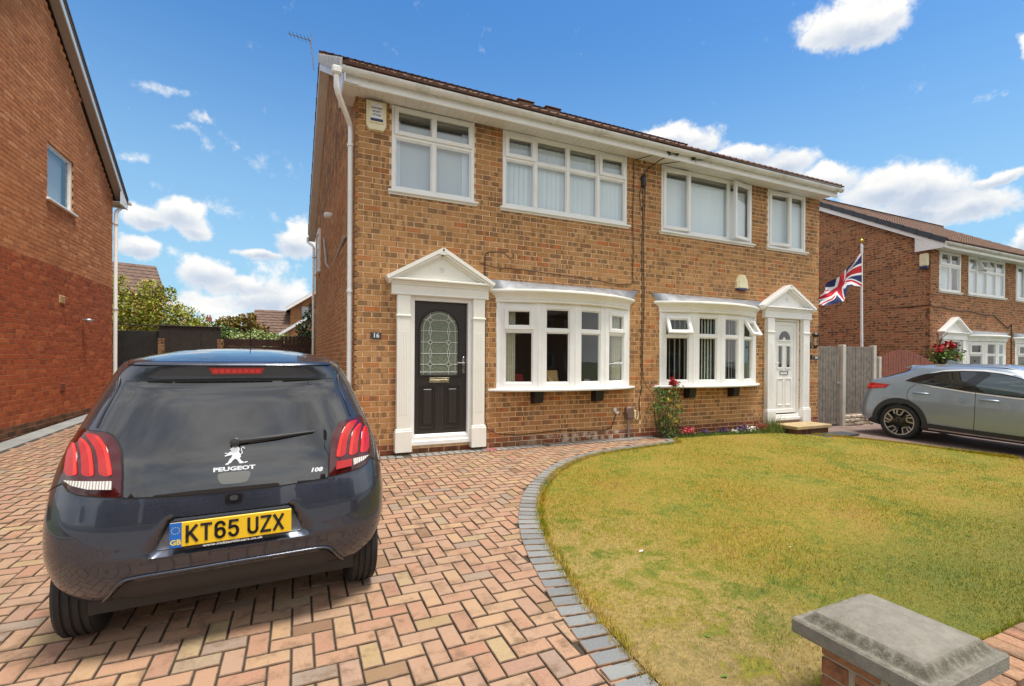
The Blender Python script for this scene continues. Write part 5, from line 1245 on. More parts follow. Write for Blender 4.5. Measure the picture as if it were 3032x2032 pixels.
shrub('conifer', 'dark green conifer in front of the gabled house behind', 'tree', (-.35,11.5,.2), [(0,0,.8,.8),(.0,0,1.5,.62),(.05,0,2.1,.45),(.12,0,2.6,.30),(.15,0,2.95,.16)], 5000, .05, L_DK, stems=2)
for i, (hx, hy, hz, r) in enumerate([(13.1,4.6,0,1.0)]):
    pass
# rose and border by the wall
M_RED = simple('crimson_petal', (.36,.008,.012), .6); M_PINK = simple('pink_petal', (.62,.07,.10), .6, var=.3, vs=40); M_PURP = simple('purple_petal', (.13,.06,.20), .6, var=.3, vs=40); M_WPET = simple('white_petal', (.78,.76,.68), .6); M_YEL = simple('yellow_petal', (.62,.42,.05), .6)
poly_sheet('flower_bed', [(4.97,-.02),(7.95,-.02),(7.95,-.30),(7.6,-.36),(5.3,-.34),(4.97,-.26)], lambda x, y: gz(x, y)+.012, M_SOIL, cell=.1, jit=.02)
rose = shrub('rose_bush', 'leggy red rose bush climbing the wall between the bow windows', 'bush', (5.02,-.22,-.05), [(.02,0,.62,.16),(-.12,.03,.55,.14),(.12,0,.78,.15),(.28,0,.70,.13),(.18,0,.42,.17),(.02,0,.30,.14),(-.08,0,.85,.08),(.32,-.02,.93,.09),(.05,-.02,.12,.14),(.20,0,.13,.15),(.40,0,.50,.08),(.30,0,.30,.1)], 950, .025, L_ROSE, stems=12)
def petals(parent, name, pts, r, mat, n=26):
    P_ = []; S_ = []
    for (x, y, z_) in pts:
        for _ in range(n): P_.append((x+rnd.gauss(0, r*.4), y+rnd.gauss(0, r*.4), z_+rnd.gauss(0, r*.4))); S_.append(r*.38)
    return leaves(name, np.array(P_), np.array(S_), mat, parent, aspect=.8)
petals(rose, 'rose_bloom', [(.18,-.05,1.02),(.21,-.06,1.0),(.17,-.06,.985)], .06, M_RED, 40); petals(rose, 'rose_bloom', [(-.27,-.03,.98),(-.21,-.03,.95)], .022, M_RED, 14); petals(rose, 'rose_bloom', [(.36,0,1.05),(.40,0,.98)], .02, M_RED, 12)
petals(rose, 'yellowed_leaf', [(.1,-.1,.42),(.22,-.1,.33),(.28,-.08,.6),(.05,-.1,.7)], .05, M_YEL, 12)
fl = [('red_leaved_begonia', 'clump of crimson begonias in the border next to the rose bush', 5.62,-.20,.09,M_PINK,140,.022),('pansy_plant','purple and blue pansies low in the border, left clump',6.0,-.22,.055,M_PURP,90,.02),('pansy_plant','purple pansies in the middle of the border beside white ones',6.48,-.20,.06,M_PURP,110,.02),('alyssum_plant','small white flower clump, left of two in the border',6.72,-.24,.045,M_WPET,80,.02),('pansy_plant','dark purple pansies between the two white flower clumps',6.95,-.20,.075,M_PURP,120,.024),('alyssum_plant','small white flower clump, right of two in the border',7.2,-.22,.06,M_WPET,90,.022),('begonia_plant','pink begonia by the right hand bracket of the border',7.55,-.18,.10,M_PINK,120,.022)]
for nm_, lb, fx, fy, r, mt, n_, s_ in fl:
    rt_ = thing(nm_, lb, 'flowers', (fx, fy, gz(fx, fy)+.01)); C = rs.randn(int(n_*1.3), 3)*np.array([r*.75, r*.5, r*.35])+np.array([0,0,r*.5]); C[:,2] = np.abs(C[:,2]); leaves('foliage', C, np.full(len(C), s_), L_GR, rt_)
    C = rs.randn(n_, 3)*np.array([r*.7, r*.45, r*.4])+np.array([0,-.01,r*.95]); C[:,2] = np.abs(C[:,2]); leaves('bloom', C, np.full(n_, s_*.85), mt, rt_, aspect=.8)
gt = thing('ornamental_grass', 'tuft of tall wispy grass against the left pilaster of the white door', 'grass tuft', (7.72,-.26,-.05)); N_ = 700
xx, yy = rs.randn(N_)*.16, rs.randn(N_)*.06; blades('blade', xx, yy, np.zeros(N_), .12+.30*rs.rand(N_)*np.exp(-(xx/.2)**2), np.full(N_, .007), leaf_mat('wispy_grass', [(0,(.10,.17,.03)),(.6,(.20,.25,.06)),(1,(.42,.30,.12))]), lean=.7, parent=gt)
N_ = 2600; xx = 5.3+rs.rand(N_)*2.6; yy = -.30+rs.randn(N_)*.03; kind(blades('border_grass', xx, yy, .027*yy-.017*(xx-5), .03+.05*rs.rand(N_), np.full(N_, .008), L_GR, lean=.8), 'stuff')
pt_ = MB(); 
for i, (px_, py_) in enumerate([(1.80,-.19),(1.87,-.17),(1.90,-.22),(1.83,-.24),(1.95,-.18)]): pt_.add([(px_,py_,gz(0,py_)+.012),(px_+.03,py_+.005,gz(0,py_)+.02),(px_+.025,py_+.03,gz(0,py_)+.035),(px_-.005,py_+.02,gz(0,py_)+.02)], [(0,1,2,3)])
tag(pt_.build('fallen_petals', M_RED, fix=False), 'few dark red petals fallen beside the right pilaster of the black door', 'petals')
# ================================================================== fences and gates
M_CHAR = simple('charcoal_painted_board', (.022,.022,.021), .7, var=.25, vs=5); M_CHAR2 = simple('dark_brown_painted_board', (.034,.028,.025), .65, var=.2, vs=6); M_DBR = simple('dark_brown_stained_board', (.045,.018,.012), .7, var=.3, vs=6)
M_POSTB = brick_mat('buff_garden_brick', [(0,(.22,.13,.07)),(1,(.32,.20,.11))])
def boards(parent, x0, x1, y, z0, z1, w, mat, gap=.004, jit=.0, name='board', dim='x', th=.018, topf=None, zf=None):
    n = max(1, int(round((x1-x0)/w))); w_ = (x1-x0)/n
    for i in range(n):
        a, b_ = x0+i*w_+gap/2, x0+(i+1)*w_-gap/2; m_ = MB(); zt = (topf((a+b_)/2) if topf else z1)+rnd.uniform(-jit, jit); yo = rnd.uniform(-.003, .003)
        zb = zf((a+b_)/2) if zf else z0
        if dim == 'x': m_.bbox(a, b_, y-th/2+yo, y+th/2+yo, zb, zt, .004)
        else: m_.bbox(y-th/2+yo, y+th/2+yo, a, b_, zb, zt, .004)
        m_.build(name, mat, parent)
f1 = thing('wooden_fence', 'low charcoal board fence left of the dark gate, under the yellow tree', 'fence', (-4.2,7.85,.2)); boards(f1, -.50, .36, 0, -.1, 1.77, .15, M_CHAR); p = MB(); p.tube([(-.62,0,1.92),(.36,0,1.90)], .012, 6); p.build('top_wire', M_BLACK, f1)
f2 = thing('wooden_gate', 'tall dark brown double gate at the end of the driveway', 'gate', (-3.15,7.8,.2)); boards(f2, -.69, .64, 0, -.08, 1.895, .22, M_CHAR2, gap=.003); p = MB(); p.bbox(-.72,.68,-.03,.03,1.895,1.925,.005); p.build('top_rail', M_CHAR2, f2)
for i, (px_, lb) in enumerate(((-3.765,'left buff brick post in front of the dark gate'),(-2.51,'right buff brick post in front of the dark gate'))):
    m_ = MB()
    for q in range(22): m_.bbox(px_-.065, px_+.065, 7.66, 7.76, .15+q*.075, .15+q*.075+.066, .004)
    o = m_.build('gate_post', M_POSTB); tag(o, lb, 'post'); c_ = MB(); c_.box(px_-.055, px_+.055, 7.67, 7.75, .1, 1.79); c_.build('mortar_core', M_MORT, o)
f3 = thing('wooden_fence', 'dark brown horizontal board fence right of the gate', 'fence', (-1.8,8.3,.2)); 
for i in range(8):
    m_ = MB(); m_.bbox(-.66,.66,-.02+.004*(i%2),.012,.05+i*.2,.05+i*.2+.185,.004); m_.build('board', M_DBR, f3)
m_ = MB(); 
for xx_ in (-.66,0,.66): m_.bbox(xx_-.04, xx_+.04, -.03,.05,0,1.66,.004)
m_.build('fence_post', M_DBR, f3)
f4 = thing('wooden_fence', 'dark brown slatted panel with thin gaps beside the gable downpipe', 'fence', (-.75,8.3,.2)); boards(f4, -.39, .42, 0, 0, 1.74, .105, M_DBR, gap=.012)
p = MB(); p.bbox(-.39,.42,.012,.04,1.4,1.5,.004); p.bbox(-.39,.42,.012,.04,.3,.4,.004); p.build('rail', M_DBR, f4)
M_GREYW = simple('weathered_grey_board', (.19,.162,.132), .85, var=.25, vs=9, bmp=.4, bs=40, dirt=.35, dc=(.11,.09,.07)); M_CONC = simple('concrete_post', (.50,.47,.40), .85, var=.1, vs=5, bmp=.3, bs=60); M_RBW = simple('red_brown_stained_board', (.20,.055,.03), .6, var=.2, vs=8)
g1 = thing('wooden_gate', 'weathered grey boarded gate against the corner of number 14', 'gate', (9.9,.03,-.08)); boards(g1, -.40, .36, 0, .03, 1.74, .095, M_GREYW, gap=.006, jit=.004)
p = MB(); p.bbox(-.40,.36,.01,.05,.3,.4,.005); p.bbox(-.40,.36,.01,.05,1.4,1.5,.005); p.build('rail', M_GREYW, g1); p = MB(); p.tube([(.30,-.015,.93),(.33,-.04,.93),(.33,-.04,.86)], .008, 6); p.bbox(.27,.35,-.018,-.008,.9,.96,.004); p.build('latch', M_GALV, g1)
for i, (px_, lb) in enumerate(((10.36,'concrete fence post between the grey gate and grey panel'),(11.50,'concrete fence post at the right end of the grey panel'))):
    m_ = MB(); m_.bbox(px_-.055, px_+.055, -.03, .08, -.3, 1.70, .008); tag(m_.build('fence_post', M_CONC), lb, 'post')
f5 = thing('wooden_fence', 'weathered grey vertical board panel between two concrete posts', 'fence', (10.93,.02,-.08)); boards(f5, -.51, .51, 0, .24, 1.745, .10, M_GREYW, gap=.005, jit=.004)
gb = MB(); R2 = random.Random(4)
for r_i in range(4):
    x_ = -.52
    while x_ < .50: w_ = R2.uniform(.10,.24); gb.bbox(x_, min(x_+w_-.008,.52), -.05+R2.uniform(-.012,.012), .03, -.10+r_i*.08, -.10+r_i*.08+.07, .015); x_ += w_
gb.build('gravel_board', simple('rock_faced_concrete', (.50,.42,.31), .9, var=.3, vs=12, bmp=.6, bs=40), f5)
g2 = thing('wooden_gate', 'red brown arched double gate beside the brown brick house', 'gate', (13.55,.35,-.18))
boards(g2, -1.15, -.25, 0, 0, 1.7, .11, M_RBW, gap=.006, topf=lambda x: 1.62+.20*math.sin((x+1.15)/.9*math.pi/2)); boards(g2, -.24, 1.25, 0, 0, 1.7, .11, M_RBW, gap=.006, topf=lambda x: 1.82-.34*((x+.24)/1.5)**1.6)
m_ = MB(); m_.bbox(12.28,12.38,.30,.40,-.3,1.45,.008); tag(m_.build('gate_post', M_CONC), 'short pale post at the left side of the arched gate', 'post')
# ================================================================== flagpole and flag
fp = MB(); fp.tube([(12.86,1.0,-.3),(12.80,1.0,2.2),(12.76,1.0,4.42)], [.034,.032,.026], 12); fpo = fp.build('flagpole', M_WHITE, smooth=40); tag(fpo, 'white flagpole with gold ball standing behind the grey fence', 'flagpole')
p = MB(); p.lathe([(0,-.045),(.035,-.03),(.05,0),(.035,.03),(0,.045)], (12.76,1.0,4.50), (0,0,1), 14); p.build('finial', simple('gold_ball', (.75,.50,.06), .25, .9), fpo, smooth=True)
p = MB(); 
for i in range(10): p.tube([(12.72-.012*(i%2), .98, 4.16+i*.022),(12.79, .97, 4.175+i*.022)], .006, 5)
p.build('halyard', M_WHITE, fpo)
def jack(u, v):
    """flag colours at u (0..2 fly), v (0..1 hoist)"""
    x, y = u-1, v-.5; ax, ay = abs(x), abs(y)
    if ax < .10 or ay < .10: return 2
    if ax < .1667 or ay < .1667: return 1
    d = (y*2-x)/math.sqrt(5) if x*y > 0 else (y*2+x)/math.sqrt(5)   # signed distance to the diagonal
    if abs(d) > .10: return 0
    cw = (1 if x > 0 else -1)
    dd = d*(1 if x*y > 0 else 1)
    # counterchanged saltire: red lies on one side of the diagonal
    side = dd if x > 0 else -dd
    if x*y > 0: side = dd*cw
    else: side = dd*cw
    return 2 if -.0667 < side < 0 else 1
nu, nv = 150, 80; Vf = np.zeros(((nu+1)*(nv+1), 3))
FT = np.array([(12.74, 4.22), (12.57, 4.09), (12.21, 3.82), (11.85, 3.53), (11.57, 3.34), (11.34, 3.14), (11.05, 2.95)]); FB = np.array([(12.76, 3.29), (12.42, 3.30), (12.20, 3.22), (12.11, 3.05), (11.97, 2.87), (11.62, 2.77), (11.05, 2.72)])
def alongp(P_, u):
    d = np.concatenate([[0], np.cumsum(np.hypot(*np.diff(P_, axis=0).T))]); return np.array([np.interp(u*d[-1], d, P_[:,0]), np.interp(u*d[-1], d, P_[:,1])])
for i in range(nu+1):
    u = i/nu; tp, bt = alongp(FT, u), alongp(FB, u**.9)
    for j in range(nv+1):
        v = j/nv; q_ = tp*v+bt*(1-v); bow_ = math.sin(v*math.pi)*math.sin(u*math.pi)
        y_ = .98+.10*math.sin(u*8+v*2.2)*u**.5+.05*math.sin(u*19-v*6)*u+.10*bow_
        Vf[i*(nv+1)+j] = (q_[0]+.05*math.sin(v*7+u*5)*u*(1-u)*2, y_, q_[1]+.035*math.sin(u*13+v*4)*min(u, 1-u)*2)
Ff = np.array([[i*(nv+1)+j, (i+1)*(nv+1)+j, (i+1)*(nv+1)+j+1, i*(nv+1)+j+1] for i in range(nu) for j in range(nv)]); mi_ = [jack((i+.5)/nu*2, (j+.5)/nv) for i in range(nu) for j in range(nv)]
fo = grid_mesh('union_flag', Vf, Ff, [simple('flag_blue', (.010,.022,.10), .8), simple('flag_white', (.78,.78,.80), .8), simple('flag_red', (.50,.008,.022), .8)], mi_, smooth=True)
tag(fo, 'Union flag hanging from the white pole, blown towards the left', 'flag')
# ================================================================== pier and low front wall
M_CAPST = simple('weathered_cap_stone', (.225,.205,.165), .88, var=.14, vs=22, bmp=.6, bs=110, dirt=.6, dc=(.11,.095,.06))
pier = thing('brick_gate_pier', 'low brick pier with weathered stone cap, front right', 'pier', (1.47,-5.487,-.16))
cp = MB(); hx, hy = .252, .250; cp.bbox(-hx, hx, -hy, hy, .345, .408, .007)
b_ = .064; c0_ = .026; vs = [(-hx+c0_,-hy+c0_,.404),(hx-c0_,-hy+c0_,.404),(hx-c0_,hy-c0_,.404),(-hx+c0_,hy-c0_,.404),(-hx+b_,-hy+b_,.446),(hx-b_,-hy+b_,.446),(hx-b_,hy-b_,.446),(-hx+b_,hy-b_,.446),(-.12,-.11,.460),(.12,-.11,.460),(.12,.11,.460),(-.12,.11,.460)]
cp.add(vs, [(8,9,10,11)]+[(4+i,4+(i+1)%4,8+(i+1)%4,8+i) for i in range(4)]+[(i,(i+1)%4,4+(i+1)%4,4+i) for i in range(4)])
t = M_CAPST.node_tree; b = t.nodes['Principled BSDF']; pos = nd(t, 'ShaderNodeNewGeometry').outputs['Position']; old = b.inputs['Base Color'].links[0].from_socket
zz_ = nd(t, 'ShaderNodeSeparateXYZ', {0: pos}).outputs[2]; band = math_(t, 'MULTIPLY', smooth(t, zz_, .235, .262), smooth(t, zz_, .292, .270))
sv_ = nd(t, 'ShaderNodeCombineXYZ', {0: nd(t, 'ShaderNodeSeparateXYZ', {0: pos}).outputs[0], 1: nd(t, 'ShaderNodeSeparateXYZ', {0: pos}).outputs[1], 2: 0.0}).outputs[0]
alg = math_(t, 'MULTIPLY', band, smooth(t, noise(t, sv_, 30, 5, .7), .36, .58))
t.links.new(mixc(t, math_(t, 'MULTIPLY', alg, .85), old, (.075,.066,.038)), b.inputs['Base Color'])
cp.build('cap_stone', M_CAPST, pier)
M_BRP = brick_mat('pier_brick', [(0,(.20,.085,.045)),(.4,(.36,.17,.085)),(.8,(.27,.11,.06)),(1,(.42,.21,.11))], dark=(.07,.035,.02), dscale=6)
M_MORTP = mortar('grey_mortar', (.36,.30,.22))
core = MB(); core.box(-.165,.165,-.165,.165,-.1,.345); corem = core.build('pier_core', M_MORTP, pier)
for r_i in range(6):
    z0_ = -.10+r_i*.075
    for (x0_, x1_, y0_, y1_) in ([(-.172,.043,-.172,-.069),(.053,.172,-.172,.043),(-.043,.172,.069,.172),(-.172,-.053,-.043,.172)] if r_i % 2 else [(-.172,-.069,-.172,.043),(-.059,.172,-.172,-.069),(.069,.172,-.059,.172),(-.172,.059,.069,.172)]):
        m_ = MB(); m_.bbox(x0_, x1_, y0_, y1_, z0_, z0_+.065, .004); m_.build('brick', M_BRP, corem)
lw = thing('low_garden_wall', 'low brick wall with mossy header coping running right from the pier', 'wall', (4.5,-5.487,-.3))
c_ = MB(); c_.box(-2.86, 5.2, -.10, .10, -.1, .175); cr_ = c_.build('wall_core', M_MORTP, lw)
x_ = -2.85; M_COP = brick_mat('weathered_coping_brick', [(0,(.30,.17,.10)),(.5,(.40,.25,.15)),(1,(.33,.15,.09))], dark=(.13,.09,.06), dark_amt=.5, dscale=3)
moss = MB()
while x_ < 5.1:
    m_ = MB(); m_.bbox(x_, x_+.098, -.108, .108, .165, .232+rnd.uniform(-.003,.003), .007); m_.build('brick', M_COP, cr_)
    if x_ < 0:
        for q in range(5):
            if rnd.random() < .6: yq = rnd.uniform(-.1,.1); moss.bbox(x_+.096, x_+.112, yq-.02, yq+.02, .20, .222, .006)
    x_ += .112
for r_i in range(2):
    x_ = -2.85-(.1 if r_i else 0)
    while x_ < 5.1: 
        m_ = MB(); m_.bbox(max(x_,-2.85), x_+.215, -.108,.108, .012+r_i*.075, .077+r_i*.075, .004); 
        if x_ < 1: m_.build('brick', M_COP, cr_)
        x_ += .225
kind(moss.build('moss', simple('moss', (.09,.11,.012), .95, var=.3, vs=60), lw), 'stuff')

# ================================================================== background houses
def far_house(name, label, x0, x1, y0, y1, ez, rz_, wallm, roofm, gable_to_camera, wins=(), z0=0.0, roofside=None, tiles=True, oh=.3, winmat=None):
    h = thing(name, label, 'house', ((x0+x1)/2, y0, z0)); bx, by = (x0+x1)/2, y0
    X0, X1, D_ = x0-bx, x1-bx, y1-y0; w = MB()
    if gable_to_camera: w.prism([(X0,0),(X1,0),(X1,ez-z0),((X0+X1)/2,rz_-z0),(X0,ez-z0)], 'y', 0, D_)
    else: w.prism([(0,0),(D_,0),(D_,ez-z0),(D_/2,rz_-z0-.05),(0,ez-z0)], 'x', X0, X1)
    wall = w.build('wall', wallm, h)
    r = MB()
    if gable_to_camera:
        mx = (X0+X1)/2; s = (rz_-ez)/(mx-X0)
        for a, sg in ((X0-oh, 1),(X1+oh, -1)):
            za = ez-z0-oh*s+.08; zb = rz_-z0+.08; r.add([(a,-oh,za),(mx,-oh,zb),(mx,D_+oh,zb),(a,D_+oh,za),(a,-oh,za-.1),(mx,-oh,zb-.1),(mx,D_+oh,zb-.1),(a,D_+oh,za-.1)], [(0,1,2,3),(4,5,6,7),(0,1,5,4),(1,2,6,5),(2,3,7,6),(3,0,4,7)])
            b = MB(); b.add([(a,-oh-.02,za-.02),(mx,-oh-.02,zb-.02),(mx,-oh-.02,zb-.24),(a,-oh-.02,za-.24),(a,-oh-.005,za-.02),(mx,-oh-.005,zb-.02),(mx,-oh-.005,zb-.24),(a,-oh-.005,za-.24)], [(0,1,2,3),(4,5,6,7),(0,1,5,4),(1,2,6,5),(2,3,7,6),(3,0,4,7)]); b.build('bargeboard', M_PVC, h)
        r.build('roof', roofm, h)
    else:
        s = (rz_-ez)/(D_/2); n = 9
        rr = MB()
        for (ya, yb, sg) in ((-oh, D_/2, 1),(D_+oh, D_/2, -1)):
            for q in range(n):
                f0, f1 = q/n, (q+1)/n; P_ = lambda f, up: (ya+(yb-ya)*f, ez-z0-oh*s+.06+(rz_-ez+oh*s)*f+up)
                a, b = P_(f0,.05), P_(f1,.0); rr.add([(X0-oh*.6,*a),(X1+oh*.6,*a),(X1+oh*.6,*b),(X0-oh*.6,*b),(X0-oh*.6,a[0],a[1]-.09),(X1+oh*.6,a[0],a[1]-.09),(X1+oh*.6,b[0],b[1]-.12),(X0-oh*.6,b[0],b[1]-.12)], [(0,1,2,3),(4,5,6,7),(0,1,5,4),(1,2,6,5),(2,3,7,6),(3,0,4,7)])
        rr.build('roof', roofm, h)
        e = MB(); e.box(X0-oh*.6, X1+oh*.6, -oh-.03, -oh, ez-z0-oh*s-.12, ez-z0-oh*s+.06); e.build('fascia', M_BLACK if name == 'back_house' else M_PVC, h)
    for (a, b, c, d, n_) in wins:
        f = MB(); a, b = a-bx, b-bx; c, d = c-z0, d-z0; ring(f, a, b, c, d, .08, -.05, .02)
        for q in range(1, n_): xx = a+(b-a)*q/n_; f.box(xx-.035, xx+.035, -.045, .01, c, d)
        wn = f.build('window', winmat or M_PVC, h); p = MB(); p.box(a+.05, b-.05, -.02, -.012, c+.05, d-.05); p.build('pane', M_DARKG if winmat is None else simple('curtained_pane', (.45,.46,.46), .2), wn)
    return h
M_FB_RED = simple('far_red_brick', (.27,.085,.042), .9, var=.2, vs=3, bmp=.2, bs=30); M_FB_OR = simple('far_orange_brick', (.33,.155,.065), .9, var=.22, vs=3); M_FT = simple('far_brown_tile', (.14,.085,.06), .9, var=.35, vs=4); M_FSL = simple('far_grey_slate', (.17,.165,.17), .8, var=.15, vs=1.5)
hbk = far_house('back_house', 'red brick house with brown tiled roof behind the yellow tree', -16, -8.55, 30, 38, 5.25, 7.6, M_FB_RED, M_FT, False, [(-10.9,-10.0,3.5,4.9,2)])
hbk.rotation_euler = (0, 0, math.radians(20)); _c = Vector((-8.55, 30, 0)); _l = Matrix.Rotation(math.radians(20), 3, 'Z') @ Vector((3.725, 0, 0)); hbk.location = _c-_l
hb = far_house('gabled_house', 'brown brick gabled house behind the garden, seen beside the downpipe', -1.15, 5.4, 28, 36, 4.75, 7.0, M_FB_OR, M_FT, True, [(-.55,.62,3.95,4.85,2)], winmat=simple('brown_window_frame', (.22,.09,.035), .5))
hc = far_house('tiled_bungalow', 'low brown tiled roof with white verge below the gabled house', -3.2, -1.2, 27, 33, 2.9, 4.55, M_FB_OR, M_FT, False)
# lean-to gable in front, with a pale barge
lt_ = thing('lean_to_garage', 'brick garage gable with white sloping verge above the brown fence', 'garage', (-.4,24,0)); w = MB(); w.prism([(-1.3,0),(2.2,0),(2.2,4.4),(.7,4.1),(-1.3,2.75)], 'y', 0, 3); w.build('wall', M_FB_OR, lt_)
w = MB(); w.add([(-1.5,-.1,2.62),(.95,-.1,4.30),(.95,-.1,4.12),(-1.5,-.1,2.44),(-1.5,.02,2.62),(.95,.02,4.30),(.95,.02,4.12),(-1.5,.02,2.44)], [(0,1,2,3),(4,5,6,7),(0,1,5,4),(1,2,6,5),(2,3,7,6),(3,0,4,7)]); w.build('bargeboard', M_PVC, lt_)
w = MB(); w.add([(-1.45,-.08,2.66),(.95,-.08,4.34),(.95,3.1,4.34),(-1.45,3.1,2.66),(-1.45,-.08,2.60),(.95,-.08,4.28),(.95,3.1,4.28),(-1.45,3.1,2.60)], [(0,1,2,3),(4,5,6,7),(0,1,5,4),(1,2,6,5),(2,3,7,6),(3,0,4,7)]); w.build('roof', M_FT, lt_)
for (x0_, x1_, ez_, rz_2, chx, lab) in ((-14.5,-8.6,4.9,6.0,-11.3,'distant grey slate roof with red chimney, left'),(-8.9,-4.6,5.1,5.85,-6.8,'distant grey slate roof with red chimney, right')):
    hh = far_house('distant_house', lab, x0_, x1_, 62, 70, ez_, rz_2, M_FB_RED, M_FSL, False); c_ = MB(); m0 = (x0_+x1_)/2; c_.box(chx-m0-.3, chx-m0+.3, 3.6, 4.4, rz_2-.3, rz_2+.55); c_.build('chimney', M_FB_RED, hh)
    for q in range(2): c_ = MB(); c_.lathe([(.1,0),(.09,.3)], (chx-m0-.15+q*.3, 4, rz_2+.55), (0,0,1), 8); c_.build('chimney_pot', simple('terracotta_pot', (.40,.12,.06), .8), hh)
far_house('white_outbuilding', 'white roofed outbuilding glimpsed between the shrubs', -5.6, -3.3, 19, 21, 2.4, 2.95, M_WHITE, M_WHITE, False)
# houses and trees on the other side of the street (seen in the reflections)
for i, (ox, lb) in enumerate(((-19,'red brick house across the street, far left of the row'),(-7,'red brick house across the street, second in the row'),(5,'red brick house across the street, third in the row'),(17,'red brick house across the street, far right of the row'))):
    h = thing('house_across_street', lb, 'house', (ox+4, -27, -.3)); w = MB(); w.prism([(-7.5,0),(0,0),(0,5.2),(-3.75,7.6),(-7.5,5.2)], 'x', -4.6, 4.6); w.build('wall', M_FB_RED, h)
    w = MB()
    for (ya, yb) in ((.35,-3.75),(-7.85,-3.75)): w.add([(-4.8,ya,5.0),(4.8,ya,5.0),(4.8,yb,7.7),(-4.8,yb,7.7),(-4.8,ya,4.9),(4.8,ya,4.9),(4.8,yb,7.6),(-4.8,yb,7.6)], [(0,1,2,3),(4,5,6,7),(0,1,5,4),(1,2,6,5),(2,3,7,6),(3,0,4,7)])
    w.build('roof', M_FT, h)
    for a in (-3.9,-1.8,.6,2.7):
        for z_ in (.9,3.4):
            f = MB(); ring(f, a, a+1.3, z_, z_+1.25, .08, -.06, .04, Matrix.Rotation(math.pi, 4, 'Z')); wn = f.build('window', M_PVC, h); p = MB(); p.box(-a-1.2,-a-.1,.0,.02,z_+.06,z_+1.2); p.build('pane', M_DARKG, wn)
lp = thing('street_lamp', 'grey street lamp on the pavement behind the viewer', 'street lamp', (1.9,-8.2,-.24)); p = MB(); p.tube([(0,0,0),(0,0,1.4)], .08, 12); p.tube([(0,0,1.4),(0,0,5.2),(.0,.15,5.55),(0,.7,5.75)], [.05,.04,.035,.03], 10); p.build('column', M_GALV, lp, smooth=40); p = MB(); p.bbox(-.12,.12,.65,1.25,5.68,5.80,.03); p.build('lantern_head', M_GALV, lp)
for i, (tx, ty) in enumerate(((-12,-20),(14,-21),(-24,-22))): shrub('street_tree', ['round green tree across the street to the left','round green tree across the street to the right','round green tree across the street, farthest left'][i], 'tree', (tx,ty,-.3), [(0,0,3.2,1.5),(.8,.3,2.7,1.1),(-.9,-.2,2.8,1.1),(0,.5,4.2,1.0)], 1500, .16, L_GR, stems=1)
# hanging basket by the porch of the brown house
bk = thing('hanging_basket', 'hanging basket of red geraniums beside the porch of the brown house', 'hanging basket', (16.05,.62,1.42))
C = rs.randn(500, 3)*np.array([.28,.16,.10])+np.array([0,0,.12]); leaves('foliage', C, np.full(500,.05), L_GR, bk)
petals(bk, 'bloom', [(-.25,0,.32),(-.05,-.05,.42),(.12,-.05,.40),(.22,0,.36),(.0,-.1,.36),(-.36,0,.25)], .13, M_RED, 40); petals(bk, 'pink_bloom', [(.35,-.1,.05),(.05,-.15,.1),(.42,-.05,.12)], .07, M_PINK, 20)
p = MB(); p.lathe([(.0,-.2),(.14,-.15),(.2,-.02),(.2,.02)], (0,0,.0), (0,0,1), 12); p.build('basket', M_BLACK, bk, smooth=40)
bl_ = MB(); bl_.tube([(15.84,.85,1.1),(15.78,.70,1.55),(15.78,.6,2.0),(16.0,.55,2.15)], .012, 6); tag(bl_.build('basket_bracket', M_BLACK, smooth=40), 'black wall bracket holding the geranium basket', 'bracket')
rb = MB(); rb.tube([(15.84+.01*i, .885, 2.98-.012*math.sin(i*.9)-.004*i) if i > 0 else (15.84,.885,2.98) for i in range(1)]+[(16+.5*i, .885, 2.93-.03*i/2+.03*math.sin(i*1.9)) for i in range(8)]+[(20.2,.885,2.55),(20.5,.885,2.45),(20.7,.885,2.6),(20.72,.885,.3)], .012, 6); rb.tube([(15.835,8.0,2.95),(15.835,4.0,3.0),(15.835,1.3,2.96),(15.84,.885,2.98)], .012, 6)
tag(rb.build('wall_cable', M_CABLEB, smooth=40), 'black cable sagging across the brown brick house above the porch', 'cable')

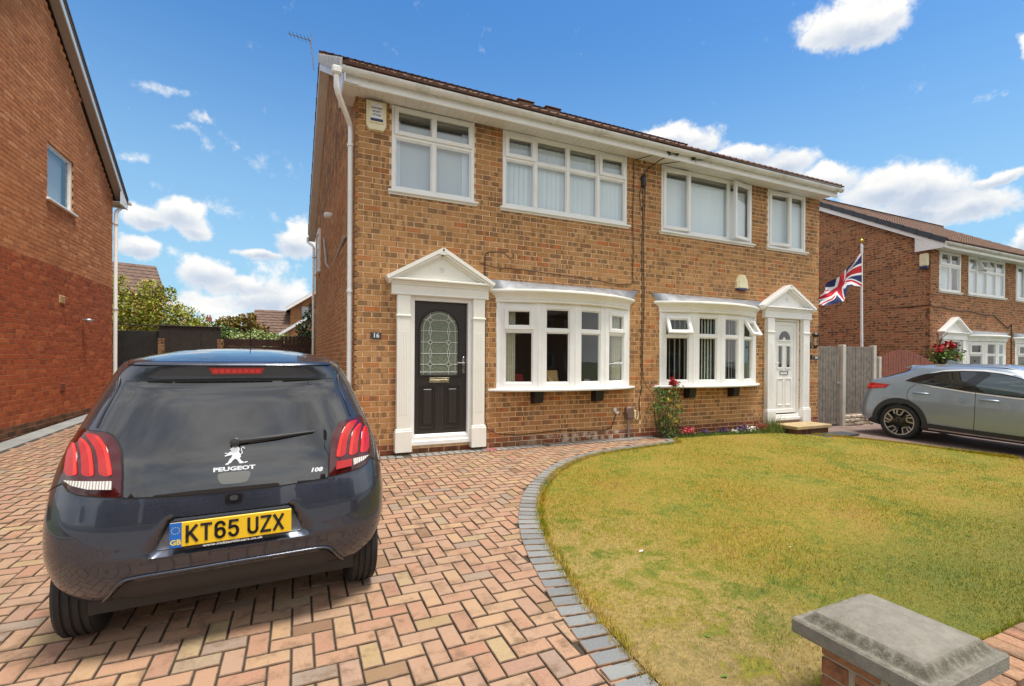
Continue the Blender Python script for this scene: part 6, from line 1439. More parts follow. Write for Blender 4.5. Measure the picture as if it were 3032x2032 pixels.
# ================================================================== cars
class CarShape:
    """horizontal slices: half width w(z), rear end yr(z), front end yf(z); rounded end caps"""
    def __init__(s,zs,w,yr,yf,ar=.55,af=.8,n=4.,rec=None):
        s.zs,s.w,s.yr,s.yf=map(np.array,(zs,w,yr,yf)); s.ar,s.af,s.n=ar,af,n; s.rec=rec; s.cache={}
    def val(s,arr,z):
        # smooth (catmull-like) interpolation
        zs=s.zs; z=min(max(z,zs[0]),zs[-1]); i=min(max(int(np.searchsorted(zs,z))-1,0),len(zs)-2)
        h=zs[i+1]-zs[i]; t=(z-zs[i])/h
        def m(k):
            if k==0: return (arr[1]-arr[0])/(zs[1]-zs[0])
            if k==len(zs)-1: return (arr[-1]-arr[-2])/(zs[-1]-zs[-2])
            a=(arr[k]-arr[k-1])/(zs[k]-zs[k-1]); b=(arr[k+1]-arr[k])/(zs[k+1]-zs[k])
            return 0 if a*b<=0 else 2*a*b/(a+b)
        t2,t3=t*t,t*t*t
        return float((2*t3-3*t2+1)*arr[i]+(t3-2*t2+t)*h*m(i)+(-2*t3+3*t2)*arr[i+1]+(t3-t2)*h*m(i+1))
    def half(s,z):
        k=round(z,4)
        if k in s.cache: return s.cache[k]
        w,yr,yf=s.val(s.w,z),s.val(s.yr,z),s.val(s.yf,z)
        ar=min(s.ar,(yf-yr)*.45); af=min(s.af,(yf-yr)*.45)
        th=np.linspace(0,math.pi/2,240); e=2/s.n
        xr=w*np.sin(th)**e; y1=yr+ar*(1-np.cos(th)**e); y1[-1]=yr+ar; xr[-1]=w
        xf=w*np.cos(th)**e; y2=yf-af*(1-np.sin(th)**e); y2[0]=yf-af; xf[-1]=0
        x=np.concatenate([xr,xf]); y=np.concatenate([y1,y2])
        L=np.concatenate([[0],np.cumsum(np.hypot(np.diff(x),np.diff(y)))])
        s.cache[k]=(x,y,L); return s.cache[k]
    def P(s,a,z):
        x,y,L=s.half(z); aa=abs(a)
        px=float(np.interp(aa,L,x)); py=float(np.interp(aa,L,y))
        px=px if a>=0 else -px
        if s.rec: py+=s.rec(px,z,py)
        return (px,py,z)
    def total(s,z): return float(s.half(z)[2][-1])
    def a_from_x(s,xv,z):
        x,y,L=s.half(z); k=240; return math.copysign(float(np.interp(abs(xv),x[:k],L[:k])),xv)
    def a_from_y(s,yv,z,side=1):
        x,y,L=s.half(z); return side*float(np.interp(yv,y,L))

def sst(a, b, v):
    t = min(max((v-a)/(b-a), 0), 1); return t*t*(3-2*t)
def rec108(x, z, y):
    if y > 0.2: return 0
    h = .345-.085*max(0, z-.50)/.16
    m = sst(h+.012, h-.02, abs(x))*sst(.495,.512,z)*sst(.668,.648,z)
    c = .006*math.exp(-((z-.49)/.018)**2)*sst(.72,.3,abs(x))
    h2 = .50+.9*(.30-z); m2 = .03*sst(h2+.03, h2-.03, abs(x))*sst(.385,.365,z)
    return .035*m-c+m2
C108 = CarShape(
 zs=[.22,.27,.33,.42,.52,.62,.72,.80,.90,1.0,1.1,1.2,1.28,1.34,1.38,1.41,1.435,1.452,1.462],
 w =[.65,.725,.765,.787,.798,.798,.79,.78,.76,.728,.69,.652,.618,.583,.545,.48,.38,.24,.02],
 yr=[-.30,-.385,-.425,-.452,-.462,-.457,-.440,-.420,-.385,-.332,-.273,-.213,-.162,-.172,-.178,-.06,.10,.30,.72],
 yf=[2.85,2.95,2.99,3.02,3.02,3.0,2.92,2.75,2.35,2.08,1.86,1.66,1.50,1.38,1.30,1.22,1.12,1.0,.78],
 ar=.50, af=.8, n=3.9, rec=rec108)
CKIA = CarShape(
 zs=[.22,.30,.41,.55,.70,.88,1.0,1.08,1.15,1.22,1.31,1.37,1.40,1.43,1.45,1.463,1.47],
 w =[.84,.885,.905,.913,.913,.90,.88,.855,.82,.78,.73,.695,.66,.60,.51,.36,.03],
 yr=[-.50,-.70,-.78,-.775,-.75,-.70,-.675,-.63,-.47,-.28,-.06,-.03,.03,.20,.40,.62,1.0],
 yf=[3.3,3.4,3.48,3.5,3.45,3.2,2.7,2.3,2.12,1.98,1.82,1.72,1.66,1.58,1.5,1.4,1.2],
 ar=.42, af=.9, n=4.6)
def car_body(S, name, mat, parent, zl, arches, wheel_r, nd_=1.15, step=.022):
    dense = np.arange(0, nd_+1e-6, step); V = []; nf = 46
    for z in zl:
        T_ = S.total(z); a = np.concatenate([dense, nd_+(T_-nd_)*np.linspace(0, 1, nf+1)[1:]]) if T_ > nd_+.2 else T_*np.linspace(0, 1, len(dense)+nf)
        pts = [S.P(-v, z) for v in a[::-1]]+[S.P(v, z) for v in a[1:-1]]; V.append(pts)
    n = len(V[0]); mb = MB(); fl = [p for r in V for p in r]
    fs = [(i*n+k_, i*n+(k_+1) % n, (i+1)*n+(k_+1) % n, (i+1)*n+k_) for i in range(len(zl)-1) for k_ in range(n)]+[tuple(range(n))[::-1], tuple((len(zl)-1)*n+k_ for k_ in range(n))]
    mb.add(fl, fs); o = mb.build(name, mat, parent, smooth=45)
    # wheel arches
    cut = MB(); cut_o = None
    for (y, z, r, w0, w1) in arches: cut.lathe([(0,w0),(r,w0),(r,w1),(0,w1)], (0, y, z), (1,0,0), 40); cut.lathe([(0,-w1),(r,-w1),(r,-w0),(0,-w0)], (0, y, z), (1,0,0), 40)
    cut_o = cut.build('cutter', mat); cut_o.parent = parent
    bmc = bmesh.new(); bmc.from_mesh(cut_o.data); bmesh.ops.remove_doubles(bmc, verts=bmc.verts, dist=1e-5); bmesh.ops.recalc_face_normals(bmc, faces=bmc.faces); bmc.to_mesh(cut_o.data); bmc.free()
    md = o.modifiers.new('b', 'BOOLEAN'); md.operation = 'DIFFERENCE'; md.object = cut_o; md.solver = 'EXACT'
    dg = bpy.context.evaluated_depsgraph_get(); me = bpy.data.meshes.new_from_object(o.evaluated_get(dg)); o.modifiers.clear(); o.data = me
    me.materials.clear(); me.materials.append(mat); bpy.data.objects.remove(cut_o)
    return o
def normal(S, a, z):
    e = .004; p = Vector(S.P(a, z)); t = Vector(S.P(a+e, z))-Vector(S.P(a-e, z)); u = Vector(S.P(a, min(z+e, S.zs[-1])))-Vector(S.P(a, z-e)); n = t.cross(u)
    return p, (n.normalized() if n.length else Vector((0,-1,0)))
def subdiv_outline(pts, closed=True, k_=4):
    """Catmull-Rom through the points"""
    n = len(pts); out = []
    for i in range(n if closed else n-1):
        p0, p1, p2, p3 = (pts[(i+j-1) % n] if closed else pts[min(max(i+j-1, 0), n-1)] for j in range(4))
        for q in range(k_):
            t = q/k_; out.append(tuple(.5*((2*b)+(-a+c)*t+(2*a-5*b+4*c-d)*t*t+(-a+3*b-3*c+d)*t**3) for a, b, c, d in zip(p0, p1, p2, p3)))
    if not closed: out.append(pts[-1])
    return out
def patch(S, outl, off, mat, name, parent, cell=.025, skirt=.012, smooth_=False, bulge=0.0, mirror=False):
    if mirror: outl = [(-a, z) for a, z in outl][::-1]
    P2 = [Vector(p) for p in outl]; e = []; n = len(P2)
    for i in range(n):
        a, b = P2[i], P2[(i+1) % n]; m = max(1, int((b-a).length/cell)); e += [a+(b-a)*(q/m) for q in range(m)]
    V = list(e); ne = len(V); xs = [p.x for p in P2]; zs = [p.y for p in P2]; X_, Z_ = np.meshgrid(np.arange(min(xs)+cell/2, max(xs), cell), np.arange(min(zs)+cell/2, max(zs), cell)); X_, Z_ = X_.ravel(), Z_.ravel()
    ok = in_poly([tuple(p) for p in P2], X_, Z_)
    V += [Vector((a, b)) for a, b in zip(X_[ok], Z_[ok])]
    r = delaunay_2d_cdt(V, [], [list(range(ne))], 1, 1e-6); vs = []; orig = r[3]; bmap = {}
    EP = np.array([[p.x, p.y] for p in e])
    for i, v in enumerate(r[0]):
        p, nn = normal(S, v.x, v.y); d = np.min(np.hypot(EP[:,0]-v.x, EP[:,1]-v.y)); vs.append(p+nn*(off+bulge*(1-math.exp(-(d/.03)**2))))
        for o_ in orig[i]:
            if o_ < ne: bmap[o_] = i
    fs = [tuple(f) for f in r[2]]; k0 = len(vs); ring_ = [bmap[i] for i in range(ne) if i in bmap]
    for i in ring_: v = r[0][i]; p, nn = normal(S, v.x, v.y); vs.append(p+nn*(off-skirt))
    m = len(ring_); fs += [(ring_[i], ring_[(i+1) % m], k0+(i+1) % m, k0+i) for i in range(m)]
    mb = MB(); mb.add(vs, fs); return mb.build(name, mat, parent, smooth=50)
def wheel(parent, x, y, z, R, w, rimr, side, spokes='steel'):
    tw = MB(); hw = w/2; prof = [(rimr,-hw*.8),(rimr+.02,-hw*.95),(R*.86,-hw),(R*.95,-hw*.93),(R*.985,-hw*.78)]
    for q in range(4):
        c = -hw*.62+q*hw*.413; prof += [(R,c-hw*.13),(R,c+hw*.13),(R-.007,c+hw*.15),(R-.007,c+hw*.26)]
    prof += [(R*.985,hw*.78),(R*.95,hw*.93),(R*.86,hw),(rimr+.02,hw*.95),(rimr,hw*.8)]
    tw.lathe(prof, (x,y,z), (1,0,0), 48); wh = tw.build('wheel', M_TYRE, parent, smooth=40)
    rm = MB(); s = side; rm.lathe([(rimr+.004, s*hw*.78),(rimr-.012, s*hw*.80),(rimr-.02, s*hw*.4),(rimr-.03, -s*hw*.5)], (x,y,z), (1,0,0), 40); rm.lathe([(0,s*hw*.25),(rimr,s*hw*.1)], (x,y,z), (1,0,0), 32); rm.build('rim_barrel', M_BLACK, wh, smooth=40)
    sp = MB()
    if spokes == 'steel':
        sp.lathe([(0,s*hw*.75),(rimr*.35,s*hw*.78),(rimr*.6,s*hw*.68),(rimr*.95,s*hw*.78)], (x,y,z), (1,0,0), 36); sp.build('wheel_trim', M_ALLOY, wh, smooth=40)
    else:
        bl = MB()
        def bar(p, q, w0, mb, h0=.62, h1=.80):
            (r0, t0), (r1, t1) = p, q; a = Vector((r0*math.cos(t0), r0*math.sin(t0))); b = Vector((r1*math.cos(t1), r1*math.sin(t1))); d = (b-a).normalized(); nn = Vector((-d.y, d.x))*w0/2
            c4 = [a-nn-d*w0*.3, b-nn+d*w0*.3, b+nn+d*w0*.3, a+nn-d*w0*.3]; o_ = [(x+s*hw*h0, y+v.x, z+v.y) for v in c4]+[(x+s*hw*h1, y+v.x, z+v.y) for v in c4]
            mb.add(o_, [(0,1,2,3),(4,5,6,7),(0,1,5,4),(1,2,6,5),(2,3,7,6),(3,0,4,7)])
        for i in range(5):
            t = i*2*math.pi/5+.3; Rr = rimr
            # angular two-tone spokes: bent pairs
            bar((Rr*.97,t-.30),(Rr*.52,t-.16),.020,sp); bar((Rr*.52,t-.16),(Rr*.60,t+.34),.018,sp); bar((Rr*.60,t+.34),(Rr*.97,t+.14),.020,sp); bar((Rr*.97,t+.42),(Rr*.70,t+.52),.017,sp)
            bar((Rr*.25,t+.05),(Rr*.9,t-.05),.055,bl,.45,.72); bar((Rr*.25,t+.5),(Rr*.95,t+.45),.05,bl,.45,.70)
        for a_ in range(40):
            pass
        bl.lathe([(0,s*hw*.80),(.055,s*hw*.78),(.075,s*hw*.6),(.085,s*hw*.3)], (x,y,z), (1,0,0), 24)
        bl.build('spoke_web', M_BLACKG, wh); sp.lathe([(rimr+.002,s*hw*.80),(rimr+.006,s*hw*.86),(rimr-.010,s*hw*.84)], (x,y,z), (1,0,0), 40); sp.build('spoke', M_ALLOYB, wh)
    return wh
M_TYRE = simple('tyre_rubber', (.018,.018,.018), .75, var=.2, vs=30, bmp=.2, bs=120); M_ALLOY = simple('silver_wheel', (.45,.46,.47), .35, .8); M_ALLOYB = simple('machined_alloy', (.62,.61,.58), .3, .85); M_BLACKG = simple('gloss_black', (.01,.01,.011), .12, coat=.6)
M_BLUE, t, b = newmat('dark_slate_blue_paint'); setp(b, Base_Color=(.045,.052,.075), Metallic=.7, Roughness=.26, Coat_Weight=1.0, Coat_Roughness=.03); pos = nd(t, 'ShaderNodeNewGeometry').outputs['Position']
t.links.new(mixc(t, noise(t, pos, 900, 2, .5), (.038,.044,.064), (.070,.080,.112)), b.inputs['Base Color'])
b_r = ramp(t, noise(t, pos, 3.5, 6, .65), [(.35,(.20,.20,.20)),(.75,(.42,.42,.42))]); t.links.new(b_r, b.inputs['Roughness'])
M_SILV, t, b = newmat('grey_blue_metallic_paint'); setp(b, Base_Color=(.29,.345,.42), Metallic=.6, Roughness=.34, Coat_Weight=1.0, Coat_Roughness=.03)
M_HATCH, t, b = newmat('privacy_glass_hatch'); setp(b, Base_Color=(.008,.008,.009), Roughness=.02, Coat_Weight=1.0, Coat_Roughness=.01); b.inputs['IOR'].default_value = 1.6; b.inputs['Specular IOR Level'].default_value = .8; setp(b, Coat_Weight=.6)
M_CLAD = simple('matt_black_cladding', (.030,.030,.030), .6)
M_LRED = simple('red_lamp_lens', (.42,.004,.003), .2, coat=.6); M_LBR = simple('bright_red_lamp_bar', (.85,.02,.008), .2, coat=.6); M_LDK = simple('smoked_red_lamp_body', (.060,.003,.004), .1, coat=.7); M_LWH, t, b = newmat('clear_lamp_lens'); pos = nd(t, 'ShaderNodeNewGeometry').outputs['Position']
wv_ = nd(t, 'ShaderNodeTexWave', {'Scale': 26.0, 'Distortion': 3.0, 'Vector': pos}); t.links.new(mixc(t, wv_.outputs[1], (.30,.26,.23), (.85,.82,.76)), b.inputs['Base Color']); setp(b, Roughness=.1, Coat_Weight=1.0)
M_YPL = simple('yellow_plate', (.80,.50,.012), .4); M_BPL = simple('blue_plate_band', (.01,.13,.50), .4); M_PLB = simple('plate_black', (.012,.012,.012), .4); M_GOLD = simple('plate_gold', (.75,.6,.1), .4)

# ---------------- dark blue hatchback
car = thing('parked_car', 'dark blue hatchback with yellow rear plate parked on the block driveway', 'car', (-.99,-3.385,gz(-1,-3.385)+.0)); car.rotation_euler = (math.atan(.027), 0, math.radians(3.0))
zl = [.22,.235,.25,.27]+list(np.arange(.29,1.36,.018))+[1.365,1.375,1.385,1.395,1.405,1.415,1.425,1.433,1.440,1.446,1.451,1.455,1.458,1.460,1.4615]
body = car_body(C108, 'body', M_BLUE, car, zl, [(0,.29,.315,.50,1.0),(2.34,.29,.315,.50,1.0)], .28)
for (y_, s_) in ((0,-1),(0,1),(2.34,-1),(2.34,1)): wheel(car, s_*.668, y_, .283, .283, .165, .185, s_)
ub = MB(); ub.box(-.60,.60,-.30,2.8,.20,.40); ub.bbox(-.42,.42,-.33,-.1,.24,.33,.03); ub.build('underbody', M_BLACK, car)
LAMP = [(.675,1.062),(.71,1.04),(.737,1.0),(.742,.965),(.735,.92),(.722,.885),(.71,.86),(.69,.835),(.662,.812),(.617,.796),(.539,.785),(.447,.776),(.452,.884),(.466,.965),(.488,1.01),(.512,1.035),(.54,1.048),(.577,1.052),(.62,1.054)]
GL = [(-.43,.772),(-.2,.760),(0,.757),(.2,.760),(.43,.772),(.50,.80),(.545,.9),(.578,1.04),(.563,1.09),(.545,1.15),(.505,1.288),(.3,1.296),(0,1.299),(-.3,1.296),(-.505,1.288),(-.545,1.15),(-.563,1.09),(-.578,1.04),(-.545,.9),(-.50,.80)]
gap_ = [(a*1.012, z+(.006 if z > 1.2 else -.006 if z < .85 else 0)) for a, z in GL]
patch(C108, gap_, .0015, M_BLACK, 'hatch_seal', car, .04)
hatch = patch(C108, GL, .006, M_HATCH, 'rear_window', car, .03)
for mir in (False, True):
    base = patch(C108, [(a+.006*(1 if a > .6 else -1), z+(.006 if z > .95 else -.006)) for a, z in LAMP], .008, M_BLACK, 'lamp_seal', car, .03, .014, mirror=mir)
    tl = patch(C108, LAMP, .014, M_LDK, 'tail_lamp', car, .02, .016, bulge=.008, mirror=mir)
    patch(C108, [(a*.985+.009, .918+(z-.918)*.93) for a, z in LAMP], .0155, M_LDK, 'lamp_lens', tl, .02, .006, bulge=.008, mirror=mir)
    for bar_ in ([(.672,.875),(.621,.875),(.630,.917),(.652,.976),(.675,.999),(.699,.985),(.692,.929)], [(.598,.875),(.553,.872),(.565,.930),(.591,.988),(.629,1.017),(.652,1.014),(.624,.958),(.609,.917)], [(.530,.875),(.484,.872),(.502,.942),(.526,.992),(.561,1.030),(.599,1.040),(.622,1.034),(.570,.985),(.544,.929)]):
        patch(C108, subdiv_outline(bar_), .0265, M_LRED, 'lamp_bar', tl, .015, .008, mirror=mir)
        ed = [bar_[1], bar_[2], bar_[3], bar_[4]]; ed = subdiv_outline(ed, False, 4); w_ = .014
        patch(C108, [(a, z) for a, z in ed]+[(a+w_, z-.002) for a, z in ed[::-1]], .0278, M_LBR, 'lamp_light_guide', tl, .012, .006, mirror=mir)
    WH = [(.678,.851),(.484,.846),(.480,.810),(.57,.815),(.638,.831)]
    if not mir: 
        patch(C108, [(.678,.851),(.575,.849),(.575,.815),(.638,.831)], .0265, M_LWH, 'reverse_lens', tl, .015, .006, mirror=False); patch(C108, [(.567,.849),(.484,.846),(.480,.806),(.567,.813)], .0265, M_LRED, 'reflector', tl, .015, .006)
    else: patch(C108, WH, .0265, M_LWH, 'reverse_lens', tl, .015, .006, mirror=True)
# spoiler recess, brake light
patch(C108, subdiv_outline([(-.42,1.325),(-.36,1.352),(-.26,1.372),(0,1.377),(.26,1.372),(.36,1.352),(.42,1.325),(.2,1.318),(-.2,1.318)]), .003, simple('dark_spoiler_face', (.022,.024,.032), .25, coat=.8), 'spoiler_face', car, .03)
spm = MB(); n_ = 24; 
for i in range(n_+1):
    u = -.55+1.10*i/n_; 
    p, nn = normal(C108, u, 1.383); 
    spm.v += [tuple(p+Vector((0,.01,-.004))), tuple(p+Vector((0,-.028,-.006))), tuple(p+Vector((0,-.020,.006))), tuple(p+Vector((0,.05,.016)))]
spm.f = [(i*4+k_, i*4+(k_+1)%4, (i+1)*4+(k_+1)%4, (i+1)*4+k_) for i in range(n_) for k_ in range(4)]+[(0,1,2,3),tuple(n_*4+k_ for k_ in range(4))]; spm.m = [0]*len(spm.f); spm.build('spoiler_lip', M_BLUE, car, smooth=60)
bk_ = patch(C108, [(-.142,1.368),(.142,1.368),(.122,1.327),(-.122,1.327)], .012, M_LDK, 'brake_light', car, .02)
patch(C108, [(-.130,1.364),(.130,1.364),(.116,1.331),(-.116,1.331)], .0135, M_LRED, 'brake_lens', bk_, .02, .004)
for i in range(8): u = -.100+i*.0285; patch(C108, [(u-.011,1.357),(u+.011,1.357),(u+.011,1.338),(u-.011,1.338)], .0145, M_LBR, 'brake_led', bk_, .02, .003)
# lower diffuser and bright crease
DIF = [(-.505,.300),(-.47,.345),(-.435,.382),(-.38,.397),(0,.402),(.38,.397),(.435,.382),(.47,.345),(.505,.300),(.40,.262),(-.40,.262)]
patch(C108, DIF, .005, M_CLAD, 'lower_diffuser', car, .03, .01)
cr = MB(); cr.tube([tuple(Vector(normal(C108, a, z)[0])+normal(C108, a, z)[1]*.004) for a, z in subdiv_outline([(-.535,.285),(-.50,.325),(-.45,.388),(-.38,.404),(-.2,.407),(0,.408),(.2,.407),(.38,.404),(.45,.388),(.50,.325),(.535,.285)], False, 5)], .0075, 8); cr.build('bumper_edge', M_BLUE, car, smooth=60)
# plate area, plate, texts
def on_rear(x, z): return C108.P(C108.a_from_x(x, z), z)
M_RECP = simple('grey_blue_recess_panel', (.15,.165,.20), .45, .45, coat=.4)
patch(C108, [(-.325,.512),(-.315,.507),(.315,.507),(.325,.512),(.262,.640),(.245,.652),(-.245,.652),(-.262,.640)], .007, M_RECP, 'plate_recess', car, .02, .004)
tilt = math.radians(4); py, pz = -.462, .583
plate = MB(); plate.bbox(-.26,.26,-.006,.004,-.058,.058,.003); PL_ = plate.build('number_plate', M_YPL, car); PL_.location = (0, py, pz); PL_.rotation_euler = (-tilt, 0, 0)
p = MB(); p.bbox(-.2602,-.212,-.0075,-.004,-.0582,.0582,.002); p.build('plate_band', M_BPL, PL_)
text('GB', .034, (-.236,-.0082,-.034), FR, M_GOLD, 'lettering', PL_, ext=.0004, bold=.001)
st_ = MB()
for i in range(12): an = i*math.pi/6; st_.lathe([(0,.0),(.0022,0)], (-.236+.016*math.cos(an), -.0084, .022+.016*math.sin(an)), (0,-1,0), 5)
st_.build('plate_stars', M_GOLD, PL_)
# plate characters drawn as strokes (standard UK plate proportions)
def strokes(segs, ox, w, h, th, mb):
    for seg in segs:
        pts = [Vector((ox+p[0]*w, 0, (p[1]-.5)*h)) for p in seg]
        for a, b in zip(pts[:-1], pts[1:]):
            d = (b-a).normalized(); nn = Vector((-d.z, 0, d.x))*th/2; e = d*th*.38
            q = [a-nn-e, b-nn+e, b+nn+e, a+nn-e]; o_ = [(v.x, -.0068, v.z) for v in q]+[(v.x, -.0085, v.z) for v in q]
            mb.add(o_, [(0,1,2,3),(4,5,6,7),(0,1,5,4),(1,2,6,5),(2,3,7,6),(3,0,4,7)])
def arc(cx, cz, rx, rz, a0, a1, n=8): return [(cx+rx*math.cos(math.radians(a0+(a1-a0)*i/n)), cz+rz*math.sin(math.radians(a0+(a1-a0)*i/n))) for i in range(n+1)]
GLY = {'K': [[(0,0),(0,1)],[(0,.38),(.95,1)],[(.30,.58),(1,0)]], 'T': [[(0,1),(1,1)],[(.5,1),(.5,0)]],
 '6': [arc(.5,.72,.46,.28,20,180)+[(.04,.3)]+arc(.5,.30,.46,.30,180,360)+arc(.5,.32,.46,.26,0,180)],
 '5': [[(.92,1),(.12,1),(.06,.56)]+arc(.48,.33,.46,.30,120,0)+arc(.48,.31,.46,.31,0,-160)],
 'U': [[(.02,1),(.02,.28)]+arc(.5,.28,.48,.28,180,360)+[(.98,1)]], 'Z': [[(0,1),(1,1),(0,0),(1,0)]], 'X': [[(0,0),(1,1)],[(0,1),(1,0)]]}
xx_ = -.190
for c_ in 'KT65 UZX':
    if c_ == ' ': xx_ += .026; continue
    ch = MB(); strokes(GLY[c_], xx_, .038, .072, .0125, ch); xx_ += .0575; ch.build('registration_character', M_PLB, PL_)
ds = MB(); ds.bbox(-.20,.20,-.004,.004,-.074,-.058,.002); ds.build('dealer_strip', M_PLB, PL_)
text('www.nicktomlincars.co.uk', .0165, (0,-.0052,-.0655), FR, M_WHITE, 'lettering', PL_, ext=.0004, sx=1.45, bold=.0002)
# camera / handle / wiper / badges
cmr = patch(C108, subdiv_outline([(-.032,.742),(.032,.742),(.036,.725),(.030,.702),(-.030,.702),(-.036,.725)]), .004, M_BLACKG, 'hatch_release', car, .012, .006)
patch(C108, subdiv_outline([(-.014,.735),(.014,.735),(.014,.715),(-.014,.715)]), .008, M_CLAD, 'rear_camera', cmr, .01, .004)
patch(C108, subdiv_outline([(-.068,.842),(0,.846),(.068,.842),(.062,.805),(.04,.793),(-.04,.793),(-.062,.805)]), .010, simple('grey_reflector_panel', (.16,.16,.15), .3), 'hatch_handle', car, .015, .008)
wp = MB(); P0 = Vector(C108.P(.0,.985))+Vector((0,-.022,.004)); P1 = Vector(C108.P(.19,1.0))+Vector((0,-.026,.004)); P2 = Vector(C108.P(.375,1.013))+Vector((0,-.018,.003))
wp.lathe([(0,.03),(.020,.026),(.024,.0),(.022,-.02)], tuple(P0), (0,-1,.1), 14); wp.tube([P0, P1, P2], [.013,.010,.005], 8); wp.tube([P0+Vector((.06,.012,-.008)), P1+Vector((0,.015,-.010)), P2+Vector((.01,.012,-.004))], [.008,.008,.005], 6); wp.build('rear_wiper', M_CLAD, car, smooth=45)
RX = math.atan2(-C108.P(0,.86)[1]+C108.P(0,.9)[1], .04)
def on_glass(s_, size, x, z, sx=1, sh=0, bold=.0008):
    p, nn = normal(C108, x, z); o = text(s_, size, tuple(p+nn*.0085), (math.pi/2-RX, 0, 0), M_CHROMEW, 'badge_lettering', car, ext=.0015, sx=sx, bold=bold, shear=sh); return o
M_CHROMEW = simple('satin_chrome_badge', (.80,.80,.80), .25, .55)
on_glass('PEUGEOT', .027, 0, .861, 1.55, 0, .0012); o108 = on_glass('108', .030, .381, .818, 1.35, .25, .0012)
lion = [(-.030,.055),(-.012,.066),(-.012,.070),(-.020,.073),(-.006,.086),(.010,.090),(.022,.084),(.026,.072),(.022,.060),(.030,.048),(.032,.035),(.026,.026),(.036,.012),(.046,.006),(.044,.001),(.026,.000),(.024,.006),(.014,.022),(.006,.026),(-.004,.018),(-.012,.006),(-.020,.004),(-.022,-.001),(-.036,-.002),(-.034,.005),(-.026,.008),(-.018,.024),(-.010,.034),(-.006,.046),(-.022,.044),(-.038,.040),(-.040,.046),(-.026,.052),(-.040,.056),(-.036,.061)]
lm_ = MB(); lm_.prism(lion, 'y', -.003, .001); lm_.tube([(.030,-.001,.045),(.038,-.001,.052),(.034,-.001,.064),(.033,-.001,.076),(.040,-.001,.084),(.046,-.001,.078),(.045,-.001,.072)], .0032, 6); lm_.tube([(.048,-.001,.004),(.062,-.001,.006)], .004, 6)
lo = lm_.build('lion_emblem', M_CHROMEW, car); p, nn = normal(C108, -.004, .882); lo.location = p+nn*.0095; lo.rotation_euler = (-RX, 0, 0)
# side windows, mirrors, aerial, roof groove
for sd_ in (1, -1):
    q = [(C108.a_from_y(y_, z_), z_) for y_, z_ in ((.28,1.02),(.42,1.0),(1.2,.93),(1.95,.92),(1.78,1.05),(1.42,1.24),(1.2,1.31),(.6,1.335),(.30,1.32),(.16,1.24),(.12,1.12))]
    patch(C108, q, .004, M_HATCH, 'side_window', car, .06, mirror=(sd_ < 0))
    mr = MB(); mr.bbox(sd_*.80-.09, sd_*.80+.09, 1.62, 1.74, .90, 1.03, .045); mr.tube([(sd_*.68,1.66,.90),(sd_*.76,1.66,.93)], .02, 8); mo = mr.build('door_mirror', M_BLACKG, car, smooth=60)
    p = MB(); p.box(sd_*.80-.065, sd_*.80+.065, 1.615, 1.621, .92, 1.01); p.build('mirror_glass', simple('mirror_glass', (.8,.83,.85), .03, 1.0), mo)
    gr = MB(); gr.tube([tuple(Vector(normal(C108, sd_*a, z)[0])+normal(C108, sd_*a, z)[1]*.001) for a, z in [(.60,1.075),(.585,1.14),(.565,1.20),(.55,1.26),(.555,1.30),(.62,1.35),(.70,1.378),(.85,1.395),(1.1,1.402),(1.5,1.404)]], .0055, 6); gr.build('roof_gutter_strip', M_BLACK, car, smooth=60)
for sd_ in (1, -1):
    gr = MB(); gr.tube([tuple(Vector(normal(C108, sd_*a, z)[0])+normal(C108, sd_*a, z)[1]*.0006) for a, z in subdiv_outline([(.70,.842),(.77,.815),(.86,.785),(.95,.765),(1.02,.70),(1.04,.62)], False, 5)], .0035, 5); gr.build('bumper_gap', M_BLACK, car)
an_ = MB(); an_.tube([(.03,1.15,1.455),(.03,1.02,1.50),(.028,.88,1.66)], [.006,.004,.0025], 6); an_.lathe([(.018,0),(.01,.02)], (.03,1.15,1.452), (0,0,1), 10); an_.build('aerial', M_BLACK, car)

M_TRIM = simple('satin_silver_trim', (.80,.80,.80), .3, .3)
# ---------------- grey crossover
car2 = thing('parked_car', 'grey blue crossover with black wheel arch cladding parked beyond the lawn', 'car', (10.66,-1.36,gz(10.6,-1.36)-.012)); car2.rotation_euler = (-math.atan(.027), 0, math.pi)
zl = [.22,.25,.28]+list(np.arange(.30,1.40,.03))+[1.405,1.42,1.432,1.442,1.45,1.456,1.461,1.465,1.468,1.4695]
car_body(CKIA, 'body', M_SILV, car2, zl, [(0,.33,.375,.60,1.2),(2.65,.33,.375,.60,1.2)], .33, step=.04)
for (y_, s_) in ((0,-1),(0,1),(2.65,-1),(2.65,1)): wheel(car2, s_*.80, y_, .332, .332, .21, .245, s_, 'alloy')
ub = MB(); ub.box(-.62,.62,-.4,3.2,.20,.5); ub.build('underbody', M_BLACK, car2)
AY = lambda y_, z_: (CKIA.a_from_y(y_, z_), z_)
WIN = [AY(*p) for p in ((.06,1.118),(.16,1.185),(.34,1.262),(.58,1.320),(.85,1.345),(1.12,1.35),(1.35,1.325),(1.62,1.255),(1.95,1.11),(2.12,1.0),(2.10,.945),(1.6,.955),(1.02,.995),(.50,1.055))]
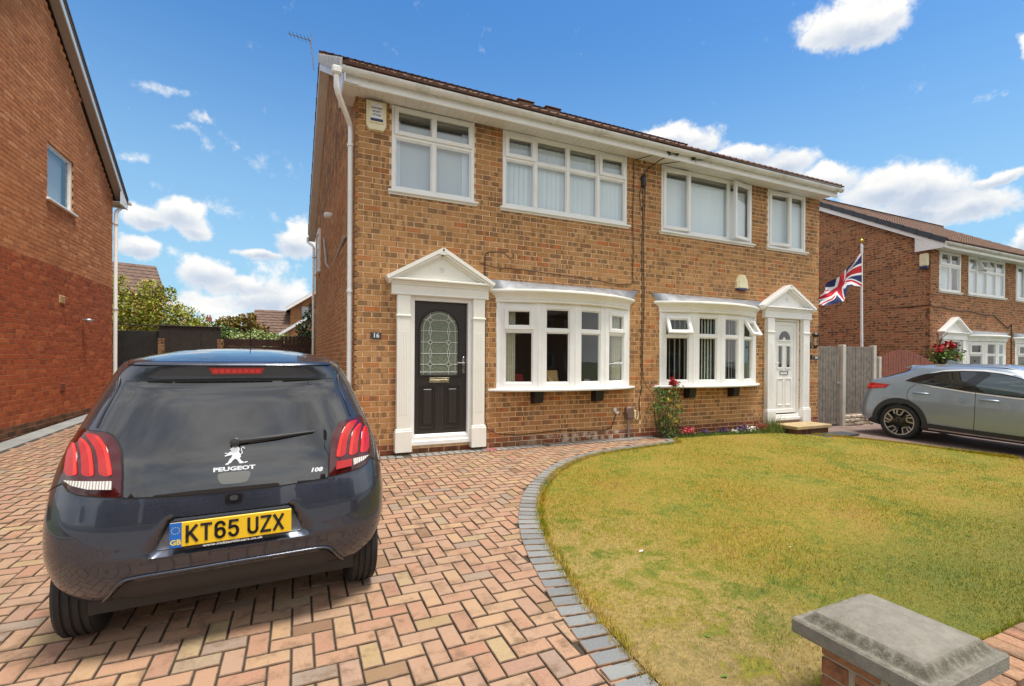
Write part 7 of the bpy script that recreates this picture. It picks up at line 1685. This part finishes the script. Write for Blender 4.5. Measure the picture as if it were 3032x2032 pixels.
for mir in (False, True):
    patch(CKIA, [(a+(.02 if a > 1.5 else -.04 if a < .95 else 0), z+(.026 if z > 1.1 else -.022)) for a, z in WIN], .003, M_TRIM, 'window_trim', car2, .06, mirror=mir)
    patch(CKIA, WIN, .006, M_BLACKG, 'window_surround', car2, .05, mirror=mir)
    patch(CKIA, [AY(*p) for p in ((.31,1.10),(.52,1.245),(.72,1.315),(1.02,1.33),(1.01,1.015),(.6,1.06))], .009, M_HATCH, 'side_window', car2, .05, mirror=mir)
    patch(CKIA, [AY(*p) for p in ((1.20,1.33),(1.36,1.30),(1.62,1.235),(1.93,1.09),(2.02,.99),(1.95,.965),(1.23,1.0))], .009, simple('tinted_front_side_glass', (.03,.05,.055), .03, spec=.9, ior=1.6), 'side_window', car2, .05, mirror=mir)
    # cladding: arch ring and sill
    def arch_poly(r0, r1, yc, zc, a0, a1, n=26): return [AY(yc+r1*math.cos(math.radians(a0+(a1-a0)*i/n)), zc+r1*math.sin(math.radians(a0+(a1-a0)*i/n))) for i in range(n+1)]+[AY(yc+r0*math.cos(math.radians(a1+(a0-a1)*i/n)), zc+r0*math.sin(math.radians(a1+(a0-a1)*i/n))) for i in range(n+1)]
    for yc in (0, 2.65): patch(CKIA, arch_poly(.372,.452,yc,.335,-8,188), .012, M_CLAD, 'wheel_arch_cladding', car2, .05, .03, mirror=mir)
    patch(CKIA, [AY(*p) for p in ((.42,.37),(1.0,.355),(2.2,.345),(2.2,.235),(.40,.235))], .012, M_CLAD, 'sill_cladding', car2, .06, .03, mirror=mir)
    patch(CKIA, [AY(*p) for p in ((.47,.292),(1.3,.285),(2.15,.28),(2.15,.262),(.47,.272))], .018, M_CHROME, 'sill_trim', car2, .05, .01, mirror=mir)
    patch(CKIA, [AY(*p) for p in ((-.40,.40),(-.50,.25),(-.3,.235),(-.36,.38))], .010, M_CLAD, 'bumper_cladding', car2, .05, .02, mirror=mir)
    tl = patch(CKIA, [(.45,.95),(.62,.93)]+[AY(*p) for p in ((-.53,.92),(-.26,.955),(-.18,1.03),(-.40,1.04))]+[(.70,1.035),(.45,1.02)], .010, M_LRED, 'tail_lamp', car2, .03, .014, mirror=mir)
    patch(CKIA, [(.60,.96),AY(-.50,.955),AY(-.28,.985),AY(-.28,1.0),AY(-.5,.985),(.60,.985)], .0125, M_LBR, 'lamp_light_guide', tl, .02, .005, mirror=mir)
    for (ya, yb, zz) in ((.21,.46,.905),(1.17,1.42,.875)):
        pts_ = [Vector(normal(CKIA, *AY(ya+(yb-ya)*f, zz))[0])+normal(CKIA, *AY(ya+(yb-ya)*f, zz))[1]*h for f, h in ((0,.0),(.1,.028),(.5,.038),(.9,.028),(1,.0))]
        if mir: pts_ = [Vector((-p.x, p.y, p.z)) for p in pts_]
        hm = MB(); hm.tube(pts_, [.012,.016,.017,.016,.012], 8); hm.build('door_handle', M_SILV, car2, smooth=60)
    for path_ in ([(1.10,.995),(1.11,.8),(1.11,.5),(1.10,.36)], [(.24,1.07),(.14,.95),(.13,.80),(.22,.72)]):
        pts_ = [Vector(normal(CKIA, *AY(*q_))[0])+normal(CKIA, *AY(*q_))[1]*.0012 for q_ in subdiv_outline(path_, False, 4)]
        if mir: pts_ = [Vector((-p.x, p.y, p.z)) for p in pts_]
        gm = MB(); gm.tube(pts_, .0038, 5); gm.build('door_gap', M_BLACK, car2)
    rr = [Vector(CKIA.P(CKIA.a_from_y(y_, z_), z_)) for y_, z_ in ((.42,1.405),(.6,1.42),(.9,1.428),(1.3,1.415),(1.6,1.37))]; rr = [p+Vector((0,0,h)) for p, h in zip(rr, (.0,.022,.028,.022,.0))]
    if mir: rr = [Vector((-p.x, p.y, p.z)) for p in rr]
    gm = MB(); gm.tube(subdiv_outline([tuple(p) for p in rr], False, 4), .011, 6); gm.build('roof_rail', M_CHROME, car2, smooth=60)
sm = MB(); vs = []; 
for i in range(13): x_ = -.62+1.24*i/12; e_ = .10*abs(x_/.62)**3; vs += [(x_,.05,1.375),(x_,-.16+e_,1.352),(x_,-.165+e_,1.362),(x_,.05,1.415)]
sm.add(vs, [(i*4+k_, i*4+(k_+1)%4, (i+1)*4+(k_+1)%4, (i+1)*4+k_) for i in range(12) for k_ in range(4)]+[(0,1,2,3),(48,49,50,51)]); sm.build('rear_spoiler', M_SILV, car2, smooth=50)
patch(CKIA, [(-.84,1.15),(.84,1.15),(.78,1.24),(.70,1.335),(-.70,1.335),(-.78,1.24)], .006, M_HATCH, 'rear_window', car2, .06)
fn_ = MB(); fn_.prism([(.30,1.44),(.48,1.455),(.52,1.49),(.50,1.515),(.44,1.50)][::-1], 'x', -.012, .012); fn_.prism([(.25,1.445),(.55,1.455),(.52,1.512),(.48,1.50)], 'x', -.015, .015); 
fn_ = MB(); fn_.prism([(.30,1.43),(.56,1.455),(.36,1.525),(.345,1.52)], 'x', -.016, .016); fn_.build('roof_fin', M_SILV, car2)
